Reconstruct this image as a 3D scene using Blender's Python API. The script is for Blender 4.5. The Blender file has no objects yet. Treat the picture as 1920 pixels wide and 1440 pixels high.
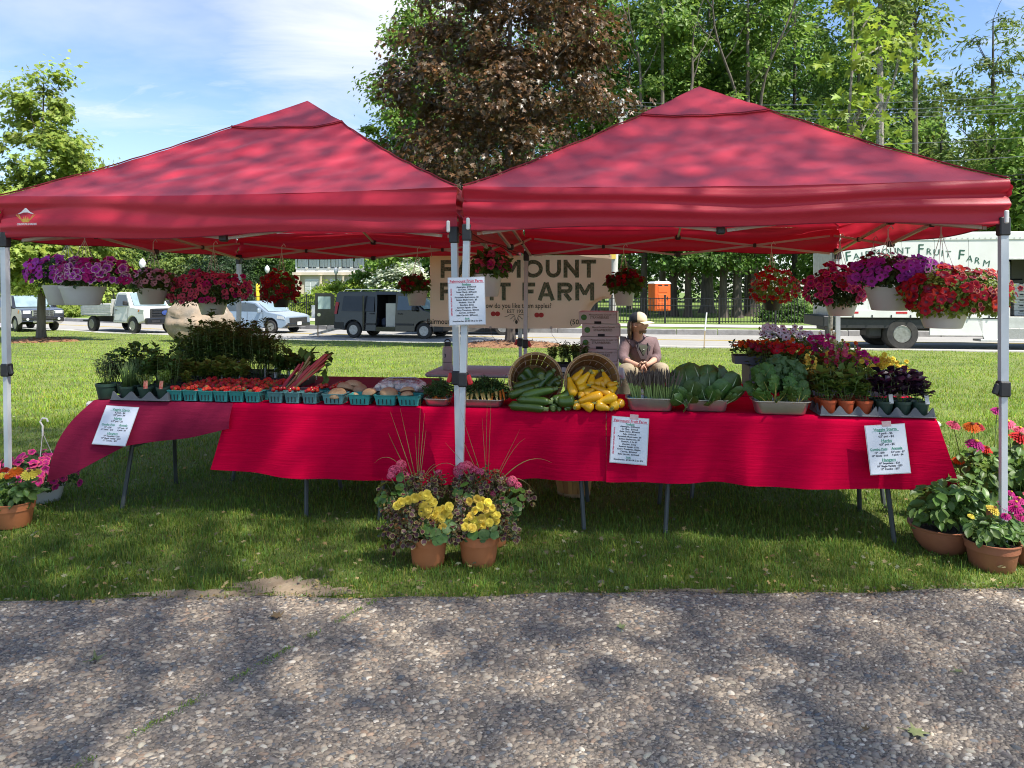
import bpy, bmesh, math, random
import numpy as np
from mathutils import Vector as V, Matrix, Euler
R = math.radians
rng = np.random.default_rng(11)
random.seed(11)
SC = bpy.context.scene
COL = SC.collection
F, HC, YH = 1367.0, 1.5, 545.0

# ------------------------------------------------------------------ camera
cam = bpy.data.cameras.new('camera')
cam.sensor_width = 36; cam.lens = 36 * F / 1920
cam.shift_y = -(720 - YH) / 1920
cam.clip_start = 0.05; cam.clip_end = 3000
camo = bpy.data.objects.new('camera', cam)
camo.location = (0, 0, HC); camo.rotation_euler = (R(90), 0, 0)
COL.objects.link(camo); SC.camera = camo

# ------------------------------------------------------------------ sky and sun
SUN = V((0.50, -0.36, 0)).normalized() * math.cos(R(57)) + V((0, 0, math.sin(R(57))))
w = bpy.data.worlds.new('World'); SC.world = w; w.use_nodes = True
nt = w.node_tree; nt.nodes.clear()
def N(t, typ, **k):
    n = t.nodes.new(typ)
    for a, b in k.items(): setattr(n, a, b)
    return n
out = N(nt, 'ShaderNodeOutputWorld'); bg = N(nt, 'ShaderNodeBackground')
bg.inputs['Strength'].default_value = 0.15
sky = N(nt, 'ShaderNodeTexSky', sky_type='NISHITA', sun_disc=False)
sky.sun_elevation = R(57); sky.sun_rotation = math.atan2(SUN.x, SUN.y)
sky.air_density = 1.0; sky.dust_density = .45; sky.ozone_density = 1.6
tc = N(nt, 'ShaderNodeTexCoord'); sep = N(nt, 'ShaderNodeSeparateXYZ')
nt.links.new(tc.outputs['Generated'], sep.inputs[0])
def mth(t, op, a, b=None, c=False):
    n = N(t, 'ShaderNodeMath', operation=op); n.use_clamp = c
    for i, x in enumerate((a, b)):
        if x is None: continue
        if isinstance(x, (int, float)): n.inputs[i].default_value = x
        else: t.links.new(x, n.inputs[i])
    return n.outputs[0]
zz = mth(nt, 'ADD', mth(nt, 'MAXIMUM', sep.outputs[2], 0.0), 0.12)
cx = mth(nt, 'DIVIDE', sep.outputs[0], zz); cy = mth(nt, 'DIVIDE', sep.outputs[1], zz)
cmb = N(nt, 'ShaderNodeCombineXYZ')
nt.links.new(cx, cmb.inputs[0]); nt.links.new(cy, cmb.inputs[1])
def noise(t, vec, scale, detail=6, rough=.55, dist=0, typ='FBM'):
    n = N(t, 'ShaderNodeTexNoise'); n.inputs['Scale'].default_value = scale
    n.inputs['Detail'].default_value = detail; n.inputs['Roughness'].default_value = rough
    n.inputs['Distortion'].default_value = dist
    if vec is not None: t.links.new(vec, n.inputs['Vector'])
    return n
def ramp(t, fac, stops):
    n = N(t, 'ShaderNodeValToRGB'); e = n.color_ramp.elements
    while len(e) < len(stops): e.new(.5)
    for el, (p, c) in zip(e, stops):
        el.position = p; el.color = (c, c, c, 1) if isinstance(c, (int, float)) else (*c, 1)
    t.links.new(fac, n.inputs[0]); return n.outputs[0]
mp = N(nt, 'ShaderNodeMapping'); mp.inputs['Location'].default_value = (0.9, .35, 0)
mp.inputs['Scale'].default_value = (.8, 1.25, 1)
nt.links.new(cmb.outputs[0], mp.inputs[0])
big = ramp(nt, noise(nt, mp.outputs[0], .55, 7, .55, .3).outputs[0], [(.50, 0), (.66, 1)])
wisp = ramp(nt, noise(nt, mp.outputs[0], 1.9, 8, .62, .6).outputs[0], [(.52, 0), (.74, .75)])
# a broad cloud stands ahead, left of the copper tree
vd = N(nt, 'ShaderNodeVectorMath', operation='DOT_PRODUCT')
vn = N(nt, 'ShaderNodeVectorMath', operation='NORMALIZE'); nt.links.new(tc.outputs['Generated'], vn.inputs[0])
cdv = V((-.19, 1, .44)).normalized(); vd.inputs[1].default_value = cdv
nt.links.new(vn.outputs[0], vd.inputs[0])
dsp = mth(nt, 'ADD', vd.outputs['Value'], mth(nt, 'MULTIPLY', mth(nt, 'SUBTRACT', noise(nt, mp.outputs[0], 1.2, 7, .6, .5).outputs[0], .5), .06))
one = ramp(nt, dsp, [(.974, 0), (.998, .85)])
cl = mth(nt, 'MAXIMUM', mth(nt, 'MULTIPLY', mth(nt, 'MAXIMUM', mth(nt, 'MULTIPLY', big, .7), wisp), .8), one)
hz = ramp(nt, sep.outputs[2], [(.0, .22), (.26, .0)])
cl = mth(nt, 'MAXIMUM', cl, hz)
mx = N(nt, 'ShaderNodeMix', data_type='RGBA')
nt.links.new(cl, mx.inputs[0])
lift = N(nt, 'ShaderNodeMix', data_type='RGBA', blend_type='MULTIPLY'); lift.inputs[0].default_value = 1
nt.links.new(sky.outputs[0], lift.inputs[6]); lift.inputs[7].default_value = (.57, .61, .67, 1)
nt.links.new(lift.outputs[2], mx.inputs[6]); mx.inputs[7].default_value = (3.6, 3.6, 3.6, 1)
nt.links.new(mx.outputs[2], bg.inputs['Color']); nt.links.new(bg.outputs[0], out.inputs[0])

sl = bpy.data.lights.new('sun', 'SUN'); sl.energy = 4.3; sl.angle = R(.55); sl.color = (1, .95, .86)
slo = bpy.data.objects.new('sun', sl); slo.rotation_euler = (-SUN).to_track_quat('-Z', 'Y').to_euler(); slo.location = (0, 0, 30)
COL.objects.link(slo)
vs = SC.view_settings
vs.view_transform = 'Standard'; vs.look = 'None'; vs.gamma = 1; vs.use_curve_mapping = False
vs.exposure = 1.2
SC.cycles.max_bounces = 6; SC.cycles.diffuse_bounces = 4; SC.cycles.glossy_bounces = 2
SC.cycles.transmission_bounces = 4; SC.cycles.transparent_max_bounces = 6
SC.cycles.filter_width = 1.05
SC.cycles.caustics_reflective = False; SC.cycles.caustics_refractive = False

# ------------------------------------------------------------------ helpers
def W(px, py, Y): return V(((px - 960) / F * Y, Y, HC - (py - YH) / F * Y))
def u(px, Y): return px / F * Y          # metres for a length seen as px pixels at distance Y

def tag(o, label=None, cat=None, group=None, kind=None):
    for k, v in (('label', label), ('category', cat), ('group', group), ('kind', kind)):
        if v: o[k] = v
    return o
def thing(name, label, cat, loc=(0, 0, 0), rz=0, group=None):
    o = bpy.data.objects.new(name, None); o.empty_display_size = .1
    o.location = loc; o.rotation_euler = (0, 0, rz); COL.objects.link(o)
    return tag(o, label, cat, group)
def inv(p):
    if p is None: return Matrix.Identity(4)
    m = Matrix.LocRotScale(p.location, p.rotation_euler, p.scale)
    if p.parent: m = Matrix.LocRotScale(p.parent.location, p.parent.rotation_euler, p.parent.scale) @ p.matrix_parent_inverse @ m
    return m.inverted()
def link(name, me, parent=None, world=False, loc=None, rot=None, scale=None):
    o = bpy.data.objects.new(name, me); COL.objects.link(o)
    if parent:
        o.parent = parent
        if world: o.matrix_parent_inverse = inv(parent)
    if loc is not None: o.location = loc
    if rot is not None: o.rotation_euler = rot
    if scale is not None: o.scale = (scale,) * 3 if isinstance(scale, (int, float)) else scale
    return o
def struct(o, label=None): o['kind'] = 'structure'; return o
def dup(root, loc, rz=None, label=None, group=None, scale=None):
    r = root.copy(); COL.objects.link(r); r.location = loc
    if rz is not None: r.rotation_euler = (0, 0, rz)
    if scale is not None: r.scale = (scale,) * 3
    if label: r['label'] = label
    if group: r['group'] = group
    for ch in list(root.children):
        c = ch.copy(); COL.objects.link(c); c.parent = r
        for g in ch.children:
            d = g.copy(); COL.objects.link(d); d.parent = c
    return r

class MB:
    """collects faces and links them as one mesh object"""
    def __init__(s): s.v = []; s.f = []; s.m = []
    def add(s, vs, fs, mi=0):
        b = len(s.v); s.v += [tuple(x) for x in vs]
        for f in fs: s.f.append(tuple(b + i for i in f)); s.m.append(mi)
        return s
    def box(s, c, d, rot=None, mi=0, tap=1.0, bev=0):
        x, y, z = (q / 2 for q in d); c = V(c)
        if bev:
            b = min(bev, x * .9, y * .9, z * .9); P = []
            for sx in (-1, 1):
                for sy in (-1, 1):
                    for sz in (-1, 1):
                        P += [(sx * x, sy * (y - b), sz * (z - b)), (sx * (x - b), sy * y, sz * (z - b)), (sx * (x - b), sy * (y - b), sz * z)]
            bm = bmesh.new()
            for p in P: bm.verts.new(p)
            h = bmesh.ops.convex_hull(bm, input=bm.verts); bm.verts.index_update()
            vs = [v.co.copy() for v in bm.verts]; fs = [[v.index for v in f.verts] for f in bm.faces]; bm.free()
        else:
            vs = [V((a * x * (tap if k > 0 else 1), b_ * y * (tap if k > 0 else 1), k * z)) for a in (-1, 1) for b_ in (-1, 1) for k in (-1, 1)]
            fs = [(0, 1, 3, 2), (4, 6, 7, 5), (0, 4, 5, 1), (2, 3, 7, 6), (0, 2, 6, 4), (1, 5, 7, 3)]
        if rot is not None: vs = [rot @ q for q in vs]
        return s.add([c + q for q in vs], fs, mi)
    def tube(s, pts, r, n=6, cap=True, mi=0, flat=1.0):
        pts = [V(p) for p in pts]; k = len(pts); vs = []
        rr = r if isinstance(r, (list, tuple)) else [r] * k
        up = V((0, 0, 1)); a = None
        for i, p in enumerate(pts):
            t = (pts[min(i + 1, k - 1)] - pts[max(i - 1, 0)])
            t = t.normalized() if t.length > 1e-9 else V((0, 0, 1))
            if a is None:
                a = t.cross(up if abs(t.z) < .9 else V((1, 0, 0))).normalized()
            else:
                a = (a - t * a.dot(t)).normalized()
            b = t.cross(a)
            for j in range(n):
                q = 2 * math.pi * (j + .5) / n
                vs.append(p + (a * math.cos(q) + b * math.sin(q) * flat) * rr[i])
        fs = [(i * n + j, i * n + (j + 1) % n, (i + 1) * n + (j + 1) % n, (i + 1) * n + j) for i in range(k - 1) for j in range(n)]
        if cap: fs += [tuple(range(n))[::-1], tuple((k - 1) * n + j for j in range(n))]
        return s.add(vs, fs, mi)
    def lathe(s, prof, n=16, M=None, mi=0, cap=True, sx=1.0, sy=1.0, wob=None):
        vs = []
        for i, (r, z) in enumerate(prof):
            for j in range(n):
                q = 2 * math.pi * j / n; k = r * (wob(q, z) if wob else 1)
                p = V((k * math.cos(q) * sx, k * math.sin(q) * sy, z)); vs.append(M @ p if M else p)
        m = len(prof)
        fs = [(i * n + j, i * n + (j + 1) % n, (i + 1) * n + (j + 1) % n, (i + 1) * n + j) for i in range(m - 1) for j in range(n)]
        if cap:
            if prof[0][0] > 1e-6: fs.append(tuple(range(n))[::-1])
            if prof[-1][0] > 1e-6: fs.append(tuple((m - 1) * n + j for j in range(n)))
        return s.add(vs, fs, mi)
    def grid(s, fn, nu, nv, mi=0):
        vs = [fn(i / nu, j / nv) for j in range(nv + 1) for i in range(nu + 1)]
        fs = [(j * (nu + 1) + i, j * (nu + 1) + i + 1, (j + 1) * (nu + 1) + i + 1, (j + 1) * (nu + 1) + i) for j in range(nv) for i in range(nu)]
        return s.add(vs, fs, mi)
    def quad(s, a, b, c, d, mi=0): return s.add([a, b, c, d], [(0, 1, 2, 3)], mi)
    def prism(s, poly, y0, y1, ax='y', mi=0):
        """polygon in (x,z) pushed along y (ax='y')"""
        n = len(poly)
        vs = [(p[0], y0, p[1]) for p in poly] + [(p[0], y1, p[1]) for p in poly]
        fs = [tuple(range(n)), tuple(range(2 * n - 1, n - 1, -1))] + [(i, i + n, (i + 1) % n + n, (i + 1) % n) for i in range(n)]
        return s.add(vs, fs, mi)
    def tf(s, M):
        s.v = [tuple(M @ V(p)) for p in s.v]; return s
    def mesh(s, name, mats, smooth=35):
        me = bpy.data.meshes.new(name); me.from_pydata(s.v, [], s.f)
        for m in (mats if isinstance(mats, (list, tuple)) else [mats]): me.materials.append(m)
        if len(set(s.m)) > 1: me.polygons.foreach_set('material_index', s.m)
        bm = bmesh.new(); bm.from_mesh(me); bmesh.ops.recalc_face_normals(bm, faces=bm.faces); bm.to_mesh(me); bm.free()
        if smooth:
            me.polygons.foreach_set('use_smooth', [True] * len(me.polygons))
            if smooth < 180: me.set_sharp_from_angle(angle=R(smooth))
        me.update(); return me
    def obj(s, name, mats, parent=None, world=False, smooth=35, loc=None, rot=None, **k):
        o = link(name, s.mesh(name, mats, smooth), parent, world, loc, rot)
        return tag(o, k.get('label'), k.get('cat'), k.get('group'), k.get('kind'))

def npmesh(name, v, f, mat, cols=None, smooth=False):
    v = np.ascontiguousarray(v, np.float32); f = np.ascontiguousarray(f, np.int32)
    me = bpy.data.meshes.new(name); M_, k = f.shape
    me.vertices.add(len(v)); me.vertices.foreach_set('co', v.ravel())
    me.loops.add(M_ * k); me.loops.foreach_set('vertex_index', f.ravel())
    me.polygons.add(M_); me.polygons.foreach_set('loop_start', np.arange(0, M_ * k, k, dtype=np.int32))
    if smooth: me.polygons.foreach_set('use_smooth', np.ones(M_, bool))
    me.update(calc_edges=True)
    if cols is not None:
        a = me.color_attributes.new('Col', 'FLOAT_COLOR', 'POINT')
        c = np.ones((len(v), 4), np.float32); c[:, :3] = cols; a.data.foreach_set('color', c.ravel())
    me.materials.append(mat); return me
def nrm(a): return a / np.maximum(np.linalg.norm(a, axis=-1, keepdims=True), 1e-9)
# leaf templates: verts (x along the leaf, y across, z lift), faces
T_OVAL = (np.array([(0, 0, 0), (.5, .3, .1), (1, 0, -.05), (.5, -.3, .1)]), np.array([(0, 2, 1), (0, 3, 2)]))
T_NARROW = (np.array([(0, 0, 0), (.45, .13, .04), (1, 0, -.1), (.45, -.13, .04)]), np.array([(0, 2, 1), (0, 3, 2)]))
T_ROUND = (np.array([(0, 0, 0), (.25, .42, .08), (.75, .42, .1), (1, 0, 0), (.75, -.42, .1), (.25, -.42, .08)]), np.array([(0, 2, 1), (0, 3, 2), (0, 4, 3), (0, 5, 4)]))
T_MAPLE = (np.array([(0, 0, 0), (.12, .5, .05), (.38, .2, .06), (.62, .55, .02), (.62, .16, .05), (1, 0, -.1), (.62, -.16, .05), (.62, -.55, .02), (.38, -.2, .06), (.12, -.5, .05)]),
           np.array([(0, 2, 1), (0, 4, 2), (2, 4, 3), (0, 5, 4), (0, 6, 5), (0, 8, 6), (6, 8, 7), (0, 9, 8)]))
def frames(n, d=None):
    """n: leaf normals; d: wished leaf direction (else random)"""
    n = nrm(n)
    if d is None: d = rng.normal(size=n.shape)
    t = nrm(d - n * (d * n).sum(-1, keepdims=True)); return t, np.cross(n, t), n
def scatter(name, pos, normal, size, tpl, mat, cols=None, d=None, parent=None, world=False, mesh_only=False):
    tv, tf = tpl; n = len(pos); t, b, nn = frames(normal, d)
    size = np.broadcast_to(np.asarray(size, float).reshape(-1, 1, 1), (n, 1, 1))
    v = pos[:, None, :] + size * (tv[None, :, 0:1] * t[:, None] + tv[None, :, 1:2] * b[:, None] + tv[None, :, 2:3] * nn[:, None])
    f = (tf[None] + (np.arange(n) * len(tv))[:, None, None]).reshape(-1, tf.shape[1])
    c = None if cols is None else np.repeat(cols, len(tv), 0)
    me = npmesh(name, v.reshape(-1, 3), f, mat, c)
    if mesh_only: return me
    return link(name, me, parent, world)

# ------------------------------------------------------------------ materials
MATS = {}
def mat(name, col, rough=.6, col2=None, scale=6, metal=0, bump=0, bscale=30, trans=0, attr=False, rand=0, spec=.5, detail=4, stretch=None, wear=None, coat=0, tcol=None):
    if name in MATS: return MATS[name]
    m = bpy.data.materials.new(name); m.use_nodes = True; t = m.node_tree; L = t.links.new
    p = t.nodes['Principled BSDF']; o = t.nodes['Material Output']
    p.inputs['Roughness'].default_value = rough; p.inputs['Metallic'].default_value = metal
    p.inputs['Specular IOR Level'].default_value = spec
    if coat: p.inputs['Coat Weight'].default_value = coat; p.inputs['Coat Roughness'].default_value = .06
    p.inputs['Base Color'].default_value = (*col, 1)
    tc = N(t, 'ShaderNodeTexCoord'); vec = tc.outputs['Object']
    if stretch:
        mp = N(t, 'ShaderNodeMapping'); mp.inputs['Scale'].default_value = stretch; L(vec, mp.inputs[0]); vec = mp.outputs[0]
    cur = None
    if col2 is not None:
        nz = noise(t, vec, scale, detail, .6)
        mxx = N(t, 'ShaderNodeMix', data_type='RGBA'); mxx.inputs[6].default_value = (*col, 1); mxx.inputs[7].default_value = (*col2, 1)
        L(ramp(t, nz.outputs[0], [(.34, 0), (.66, 1)]), mxx.inputs[0]); cur = mxx.outputs[2]
    if wear is not None:
        nz = noise(t, vec, wear[1], 6, .7); mxx = N(t, 'ShaderNodeMix', data_type='RGBA')
        if cur is not None: L(cur, mxx.inputs[6])
        else: mxx.inputs[6].default_value = (*col, 1)
        mxx.inputs[7].default_value = (*wear[0], 1)
        L(ramp(t, nz.outputs[0], [(wear[2], 0), (wear[2] + .12, wear[3])]), mxx.inputs[0]); cur = mxx.outputs[2]
    if attr:
        at = N(t, 'ShaderNodeAttribute', attribute_name='Col')
        mxx = N(t, 'ShaderNodeMix', data_type='RGBA', blend_type='MULTIPLY'); mxx.inputs[0].default_value = 1
        if cur is not None: L(cur, mxx.inputs[6])
        else: mxx.inputs[6].default_value = (*col, 1)
        L(at.outputs['Color'], mxx.inputs[7]); cur = mxx.outputs[2]
    if rand:
        oi = N(t, 'ShaderNodeObjectInfo'); hs = N(t, 'ShaderNodeHueSaturation')
        if cur is not None: L(cur, hs.inputs['Color'])
        else: hs.inputs['Color'].default_value = (*col, 1)
        L(mth(t, 'ADD', mth(t, 'MULTIPLY', oi.outputs['Random'], rand), 1 - rand / 2), hs.inputs['Value'])
        L(mth(t, 'ADD', mth(t, 'MULTIPLY', oi.outputs['Random'], rand * .06), .5 - rand * .03), hs.inputs['Hue']); cur = hs.outputs[0]
    if cur is not None: L(cur, p.inputs['Base Color'])
    if bump:
        nb = noise(t, vec, bscale, 5, .6); bp = N(t, 'ShaderNodeBump'); bp.inputs['Strength'].default_value = bump
        bp.inputs['Distance'].default_value = .01
        L(nb.outputs[0], bp.inputs['Height']); L(bp.outputs[0], p.inputs['Normal'])
    if trans:
        tr = N(t, 'ShaderNodeBsdfTranslucent'); ms = N(t, 'ShaderNodeMixShader'); ms.inputs[0].default_value = trans
        if tcol is not None: tr.inputs[0].default_value = (*tcol, 1)
        elif cur is not None:
            L(cur, tr.inputs[0])
        else: tr.inputs[0].default_value = (*col, 1)
        L(p.outputs[0], ms.inputs[1]); L(tr.outputs[0], ms.inputs[2]); L(ms.outputs[0], o.inputs[0])
    MATS[name] = m; return m
def leafmat(name, col, trans=.35, rough=.5, spec=.35, tcol=None):
    return mat(name, col, rough, attr=True, trans=trans, spec=spec, tcol=tcol)
def gcols(n, base=1.0, sd=.18, warm=.15):
    """per-leaf tint multipliers"""
    v = np.clip(rng.normal(base, sd, (n, 1)), .45, 1.8); h = rng.uniform(-warm, warm, (n, 1))
    return np.hstack([v * (1 + h), v, v * (1 - h)])
# ---- texts are gathered and turned into meshes at the end
PENDING = []
def text(name, body, size, mat_, parent, loc, rot, align='CENTER', bold=0, ext=.0003, shear=0, space=1.0, line=1.0, sx=1.0, label=None):
    c = bpy.data.curves.new(name, 'FONT'); c.body = body; c.size = size; c.align_x = align; c.align_y = 'CENTER'
    c.extrude = ext; c.offset = bold; c.shear = shear; c.space_character = space; c.space_line = line; c.resolution_u = 2
    c.materials.append(mat_)
    o = link(name, c, parent, False, loc, rot); o.scale = (sx, 1, 1); PENDING.append(o); return o
def finish_text():
    dg = bpy.context.evaluated_depsgraph_get()
    for o in PENDING:
        me = bpy.data.meshes.new_from_object(o.evaluated_get(dg)); me.name = o.name
        n = link(o.name + '_', me, o.parent, False, o.location, o.rotation_euler, o.scale); nm = o.name
        bpy.data.objects.remove(o); n.name = nm.split('.')[0]
ORD = 'first second third fourth fifth sixth seventh eighth ninth tenth eleventh twelfth thirteenth fourteenth fifteenth'.split()

# stall frame: a runs along the table front to the right, b goes back from it
UX, UY = math.cos(R(8)), -math.sin(R(8)); VX, VY = -UY, UX; OX, OY = .72, 4.47
TZ = .757                                  # cloth-covered table top
def ab(a, b, h=TZ): return V((OX + a * UX + b * VX, OY + a * UY + b * VY, h))
def apx(px, b=0.0):
    k = (px - 960) / F
    return (k * (OY + b * VY) - (OX + b * VX)) / (UX - k * UY)
def T(px, b, h=TZ): return ab(apx(px, b), b, h)
RZ = R(-8)
# ================================================================== setting
EX = [-90, -60, -22, -7.5, 6.6, 12.1, 40, 90]; EY = [78, 60, 37.4, 28.5, 23.3, 22.0, 15.5, 4]
def edge(x): return np.interp(x, EX, EY)
def H(x, y):
    """ground height"""
    x = np.asarray(x, float); y = np.asarray(y, float); s = y - edge(x)
    lawn = -np.clip((y - 8) * .0205, 0, .55)
    base = -np.clip((np.minimum(y, edge(x)) - 8) * .0205, 0, .55)
    far = base + np.clip((s - 7.0) / 3.6, 0, 1) * (-.07 - base) + np.clip((s - 12) / 20, 0, 1) * .05
    return np.where(s < 0, lawn, np.where(s < 6.8, base, far))
def strip(name, s0, s1, mat_, dz, nx=120, ns=8, x0=-85, x1=70):
    xs = np.linspace(x0, x1, nx); X, S = np.meshgrid(xs, np.linspace(s0, s1, ns)); Y = edge(X) + S
    Z = H(X, Y) + dz
    v = np.stack([X, Y, Z], -1).reshape(-1, 3); i = np.arange(nx - 1)
    f = np.concatenate([np.stack([j * nx + i, j * nx + i + 1, (j + 1) * nx + i + 1, (j + 1) * nx + i], -1) for j in range(ns - 1)])
    return struct(link(name, npmesh(name, v, f, mat_, smooth=True)))

def PEDGE(x): return 3.58 + .026 * x + .02 * np.sin(x * 3.1) + .012 * np.sin(x * 9.7)
m_ground = mat('soil_and_turf', (.085, .115, .022), .95, col2=(.16, .19, .038), scale=1.1, bump=.5, bscale=25, wear=((.12, .085, .05), 1.7, .66, .45))
m_far = mat('mown_turf', (.09, .15, .024), .95, col2=(.15, .21, .04), scale=.35, bump=.3, bscale=8, wear=((.14, .10, .06), .4, .62, .35))
m_bare = mat('bare_soil', (.22, .16, .10), .95, col2=(.32, .25, .165), scale=9, bump=.8, bscale=60)
m_road = mat('asphalt_road', (.26, .25, .235), .9, col2=(.31, .30, .28), scale=.6, bump=.3, bscale=60)
m_conc = mat('concrete_kerb', (.36, .34, .30), .85, col2=(.45, .43, .39), scale=2, bump=.4, bscale=40)
m_granite = mat('granite_kerb', (.24, .23, .22), .85, col2=(.36, .35, .34), scale=3, bump=.5, bscale=40)
m_yel = mat('road_paint_yellow', (.62, .43, .06), .7, col2=(.5, .38, .1), scale=2)
# lawn sheet, near part finely divided so that it can undulate
def near_z(x, y): return H(x, y) + .012 * np.sin(x * 1.7 + y * .9) * np.clip((y - 3.6) / 1.5, 0, 1) + .008 * np.sin(x * 4.1 - y * 3.3) * np.clip((y - 3.6) / 1.5, 0, 1)
nx, ny = 200, 120
gx = np.linspace(-1, 1, nx); gy = np.linspace(0, 1, ny)
YY0 = PEDGE(0)
X = np.zeros((ny, nx)); Y = np.zeros((ny, nx))
for j, t_ in enumerate(gy):
    xs = np.sign(gx) * np.abs(gx) ** 1.5 * 85
    X[j] = xs; Y[j] = PEDGE(np.clip(xs, -4, 4)) + (edge(xs) - .55 - PEDGE(np.clip(xs, -4, 4))) * t_ ** 1.8
Z = near_z(X, Y)
i_ = np.arange(nx - 1)
f_ = np.concatenate([np.stack([j * nx + i_, j * nx + i_ + 1, (j + 1) * nx + i_ + 1, (j + 1) * nx + i_], -1) for j in range(ny - 1)])
lawn = struct(link('lawn', npmesh('lawn', np.stack([X, Y, Z], -1).reshape(-1, 3), f_, m_ground, smooth=True)))
kerb_near = strip('near_kerb', -.55, -.02, m_conc, .035, ns=3)
road = strip('road', -.03, 6.82, m_road, 0.0)
strip('road_marking', 3.25, 3.37, m_yel, .006, ns=2); strip('road_marking', 3.50, 3.62, m_yel, .006, ns=2)
kb = MB()
for x in np.arange(-70, 40, 1.6):
    p0 = V((x + .01, edge(x + .01) + 6.95, 0)); p1 = V((x + 1.59, edge(x + 1.59) + 6.95, 0)); d = p1 - p0
    c = (p0 + p1) / 2; z = float(H(c.x, c.y - .3))
    kb.box((c.x, c.y, z + .07), (d.length, .24, .30), Matrix.Rotation(math.atan2(d.y, d.x), 3, 'Z'), bev=.02)
struct(kb.obj('far_kerb', m_granite))
strip('far_verge', 7.0, 90, m_far, .0, ns=40)
strip('far_pavement', 9.6, 10.9, m_conc, .012, ns=3)
# distant land to the horizon
v = []
for r in (60, 900):
    for k in range(48):
        a = R(k * 7.5); v.append((r * math.cos(a), 20 + r * math.sin(a), -.9))
struct(MB().add(v, [(k, (k + 1) % 48, 48 + (k + 1) % 48, 48 + k) for k in range(48)]).obj('distant_ground', m_far))

# ------------------------------------------------------------------ exposed aggregate path
m_mortar = mat('path_mortar', (.18, .15, .118), .95, col2=(.26, .22, .175), scale=14, bump=.8, bscale=120, detail=8)
t_ = m_mortar.node_tree; vo = N(t_, 'ShaderNodeTexVoronoi'); vo.inputs['Scale'].default_value = 150; t_.links.new(N(t_, 'ShaderNodeTexCoord').outputs['Object'], vo.inputs['Vector'])
mxv = N(t_, 'ShaderNodeMix', data_type='RGBA', blend_type='MULTIPLY'); mxv.inputs[0].default_value = 1; pb_ = t_.nodes['Principled BSDF']; src_ = pb_.inputs['Base Color'].links[0].from_socket
sp_ = N(t_, 'ShaderNodeSeparateColor'); t_.links.new(vo.outputs['Color'], sp_.inputs[0]); dk_ = ramp(t_, vo.outputs['Distance'], [(.25, 1), (.75, .45)])
t_.links.new(src_, mxv.inputs[6]); t_.links.new(ramp(t_, mth(t_, 'MULTIPLY', sp_.outputs[0], dk_), [(.05, .5), (.9, 1.9)]), mxv.inputs[7]); t_.links.new(mxv.outputs[2], pb_.inputs['Base Color'])
nxp = 90; xs = np.linspace(-9, 9, nxp); rows = []
for yy in np.linspace(-6, 1, 14): rows.append(np.full(nxp, yy))
rows[-1] = PEDGE(np.clip(xs, -4, 4)) + .01
Yp = np.stack([r if k == 13 else r for k, r in enumerate(rows)]); Xp = np.broadcast_to(xs, Yp.shape)
i_ = np.arange(nxp - 1); f_ = np.concatenate([np.stack([j * nxp + i_, j * nxp + i_ + 1, (j + 1) * nxp + i_ + 1, (j + 1) * nxp + i_], -1) for j in range(13)])
path = struct(link('path', npmesh('path', np.stack([Xp, Yp, np.full(Yp.shape, .004)], -1).reshape(-1, 3), f_, m_mortar)))
m_stone = mat('path_stone', (1, 1, 1), .8, attr=True, bump=.25, bscale=150)
m_stone1 = mat('path_stone_single', (.35, .295, .23), .8, rand=.8, bump=.25, bscale=150)
# pebble: squashed octahedral dome (12 tris)
th = np.arange(7) / 7 * 2 * np.pi
PB = np.concatenate([np.stack([np.cos(th), np.sin(th), np.zeros(7)], -1), np.stack([.72 * np.cos(th + .3), .72 * np.sin(th + .3), np.full(7, .42)], -1), [[.05, 0, .6]]])
k = np.arange(7)
PF = np.concatenate([np.stack([k, (k + 1) % 7, 7 + (k + 1) % 7], -1), np.stack([k, 7 + (k + 1) % 7, 7 + k], -1), np.stack([7 + k, 7 + (k + 1) % 7, np.full(7, 14)], -1)])
NP = 60000
yy = 2.05 + (3.62 - 2.05) * rng.random(NP) ** 1.0; xx = (rng.random(NP) * 2 - 1) * (yy * .72 + .35)
# thin out overlaps on a jittered grid hash
cell = .0150; key = np.floor(xx / cell).astype(int) * 100003 + np.floor(yy / cell).astype(int)
_, keep = np.unique(key, return_index=True); xx, yy = xx[keep], yy[keep]
joint = np.abs(xx + .62 + (3.58 - yy) * .575) < .022        # mossy joint
ok = (yy < PEDGE(xx) - .015) & ~joint; xx, yy = xx[ok], yy[ok]; n = len(xx)
sz = np.clip(rng.lognormal(math.log(.0088), .34, n), .0045, .0175)
a = rng.normal(0.25, .6, n); ea = rng.uniform(.75, 1.5, n)
warp = rng.uniform(.75, 1.2, (n, 7)); wv = np.concatenate([warp, warp, np.ones((n, 1))], 1)
px_ = PB[None, :, 0] * wv * sz[:, None] * ea[:, None]; py_ = PB[None, :, 1] * wv * sz[:, None] / np.sqrt(ea)[:, None] * .8
pz_ = PB[None, :, 2] * sz[:, None] * rng.uniform(.5, 1.0, (n, 1)) + .003
vx = xx[:, None] + px_ * np.cos(a)[:, None] - py_ * np.sin(a)[:, None]; vy = yy[:, None] + px_ * np.sin(a)[:, None] + py_ * np.cos(a)[:, None]
PV = np.stack([vx, vy, pz_], -1)
tone = rng.choice(7, n, p=[.30, .2, .16, .13, .09, .07, .05])
pal = np.array([.86, .80, .72]) * np.array([(.31, .262, .215), (.41, .35, .285), (.22, .19, .165), (.50, .44, .365), (.19, .20, .215), (.38, .28, .21), (.62, .58, .51)])
pc = pal[tone] * rng.uniform(.75, 1.25, (n, 1))
order = np.argsort(-(sz * sz / yy ** 3)); big_i, rest = order[:300], order[300:]
f_all = (PF[None] + (np.arange(len(rest)) * 15)[:, None, None]).reshape(-1, 3)
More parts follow.
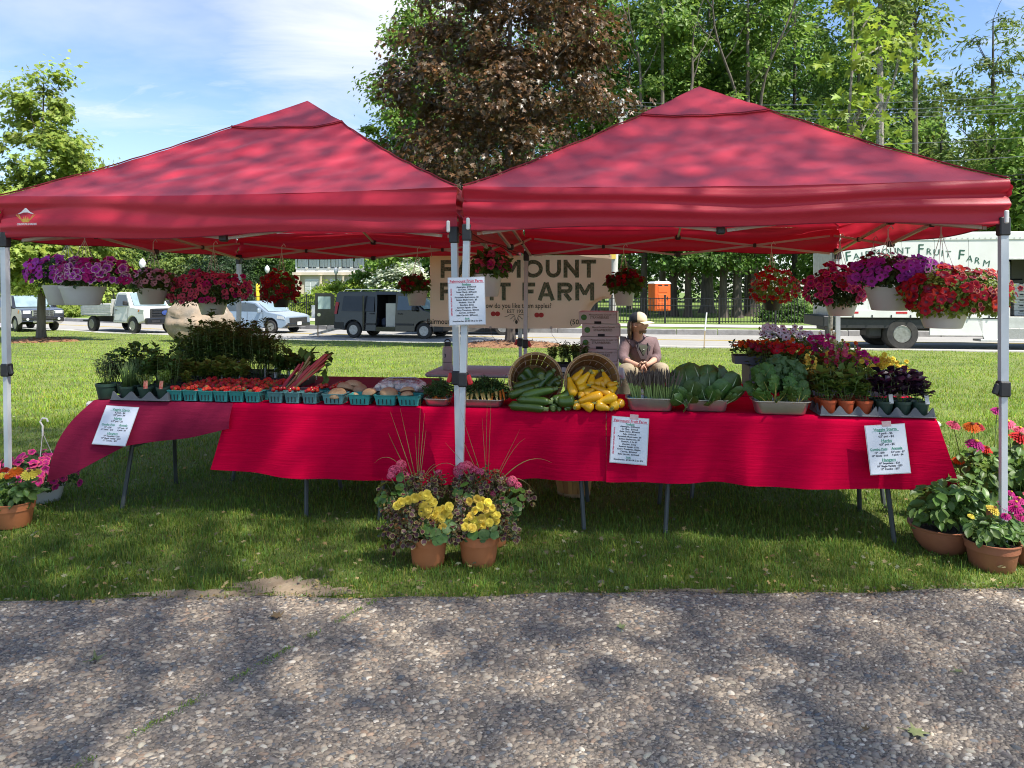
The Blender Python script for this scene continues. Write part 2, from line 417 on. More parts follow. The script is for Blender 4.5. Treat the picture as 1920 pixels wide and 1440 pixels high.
o = link('pebbles', npmesh('pebbles', PV[rest].reshape(-1, 3), f_all, m_stone, np.repeat(pc[rest], 15, 0)), path); o['kind'] = 'stuff'
pm = []
for q in range(12):
    j = big_i[q]; c = np.array([xx[j], yy[j], 0]); me = npmesh('pebble', (PV[j] - c) / sz[j], PF, m_stone1); pm.append(me)
for q, j in enumerate(big_i):
    link('pebble', pm[q % 12], path, loc=(xx[j], yy[j], 0), rot=(0, 0, rng.random() * 6), scale=float(sz[j]))

# ------------------------------------------------------------------ grass
m_grass = leafmat('grass_blades', (.155, .250, .034), .35, .55, .25)
BARE = [(-1.55, 3.60, .30, .05), (-1.18, 3.70, .22, .10), (-1.00, 3.63, .22, .06), (.88, 3.63, .25, .025)]
def bare(x, y):
    d = np.full(x.shape, 9.0)
    for bx, by, rx, ry in BARE: d = np.minimum(d, ((x - bx) / rx) ** 2 + ((y - by) / ry) ** 2)
    return d + .35 * np.sin(x * 21) * np.sin(y * 27)
sb = MB()
for bx, by, rx, ry in BARE:
    sb.add([(bx, by, float(near_z(bx, by)) + .003)] + [(bx + rx * math.cos(R(k * 8)) * (1 + .3 * math.sin(k * 1.3 + bx) * math.sin(k * .7)), max(by + ry * math.sin(R(k * 8)) * (1 + .4 * math.sin(k * 1.7 + bx)), float(PEDGE(bx + rx * math.cos(R(k * 8)))) + .002), float(near_z(bx, by)) + .002 + .001 * (bx + 3)) for k in range(45)], [(0, 1 + k, 1 + (k + 1) % 45) for k in range(45)])
o = sb.obj('bare_soil', m_bare); o['kind'] = 'structure'
def blades(n, y0, y1, pw, hgt, wid, segs, colbase):
    t_ = rng.random(n); q = 1 - pw
    y = (y0 ** q + t_ * (y1 ** q - y0 ** q)) ** (1 / q)
    x = (rng.random(n) * 2 - 1) * (y * .72 + .5)
    ok = (y > PEDGE(np.clip(x, -4, 4)) + .003) & (y < edge(x) - .6) & (bare(x, y) > rng.uniform(.25, 1.6, n))
    x, y = x[ok], y[ok]; n = len(x)
    clump = .5 + .5 * np.sin(x * 5.3 + 2 * np.sin(y * 4.1)) * np.sin(y * 6.1 + 1.7 * np.sin(x * 3.7))
    h = hgt * rng.lognormal(0, .3, n) * (.65 + .7 * clump); wd = wid * rng.uniform(.6, 1.3, n) * (y / 4.5) ** .55
    az = rng.random(n) * 2 * np.pi; lean = rng.uniform(.15, 1.1, n)
    dx, dy = np.cos(az), np.sin(az); z = near_z(x, y) - .004
    base = np.stack([x, y, z], -1); sd = np.stack([-dy, dx, np.zeros(n)], -1) * wd[:, None]
    tip = base + np.stack([dx * h * lean * .8, dy * h * lean * .8, h * (1 - .25 * lean)], -1)
    c = colbase * rng.uniform(.6, 1.45, (n, 1)); hue = rng.normal(0, .16, (n, 1))
    c = c * np.hstack([1 + hue + .25 * (rng.random((n, 1)) < .07), np.ones((n, 1)), 1 - hue])
    dry = (rng.random(n) < .05)[:, None]; c = np.where(dry, np.array([2.6, 1.45, 2.4]), c)
    big_ = (.93 + .14 * np.sin(x * .8 + 1.1 * np.sin(y * .5)) * np.sin(y * .63))[:, None]; c = c * big_
    if segs == 2:
        mid = base + np.stack([dx * h * lean * .28, dy * h * lean * .28, h * .62], -1)
        v = np.stack([base - sd, base + sd, mid + sd * .8, mid - sd * .8, tip], 1); fr = np.array([(0, 1, 2), (0, 2, 3), (3, 2, 4)])
    else:
        v = np.stack([base - sd, base + sd, tip], 1); fr = np.array([(0, 1, 2)])
    k = v.shape[1]; f = (fr[None] + (np.arange(n) * k)[:, None, None]).reshape(-1, 3)
    o = link('grass', npmesh('grass', v.reshape(-1, 3), f, m_grass, np.repeat(c, k, 0))); o['kind'] = 'stuff'; return o
blades(250000, 3.52, 8.5, 1.4, .032, .0018, 2, np.array([1, 1, 1]))
blades(250000, 8.0, 39, 1.35, .042, .0034, 1, np.array([1.55, 1.42, 1.05]))
# litter: small dry bits on the lawn, too many to count
n = 2600; y = 3.6 + 12 * rng.random(n) ** 1.6; x = (rng.random(n) * 2 - 1) * (y * .7 + .2)
m_litter = leafmat('leaf_litter', (.30, .25, .12), .2, .8)
pz = np.stack([x, y, near_z(x, y) + .03 + .015 * rng.random(n)], -1)
o = scatter('leaf_litter', pz, np.stack([rng.normal(0, .35, n), rng.normal(0, .35, n), np.ones(n)], -1), rng.uniform(.010, .034, n), T_MAPLE, m_litter, gcols(n, .8, .3, .25)); o['kind'] = 'stuff'
n = 900; x = rng.uniform(-2.9, 2.9, n); y = PEDGE(x) + rng.normal(-.012, .022, n)
o = scatter('edge_litter', np.stack([x, y, np.full(n, .012) + .012 * rng.random(n)], -1), np.stack([rng.normal(0, .5, n), rng.normal(0, .5, n), np.ones(n)], -1), rng.uniform(.006, .026, n), T_OVAL, m_litter, gcols(n, .7, .35, .3)); o['kind'] = 'stuff'
# weeds along the path edge joint
n = 900; t_ = rng.random(n); y = 2.1 + 1.42 * t_; gap = np.sin(t_ * 23) + np.sin(t_ * 51 + 1) > -.5
x = -.62 - (3.58 - y) * .575 + rng.normal(0, .011, n); x, y = x[gap], y[gap]; n = len(x)
nn_ = np.stack([rng.normal(0, 1, n), rng.normal(0, 1, n), .4 * np.ones(n)], -1)
o = scatter('moss', np.stack([x, y, np.full(n, .006)], -1), nn_, rng.uniform(.006, .018, n), T_NARROW, m_grass, gcols(n, 1.2, .25, .2), d=np.stack([rng.normal(0, .6, n), rng.normal(0, .6, n), np.ones(n)], -1)); o['kind'] = 'stuff'
# fallen maple leaves on the path, one by one
m_fl = mat('fallen_leaf_green', (.20, .25, .09), .8, col2=(.30, .30, .14), scale=30, trans=.2)
m_flb = mat('fallen_leaf_brown', (.20, .13, .06), .8, col2=(.12, .08, .04), scale=30)
def fallen(px, py, size, m, label, curl, rz):
    Y = HC * F / (py - YH); p = W(px, py, Y); k = 14
    mb = MB(); lob = [1, .45, .8, .4, .9, .38, .55, .3, .55, .38, .9, .4, .8, .45]
    vs = [(0, 0, .012)] + [(size * lob[i] * math.cos(2 * math.pi * i / k), size * lob[i] * math.sin(2 * math.pi * i / k), .012 + curl * lob[i] ** 2 * (.5 + .5 * math.sin(i * 2.1))) for i in range(k)]
    mb.add(vs, [(0, 1 + i, 1 + (i + 1) % k) for i in range(k)])
    mb.tube([(-size * .3, 0, .012), (-size * 1.1, .01, .008)], .0014, 4)
    o = mb.obj('fallen_leaf', m, loc=(p.x, p.y, .003), rot=(0, 0, rz)); tag(o, label, 'leaf', 'fallen leaves on the path')
fallen(180, 1243, .042, m_fl, 'curled pale green leaf on the path at far left, near the mossy joint', .04, .5)
fallen(1716, 1380, .05, m_fl, 'flat pale green leaf on the path near the bottom right corner', .01, -.4)
fallen(1622, 1376, .02, m_flb, 'small brown leaf beside the larger green leaf at bottom right', .02, .9)
fallen(1165, 1183, .03, m_fl, 'small green leaf on the path below the right terracotta pot', .03, 1.7)
fallen(520, 1162, .045, m_flb, 'dry brown leaf on the path just below the bare soil patch', .03, 2.4)
fallen(1796, 1265, .024, m_fl, 'tiny green leaf on the path at right, above the larger flat leaf', .01, .2)
fallen(1047, 1216, .012, m_flb, 'tiny brown leaf on the path in the middle', .01, .2)

# ------------------------------------------------------------------ trees
m_bark = mat('bark_grey', (.16, .135, .11), .9, col2=(.08, .065, .055), scale=7, bump=.9, bscale=14, stretch=(1, 1, .25))
m_barkd = mat('bark_dark', (.095, .075, .06), .9, col2=(.05, .04, .035), scale=6, bump=.9, bscale=12, stretch=(1, 1, .25))
m_barkp = mat('bark_pale_mottled', (.34, .31, .26), .9, col2=(.10, .085, .07), scale=16, bump=.6, bscale=20)
LM = {'green': leafmat('leaves_green', (.16, .26, .045), .5), 'deep': leafmat('leaves_deep_green', (.09, .17, .032), .45), 'light': leafmat('leaves_light_green', (.26, .34, .06), .5),
      'copper': leafmat('leaves_copper', (.115, .066, .03), .35, .38, .5, None), 'lime': leafmat('leaves_lime', (.24, .33, .04), .5), 'conifer': leafmat('needles', (.03, .06, .022), .2, .6), 'olive': leafmat('leaves_olive', (.16, .22, .05), .5),
      'blossom': leafmat('blossom_white', (.62, .66, .52), .3)}
def crown_mesh(name, ells, n, size, tpl, m, clump=.5, nclump=140, per=None, up=.6, wide=.18, sd=.16, flat=.6, warm=.12):
    """leaves gathered in uneven clumps through a few ellipsoids; returns mesh and clump centres"""
    vol = np.array([e[3] * e[4] * e[5] for e in ells]) ** .75; cnt = rng.multinomial(nclump, vol / vol.sum())
    cs = []; outs = []
    for e, k in zip(ells, cnt):
        d = nrm(rng.normal(size=(k, 3))); r = rng.uniform(.30, 1.02, (k, 1)) ** .6
        cs.append(np.array(e[:3]) + d * r * np.array(e[3:6])); outs.append(d)
    cs = np.concatenate(cs); outs = np.concatenate(outs); k = len(cs)
    wgt = rng.uniform(.4, 1.6, k); idx = rng.choice(k, n, p=wgt / wgt.sum())
    cr = clump * rng.uniform(.55, 1.4, k)
    off = rng.normal(size=(n, 3)) * np.array([1, 1, flat]) * .52
    pos = cs[idx] + off * cr[idx][:, None]
    nor = np.array([0, 0, up]) + outs[idx] * .45 + nrm(off) * .35 + rng.normal(size=(n, 3)) * .45
    ct = np.clip(rng.normal(1, wide, (k, 1)), .6, 1.5)
    c = ct[idx] * gcols(n, 1, sd, warm)
    dr = np.array([0, 0, -.35]) + outs[idx] * .5 + rng.normal(size=(n, 3)) * .6
    return scatter(name, pos, nor, size * rng.uniform(.6, 1.3, n), tpl, m, c, d=dr, mesh_only=True), cs
def limb(mb, a, b, r0, r1, sag=.0, n=5, mi=0):
    a, b = V(a), V(b); side = V((random.uniform(-1, 1), random.uniform(-1, 1), 0)) * (b - a).length * .07
    mb.tube([a.lerp(b, t) + side * math.sin(t * math.pi) + V((0, 0, sag * math.sin(t * math.pi))) for t in [i / 4 for i in range(5)]], [r0 + (r1 - r0) * i / 4 for i in range(5)], n)
def tree(name, label, base, trunk, ells, n, size, leaf, bark, tpl=T_OVAL, group=None, limbs=10, cat='tree', clump=.6, nclump=140, roots=True, **k):
    """base: world foot; trunk: list of (dx, dy, z, radius); ells in coordinates relative to the foot"""
    t = thing(name, label, cat, base, group=group); mb = MB()
    pts = [(a, b, c) for a, b, c, r in trunk]; rad = [r for *_, r in trunk]
    if roots: pts = [(pts[0][0], pts[0][1], -.15)] + [(pts[0][0], pts[0][1], .12)] + [(pts[0][0], pts[0][1], .5)] + pts[1:]; rad = [rad[0] * 1.7, rad[0] * 1.3, rad[0]] + rad[1:]
    mb.tube(pts, rad, 9)
    me, cs = crown_mesh('crown', ells, n, size, tpl, LM[leaf], clump, nclump, **k)
    for i in rng.choice(len(cs), min(limbs, len(cs)), replace=False):
        c = cs[i]; j = min(range(len(pts)), key=lambda q: abs(pts[q][2] - (c[2] - .35 * math.hypot(c[0], c[1]) - .3)))
        limb(mb, pts[j], c, max(rad[j] * .5, .012), .012, .1)
    mb.obj('trunk', bark, t); link('crown', me, t); return t
def foot(px, Y): x = (px - 960) / F * Y; return V((x, Y, float(H(x, Y))))

# left young maple on the lawn
Y = 27.0; b = foot(77, Y)
tree('young_maple', 'young light green maple in a mulch ring on the lawn, left of the white pickup', b, [(0, 0, 0, .15), (.02, 0, 2.2, .125), (-.02, 0, 4.5, .10), (.05, .0, 7, .06), (.1, 0, 9.6, .015)],
     [(0, 0, 3.4, 2.6, 2.4, 1.0), (.6, 0, 2.6, 2.4, 2.0, .8), (.2, 0, 5.0, 2.5, 2.3, 1.2), (.2, 0, 6.9, 1.9, 1.8, 1.2), (0, 0, 8.6, 1.15, 1.1, 1.0), (-.6, 0, 9.6, .4, .4, .8), (.6, 0, 9.5, .35, .4, .7), (2.0, 0, 5.2, .9, .9, .5)], 25000, .18, 'light', m_bark, T_MAPLE, limbs=26, clump=.5, nclump=230)
# copper beech-like maple behind the stall
Y = 24.4; b = foot(957, Y)
tree('copper_maple', 'dark copper-leaved maple rising behind the gap between the two canopies', b, [(0, 0, 0, .16), (.03, 0, 2.0, .145), (-.05, 0, 4, .13), (-.1, 0, 7, .1), (0, 0, 11, .06)],
     [(-.3, 0, 4.4, 3.6, 3.2, 1.2), (-.4, 0, 6.2, 3.7, 3.4, 1.4), (-.2, 0, 8.2, 3.9, 3.5, 1.5), (-.2, 0, 10.2, 3.9, 3.4, 1.6), (0, 0, 12.2, 3.3, 3.0, 1.6), (2.4, 0, 5.4, 1.4, 1.5, .8), (2.6, 0, 10.2, 1.2, 1.3, .9), (-3.2, 0, 8.6, 1.1, 1.2, .8)], 30000, .17, 'copper', m_barkd, T_MAPLE, limbs=34, clump=.62, nclump=330, wide=.28, warm=.3)
# mulch rings
m_mulch = mat('mulch', (.16, .075, .035), .95, col2=(.27, .14, .07), scale=7, bump=1, bscale=30)
for px, Y, r in ((77, 27.0, 1.25), (957, 24.4, 1.75)):
    b = foot(px, Y); mb = MB(); vs = [(0, 0, .14)]
    for ring, (rr, zz_) in enumerate(((.5, .11), (.9, .05), (1.0, -.02))):
        vs += [(r * rr * math.cos(R(k * 15)) * (1 + .08 * math.sin(k * 1.9)), r * rr * math.sin(R(k * 15)) * (1 + .08 * math.sin(k * 2.7)), zz_) for k in range(24)]
    fs = [(0, 1 + k, 1 + (k + 1) % 24) for k in range(24)] + [(1 + g * 24 + k, 25 + g * 24 + k, 25 + g * 24 + (k + 1) % 24, 1 + g * 24 + (k + 1) % 24) for g in range(2) for k in range(24)]
    o = mb.add(vs, fs).obj('mulch_ring', m_mulch, loc=b); o['kind'] = 'structure'
    n = 700; a = rng.random(n) * 6.28; q = np.sqrt(rng.random(n)) * r
    o = scatter('mulch', np.stack([b.x + q * np.cos(a), b.y + q * np.sin(a), b.z + .13 * (1 - (q / r) ** 2) + .02], -1), np.stack([rng.normal(0, .6, n), rng.normal(0, .6, n), np.ones(n)], -1), rng.uniform(.06, .13, n), T_NARROW, leafmat('mulch_chips', (.21, .105, .055), .05, .9), gcols(n, 1, .3, .1)); o['kind'] = 'stuff'
# thin young tree with big pale leaves, right behind the stall
Y = 9.6; b = foot(1552, Y)
tree('sapling', 'thin pale-barked sapling with large light green leaves rising behind the right canopy', b, [(0, 0, 0, .034), (.03, 0, 1.0, .03), (.09, .0, 2.1, .026), (.26, .05, 3.2, .02), (.34, .05, 4.4, .015), (.36, .05, 5.6, .006)],
     [(.3, 0, 3.5, .75, .6, .5), (.3, 0, 4.4, .55, .5, .6), (.45, 0, 5.0, .45, .4, .5), (.9, .1, 4.7, .45, .4, .4), (1.2, 0, 2.5, .45, .4, .3), (.1, 0, 2.6, .5, .4, .3), (-.2, 0, 4.6, .3, .3, .3), (.7, 0, 3.0, .4, .4, .4)], 640, .125, 'lime', m_barkp, T_MAPLE, limbs=16, clump=.30, nclump=60, roots=False, up=.5)
# the wood across the road: trunks one can tell apart
def wood(px, Y, top, rad, leaf, bark, kind, label, n=25000, fork=False, low=.14, size=.36, tr=.22, lean=0.0, front=False, limbs=14, tpl=T_OVAL, cl=.95, **k):
    b = foot(px, Y); h = HC + (YH - top) / F * Y - b.z; hh = min(h, 27)
    el = []
    for i in range(8):
        q = low + (1 - low) * (i + .5) / 8; rr = rad * (1.0 - .55 * max(0, q - .45)) * random.uniform(.7, 1.1)
        el.append((random.uniform(-.45, .45) * rad + lean * hh * q, random.uniform(-.3, .3) * rad + (rad * .45 if front else 0), hh * q, rr, rr, hh / 8 * 1.0))
    trunk = [(0, 0, 0, tr), (lean * hh * .25, 0, hh * .25, tr * .85), (lean * hh * .5, 0, hh * .5, tr * .65), (lean * hh * .8, 0, hh * .8, tr * .35), (lean * hh, 0, hh * .97, .03)]
    t = tree(kind, label, b, trunk, el, n, size, leaf, bark, tpl, 'trees of the wood across the road', limbs, clump=cl, nclump=150, **k)
    if fork:
        mb = MB()
        for sx in (-1, 1):
            P_ = [V((sx * (.15 + 2.5 * q ** .8) + .35 * math.sin(q * 7 + px + sx), -.1 - .7 * q + .25 * math.sin(q * 5 + px), hh * fork + 10.5 * q)) for q in [i / 10 for i in range(11)]]
            mb.tube(P_, [tr * (.62 - .5 * i / 10) for i in range(11)], 7)
            for i in (3, 5, 6, 8): e = P_[i] + V((random.uniform(-2.2, 2.2), random.uniform(-.8, .6), random.uniform(1.2, 3))); m_ = P_[i].lerp(e, .5) + V((0, 0, -.3)); mb.tube([P_[i], m_, e], [tr * .22, tr * .16, .015], 5)
        mb.obj('limb', bark, t)
    return t
wood(745, 52, 30, 3.2, 'green', m_bark, 'ash_tree', 'bright green tree showing at the upper left edge of the copper maple')
wood(835, 58, -60, 4.0, 'deep', m_bark, 'maple_tree', 'green tree mostly hidden behind the copper maple', n=7000)
wood(1115, 50, -40, 3.6, 'green', m_bark, 'maple_tree', 'green tree beside the right edge of the copper maple', fork=.3)
wood(1242, 46, -80, 4.2, 'green', m_bark, 'maple_tree', 'forked grey-trunked tree left of the right canopy peak', fork=.42, low=.36, n=15000, front=True)
wood(1330, 52, -90, 4.0, 'deep', m_bark, 'maple_tree', 'straight grey-trunked tree behind the right canopy peak', n=18000, front=True)
wood(1402, 47, -120, 4.4, 'green', m_bark, 'maple_tree', 'forked tree right of the right canopy peak', fork=.45, low=.36, n=15000, front=True)
wood(1490, 54, -100, 4.2, 'deep', m_barkd, 'hemlock_tree', 'dark evergreen between the forked tree and the sapling', n=12000, tpl=T_NARROW, size=.4)
wood(1610, 50, -60, 3.8, 'green', m_bark, 'maple_tree', 'dense green tree directly behind the sapling', n=12000)
wood(1650, 40, -150, 2.6, 'olive', m_barkp, 'pine_tree', 'tall bare-trunked pine just right of the sapling', n=1900, low=.72, tr=.30, limbs=16)
wood(1716, 42, -90, 2.0, 'olive', m_bark, 'pine_tree', 'thin scarred pine with bare broken branches', n=1300, low=.75, tr=.24, limbs=18)
wood(1765, 56, 150, 4.2, 'olive', m_bark, 'maple_tree', 'light green rounded tree at right under the open sky', n=12000)
wood(1862, 44, 20, 3.2, 'olive', m_barkd, 'pine_tree', 'wispy pine with level branches at far right', n=5000, tpl=T_NARROW, size=.42, low=.3, limbs=30, cl=.8, flat=.25)
wood(1930, 40, 190, 3.2, 'green', m_bark, 'maple_tree', 'green tree cut by the right edge of the photo', n=8000)
wood(1560, 62, 120, 4.5, 'deep', m_bark, 'maple_tree', 'dark green tree deep in the wood behind the sapling', n=8000)
wood(1180, 60, 60, 4.2, 'deep', m_bark, 'maple_tree', 'dark green tree in the wood behind the utility pole', n=8000)
wood(1000, 62, -40, 4.4, 'deep', m_bark, 'maple_tree', 'dark green tree in the wood behind the copper maple crown', n=7000)
# low crowns hanging over the yard fence, thick conifer trunks
for i, (px, wd, Y, lab) in enumerate(((1262, 17, 44, 'thick grey trunk just right of the orange portable toilet'), (1290, 14, 43, 'slim dark trunk second from the orange toilet'), (1326, 26, 50, 'broad pale trunk in the middle of the row'),
                                      (1356, 16, 42, 'dark trunk right of the broad pale trunk'), (1382, 18, 42, 'leaning dark trunk right of the middle of the row'), (1412, 26, 44, 'broad dark stump-like trunk left of the red ball basket'), (1207, 15, 44, 'dark trunk just left of the orange toilet'))):
    b = foot(px, Y); r = u(wd, Y) / 2; h = 7.5
    tree('spruce_tree', lab + ', under dark low branches', b, [(0, 0, 0, r), (0, 0, 2.0, r * .85), (.05, 0, 4.5, r * .7), (.1, 0, h, r * .4)],
         [(0, -.5, 3.3, 2.0, 1.6, .55), (.4, 0, 4.6, 2.4, 2.0, .9), (-.3, 0, 6.2, 2.4, 2.0, 1.1), (0, 0, 7.6, 2.0, 1.8, 1.0)], 3600, .26, 'deep', m_barkd if i != 2 else m_bark, T_OVAL, 'trees in the yard behind the iron fence', 8, clump=.6, nclump=60)
# left: dark conifers and a hazy tree line
for px, Y, top, rad, leaf, lab in ((395, 66, 440, 3.4, 'conifer', 'dark conifer left of the back left canopy leg'), (330, 70, 455, 3.8, 'olive', 'grey-green conifer above the pink impatiens basket'), (455, 72, 430, 4.0, 'conifer', 'darkest conifer behind the red ball basket on the left'),
                                   (515, 76, 445, 3.2, 'deep', 'dark conifer touching the left end of the white building'), (230, 64, 470, 3.0, 'olive', 'olive tree right of the young maple trunk'), (120, 55, 440, 3.6, 'light', 'light green tree behind the young maple'), (20, 60, 430, 4.0, 'olive', 'olive tree at the far left behind the black pickup')):
    b = foot(px, Y); h = HC + (YH - top) / F * Y
    tree('conifer_tree', lab, b, [(0, 0, 0, .2), (0, 0, h * .5, .15), (0, 0, h, .04)], [(0, 0, h * q, rad * (1.15 - q * .8), rad * (1.15 - q * .8), h * .14) for q in (.15, .3, .45, .6, .75, .92)], 6500, .34, leaf, m_barkd, T_NARROW if leaf == 'conifer' else T_OVAL, 'trees behind the street on the left', 4, clump=.8, nclump=110)
# far-off wood as one mass
n = 240000; px = rng.uniform(-200, 2150, n); Yf = rng.uniform(90, 106, n); xx = (px - 960) / F * Yf
top = np.interp(px, [-200, 0, 300, 560, 700, 760, 900, 1500, 1700, 1800, 2150], [7.0, 7.5, 7, 7, 8, 20, 37, 39, 34, 20, 20]) * (1 + .12 * np.sin(px * .031) + .08 * np.sin(px * .083))
zt = rng.random(n) ** .8 * top
cc = (.8 + .3 * np.sin(xx * .6) * np.sin(zt * .7 + xx * .2))[:, None] * gcols(n, .9, .2, .1)
o = scatter('far_woods', np.stack([xx, Yf, zt], -1), np.stack([rng.normal(0, .5, n), -.4 + rng.normal(0, .5, n), .7 + rng.normal(0, .5, n)], -1), rng.uniform(.45, .95, n), T_OVAL, LM['deep'], cc); o['kind'] = 'stuff'
# the shade tree: stands behind the photographer, its crown overhead throws the dappled shade
b = V((5.1, -7.1, 0))
def shade_tree():
    t = thing('shade_tree', 'tall maple behind the viewer whose crown shades the stall and the path', 'tree', b); mb = MB()
    mb.tube([(0, 0, -.1), (0, 0, 1), (.1, .2, 5), (.1, .8, 11), (.0, 1.4, 17)], [.42, .32, .27, .2, .1], 10)
    el = [(-2.4, 7.6, 15.2, 2.4, 2.0, .8), (0.4, 7.6, 15.3, 2.6, 2.1, .8), (3.2, 7.2, 15.2, 2.2, 2.0, .8), (-1.2, 9.4, 16.0, 2.4, 1.4, .7), (1.8, 9.2, 16.2, 2.6, 1.5, .7), (-1.6, 5.2, 14.8, 3.4, 1.8, .9), (2.0, 5.0, 14.6, 3.2, 1.8, .9), (0, 2.0, 15.8, 5.5, 2.4, 1.3), (5.0, 4.2, 15.2, 2.8, 2.2, .9), (0, -1.5, 16.5, 5, 3, 1.6)]
    me, cs = crown_mesh('crown', el, 37000, .11, T_MAPLE, LM['green'], 1.25, 700, wide=.1)
    for i in range(0, len(cs), 45): limb(mb, (0.1, .7, 10.5), cs[i], .06, .012, .2)
    mb.obj('trunk', m_bark, t); link('crown', me, t); return t
shade_tree()
# ================================================================== street: vehicles, fence, building, poles
m_black = mat('black_plastic', (.018, .018, .02), .5, col2=(.03, .03, .032), scale=9)
m_tyre = mat('tyre_rubber', (.022, .021, .021), .85, col2=(.05, .047, .043), scale=5, bump=.3, bscale=40)
m_rim = mat('wheel_rim_steel', (.42, .41, .39), .4, metal=.8, col2=(.28, .27, .25), scale=12)
m_glass = mat('car_glass', (.045, .06, .07), .06, col2=(.07, .09, .10), scale=1.2, spec=1)
m_glassl = mat('car_glass_pale', (.25, .33, .36), .06, col2=(.18, .25, .28), scale=2, spec=1)
m_white = mat('white_paint', (.74, .74, .72), .35, col2=(.66, .66, .63), scale=1.3, coat=.3, wear=((.45, .42, .36), 3, .68, .35))
m_dgrey = mat('dark_grey_paint', (.011, .012, .015), .25, col2=(.016, .017, .02), scale=1.2, coat=.45)
m_blackp = mat('black_paint', (.016, .017, .020), .2, coat=.9, col2=(.028, .028, .03), scale=1.5)
m_bluep = mat('blue_silver_paint', (.30, .37, .46), .25, metal=.3, coat=.8, col2=(.26, .33, .41), scale=1.4)
m_chrome = mat('chrome', (.75, .75, .76), .18, metal=1, col2=(.6, .6, .6), scale=20)
m_alum = mat('ribbed_aluminium', (.62, .62, .60), .45, metal=.5, col2=(.5, .5, .48), scale=6)
m_lamp = mat('headlamp_lens', (.75, .77, .78), .12, col2=(.55, .57, .6), scale=14, spec=1)
m_amber = mat('amber_lens', (.8, .22, .02), .2, col2=(.6, .15, .02), scale=12)
m_redl = mat('red_lens', (.45, .012, .012), .2, col2=(.3, .01, .01), scale=12)
m_refl = mat('red_reflector', (.55, .02, .03), .4, col2=(.45, .02, .03), scale=12)
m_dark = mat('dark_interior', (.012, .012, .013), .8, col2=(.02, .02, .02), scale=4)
m_dplate = mat('diamond_plate', (.42, .42, .40), .45, metal=.6, bump=.9, bscale=70, col2=(.36, .36, .34), scale=30)

def arch(xc, r, z0, n=9):
    h = math.asin(max(-1, min(1, (z0 - .33) / r))) if r else 0
    return [(xc + r * math.cos(q), .33 + r * math.sin(q)) for q in [h + (math.pi - 2 * h) * i / n for i in range(n + 1)]]
class Car:
    def __init__(s, name, label, cat, px, Y, xr, w, yaw, belt, top, tap=.10, group='vehicles parked along the street'):
        s.w = w; s.belt = belt; s.top = top; s.tap = tap
        f = foot(px, Y); M = Matrix.Rotation(yaw, 3, 'Z'); p = f - M @ V((xr, -w / 2, 0)); p.z = float(H(p.x, p.y))
        s.t = thing(name, label, cat, p, yaw, group)
    def yy(s, z): return s.w / 2 * (1 - s.tap * max(0, min(1, (z - s.belt) / (s.top - s.belt))))
    def body(s, poly, m, name='body', y0=None, y1=None, bev=.035, ws=1.0):
        mb = MB().prism(poly, -1, 1)
        v = []
        for x, y, z in mb.v:
            yv = s.yy(z) * ws
            a = -yv if y0 is None else y0; b = yv if y1 is None else y1
            v.append((x, a if y < 0 else b, z))
        mb.v = v; o = mb.obj(name, m, s.t, smooth=50)
        if bev:
            md = o.modifiers.new('bevel', 'BEVEL'); md.width = bev; md.segments = 2; md.limit_method = 'ANGLE'; md.angle_limit = R(28)
        return o
    def side(s, pts, m, name, off=.006, th=.012, both=True, parent=None):
        for sg in ((-1, 1) if both else (-1,)):
            mb = MB(); n = len(pts)
            a = [(x, sg * (s.yy(z) + off), z) for x, z in pts]; b = [(x, sg * (s.yy(z) + off - th), z) for x, z in pts]
            mb.add(a + b, [tuple(range(n)), tuple(range(2 * n - 1, n - 1, -1))] + [(i, (i + 1) % n, n + (i + 1) % n, n + i) for i in range(n)])
            o = mb.obj(name, m, parent or s.t, smooth=30)
        return o
    def box(s, name, c, d, m, bev=.01, rot=None, parent=None): return MB().box(c, d, rot, bev=bev).obj(name, m, parent or s.t)
    def wheel(s, x, r, rw=.22, rim=.62, rimm=None, hub=True, y=None):
        for sg in (-1, 1):
            yv = (s.w / 2 - rw / 2 - .005) if y is None else y
            Mx = Matrix.Translation((0, 0, 0)) @ Matrix.Rotation(R(90), 4, 'X')
            prof = [(r * rim, -rw / 2), (r * .9, -rw / 2), (r, -rw * .32), (r, rw * .32), (r * .9, rw / 2), (r * rim, rw / 2)]
            o = MB().lathe(prof, 28, Mx, cap=False).obj('wheel', m_tyre, s.t, loc=(x, sg * yv, r - .01))
            mb = MB(); k = sg * -1
            mb.lathe([(r * rim, rw * .46), (r * rim * .93, rw * .5), (r * rim * .86, rw * .3), (r * rim * .5, rw * .22), (r * .2, rw * .34), (r * .13, rw * .42), (0, rw * .44)], 24, Mx if sg < 0 else Matrix.Rotation(R(-90), 4, 'X'))
            for q in range(8):
                a = R(q * 45); yh = (-1 if sg < 0 else 1) * rw * .27
                mb.lathe([(r * .09, -.01), (r * .09, .012), (0, .012)], 8, Matrix.Translation((r * rim * .66 * math.cos(a), yh, r * rim * .66 * math.sin(a))) @ (Mx if sg < 0 else Matrix.Rotation(R(-90), 4, 'X')), mi=1)
            mb.obj('rim', [rimm or m_rim, m_dark], o)
    def seam(s, pts, th=.008, z=None):
        
        for sg in (-1, 1): MB().tube([(x, sg * (s.yy(z) + .002), z) for x, z in pts], th, 4).obj('door_seam', m_dark, s.t)
    def mirror(s, x, z, m=None):
        for sg in (-1, 1): s.box('mirror', (x, sg * (s.yy(z) + .13), z), (.14, .2, .22), m or m_black, .04)
    def handle(s, x, z):
        for sg in (-1, 1): s.box('door_handle', (x, sg * (s.yy(z) + .012), z), (.17, .035, .04), m_black, .012)

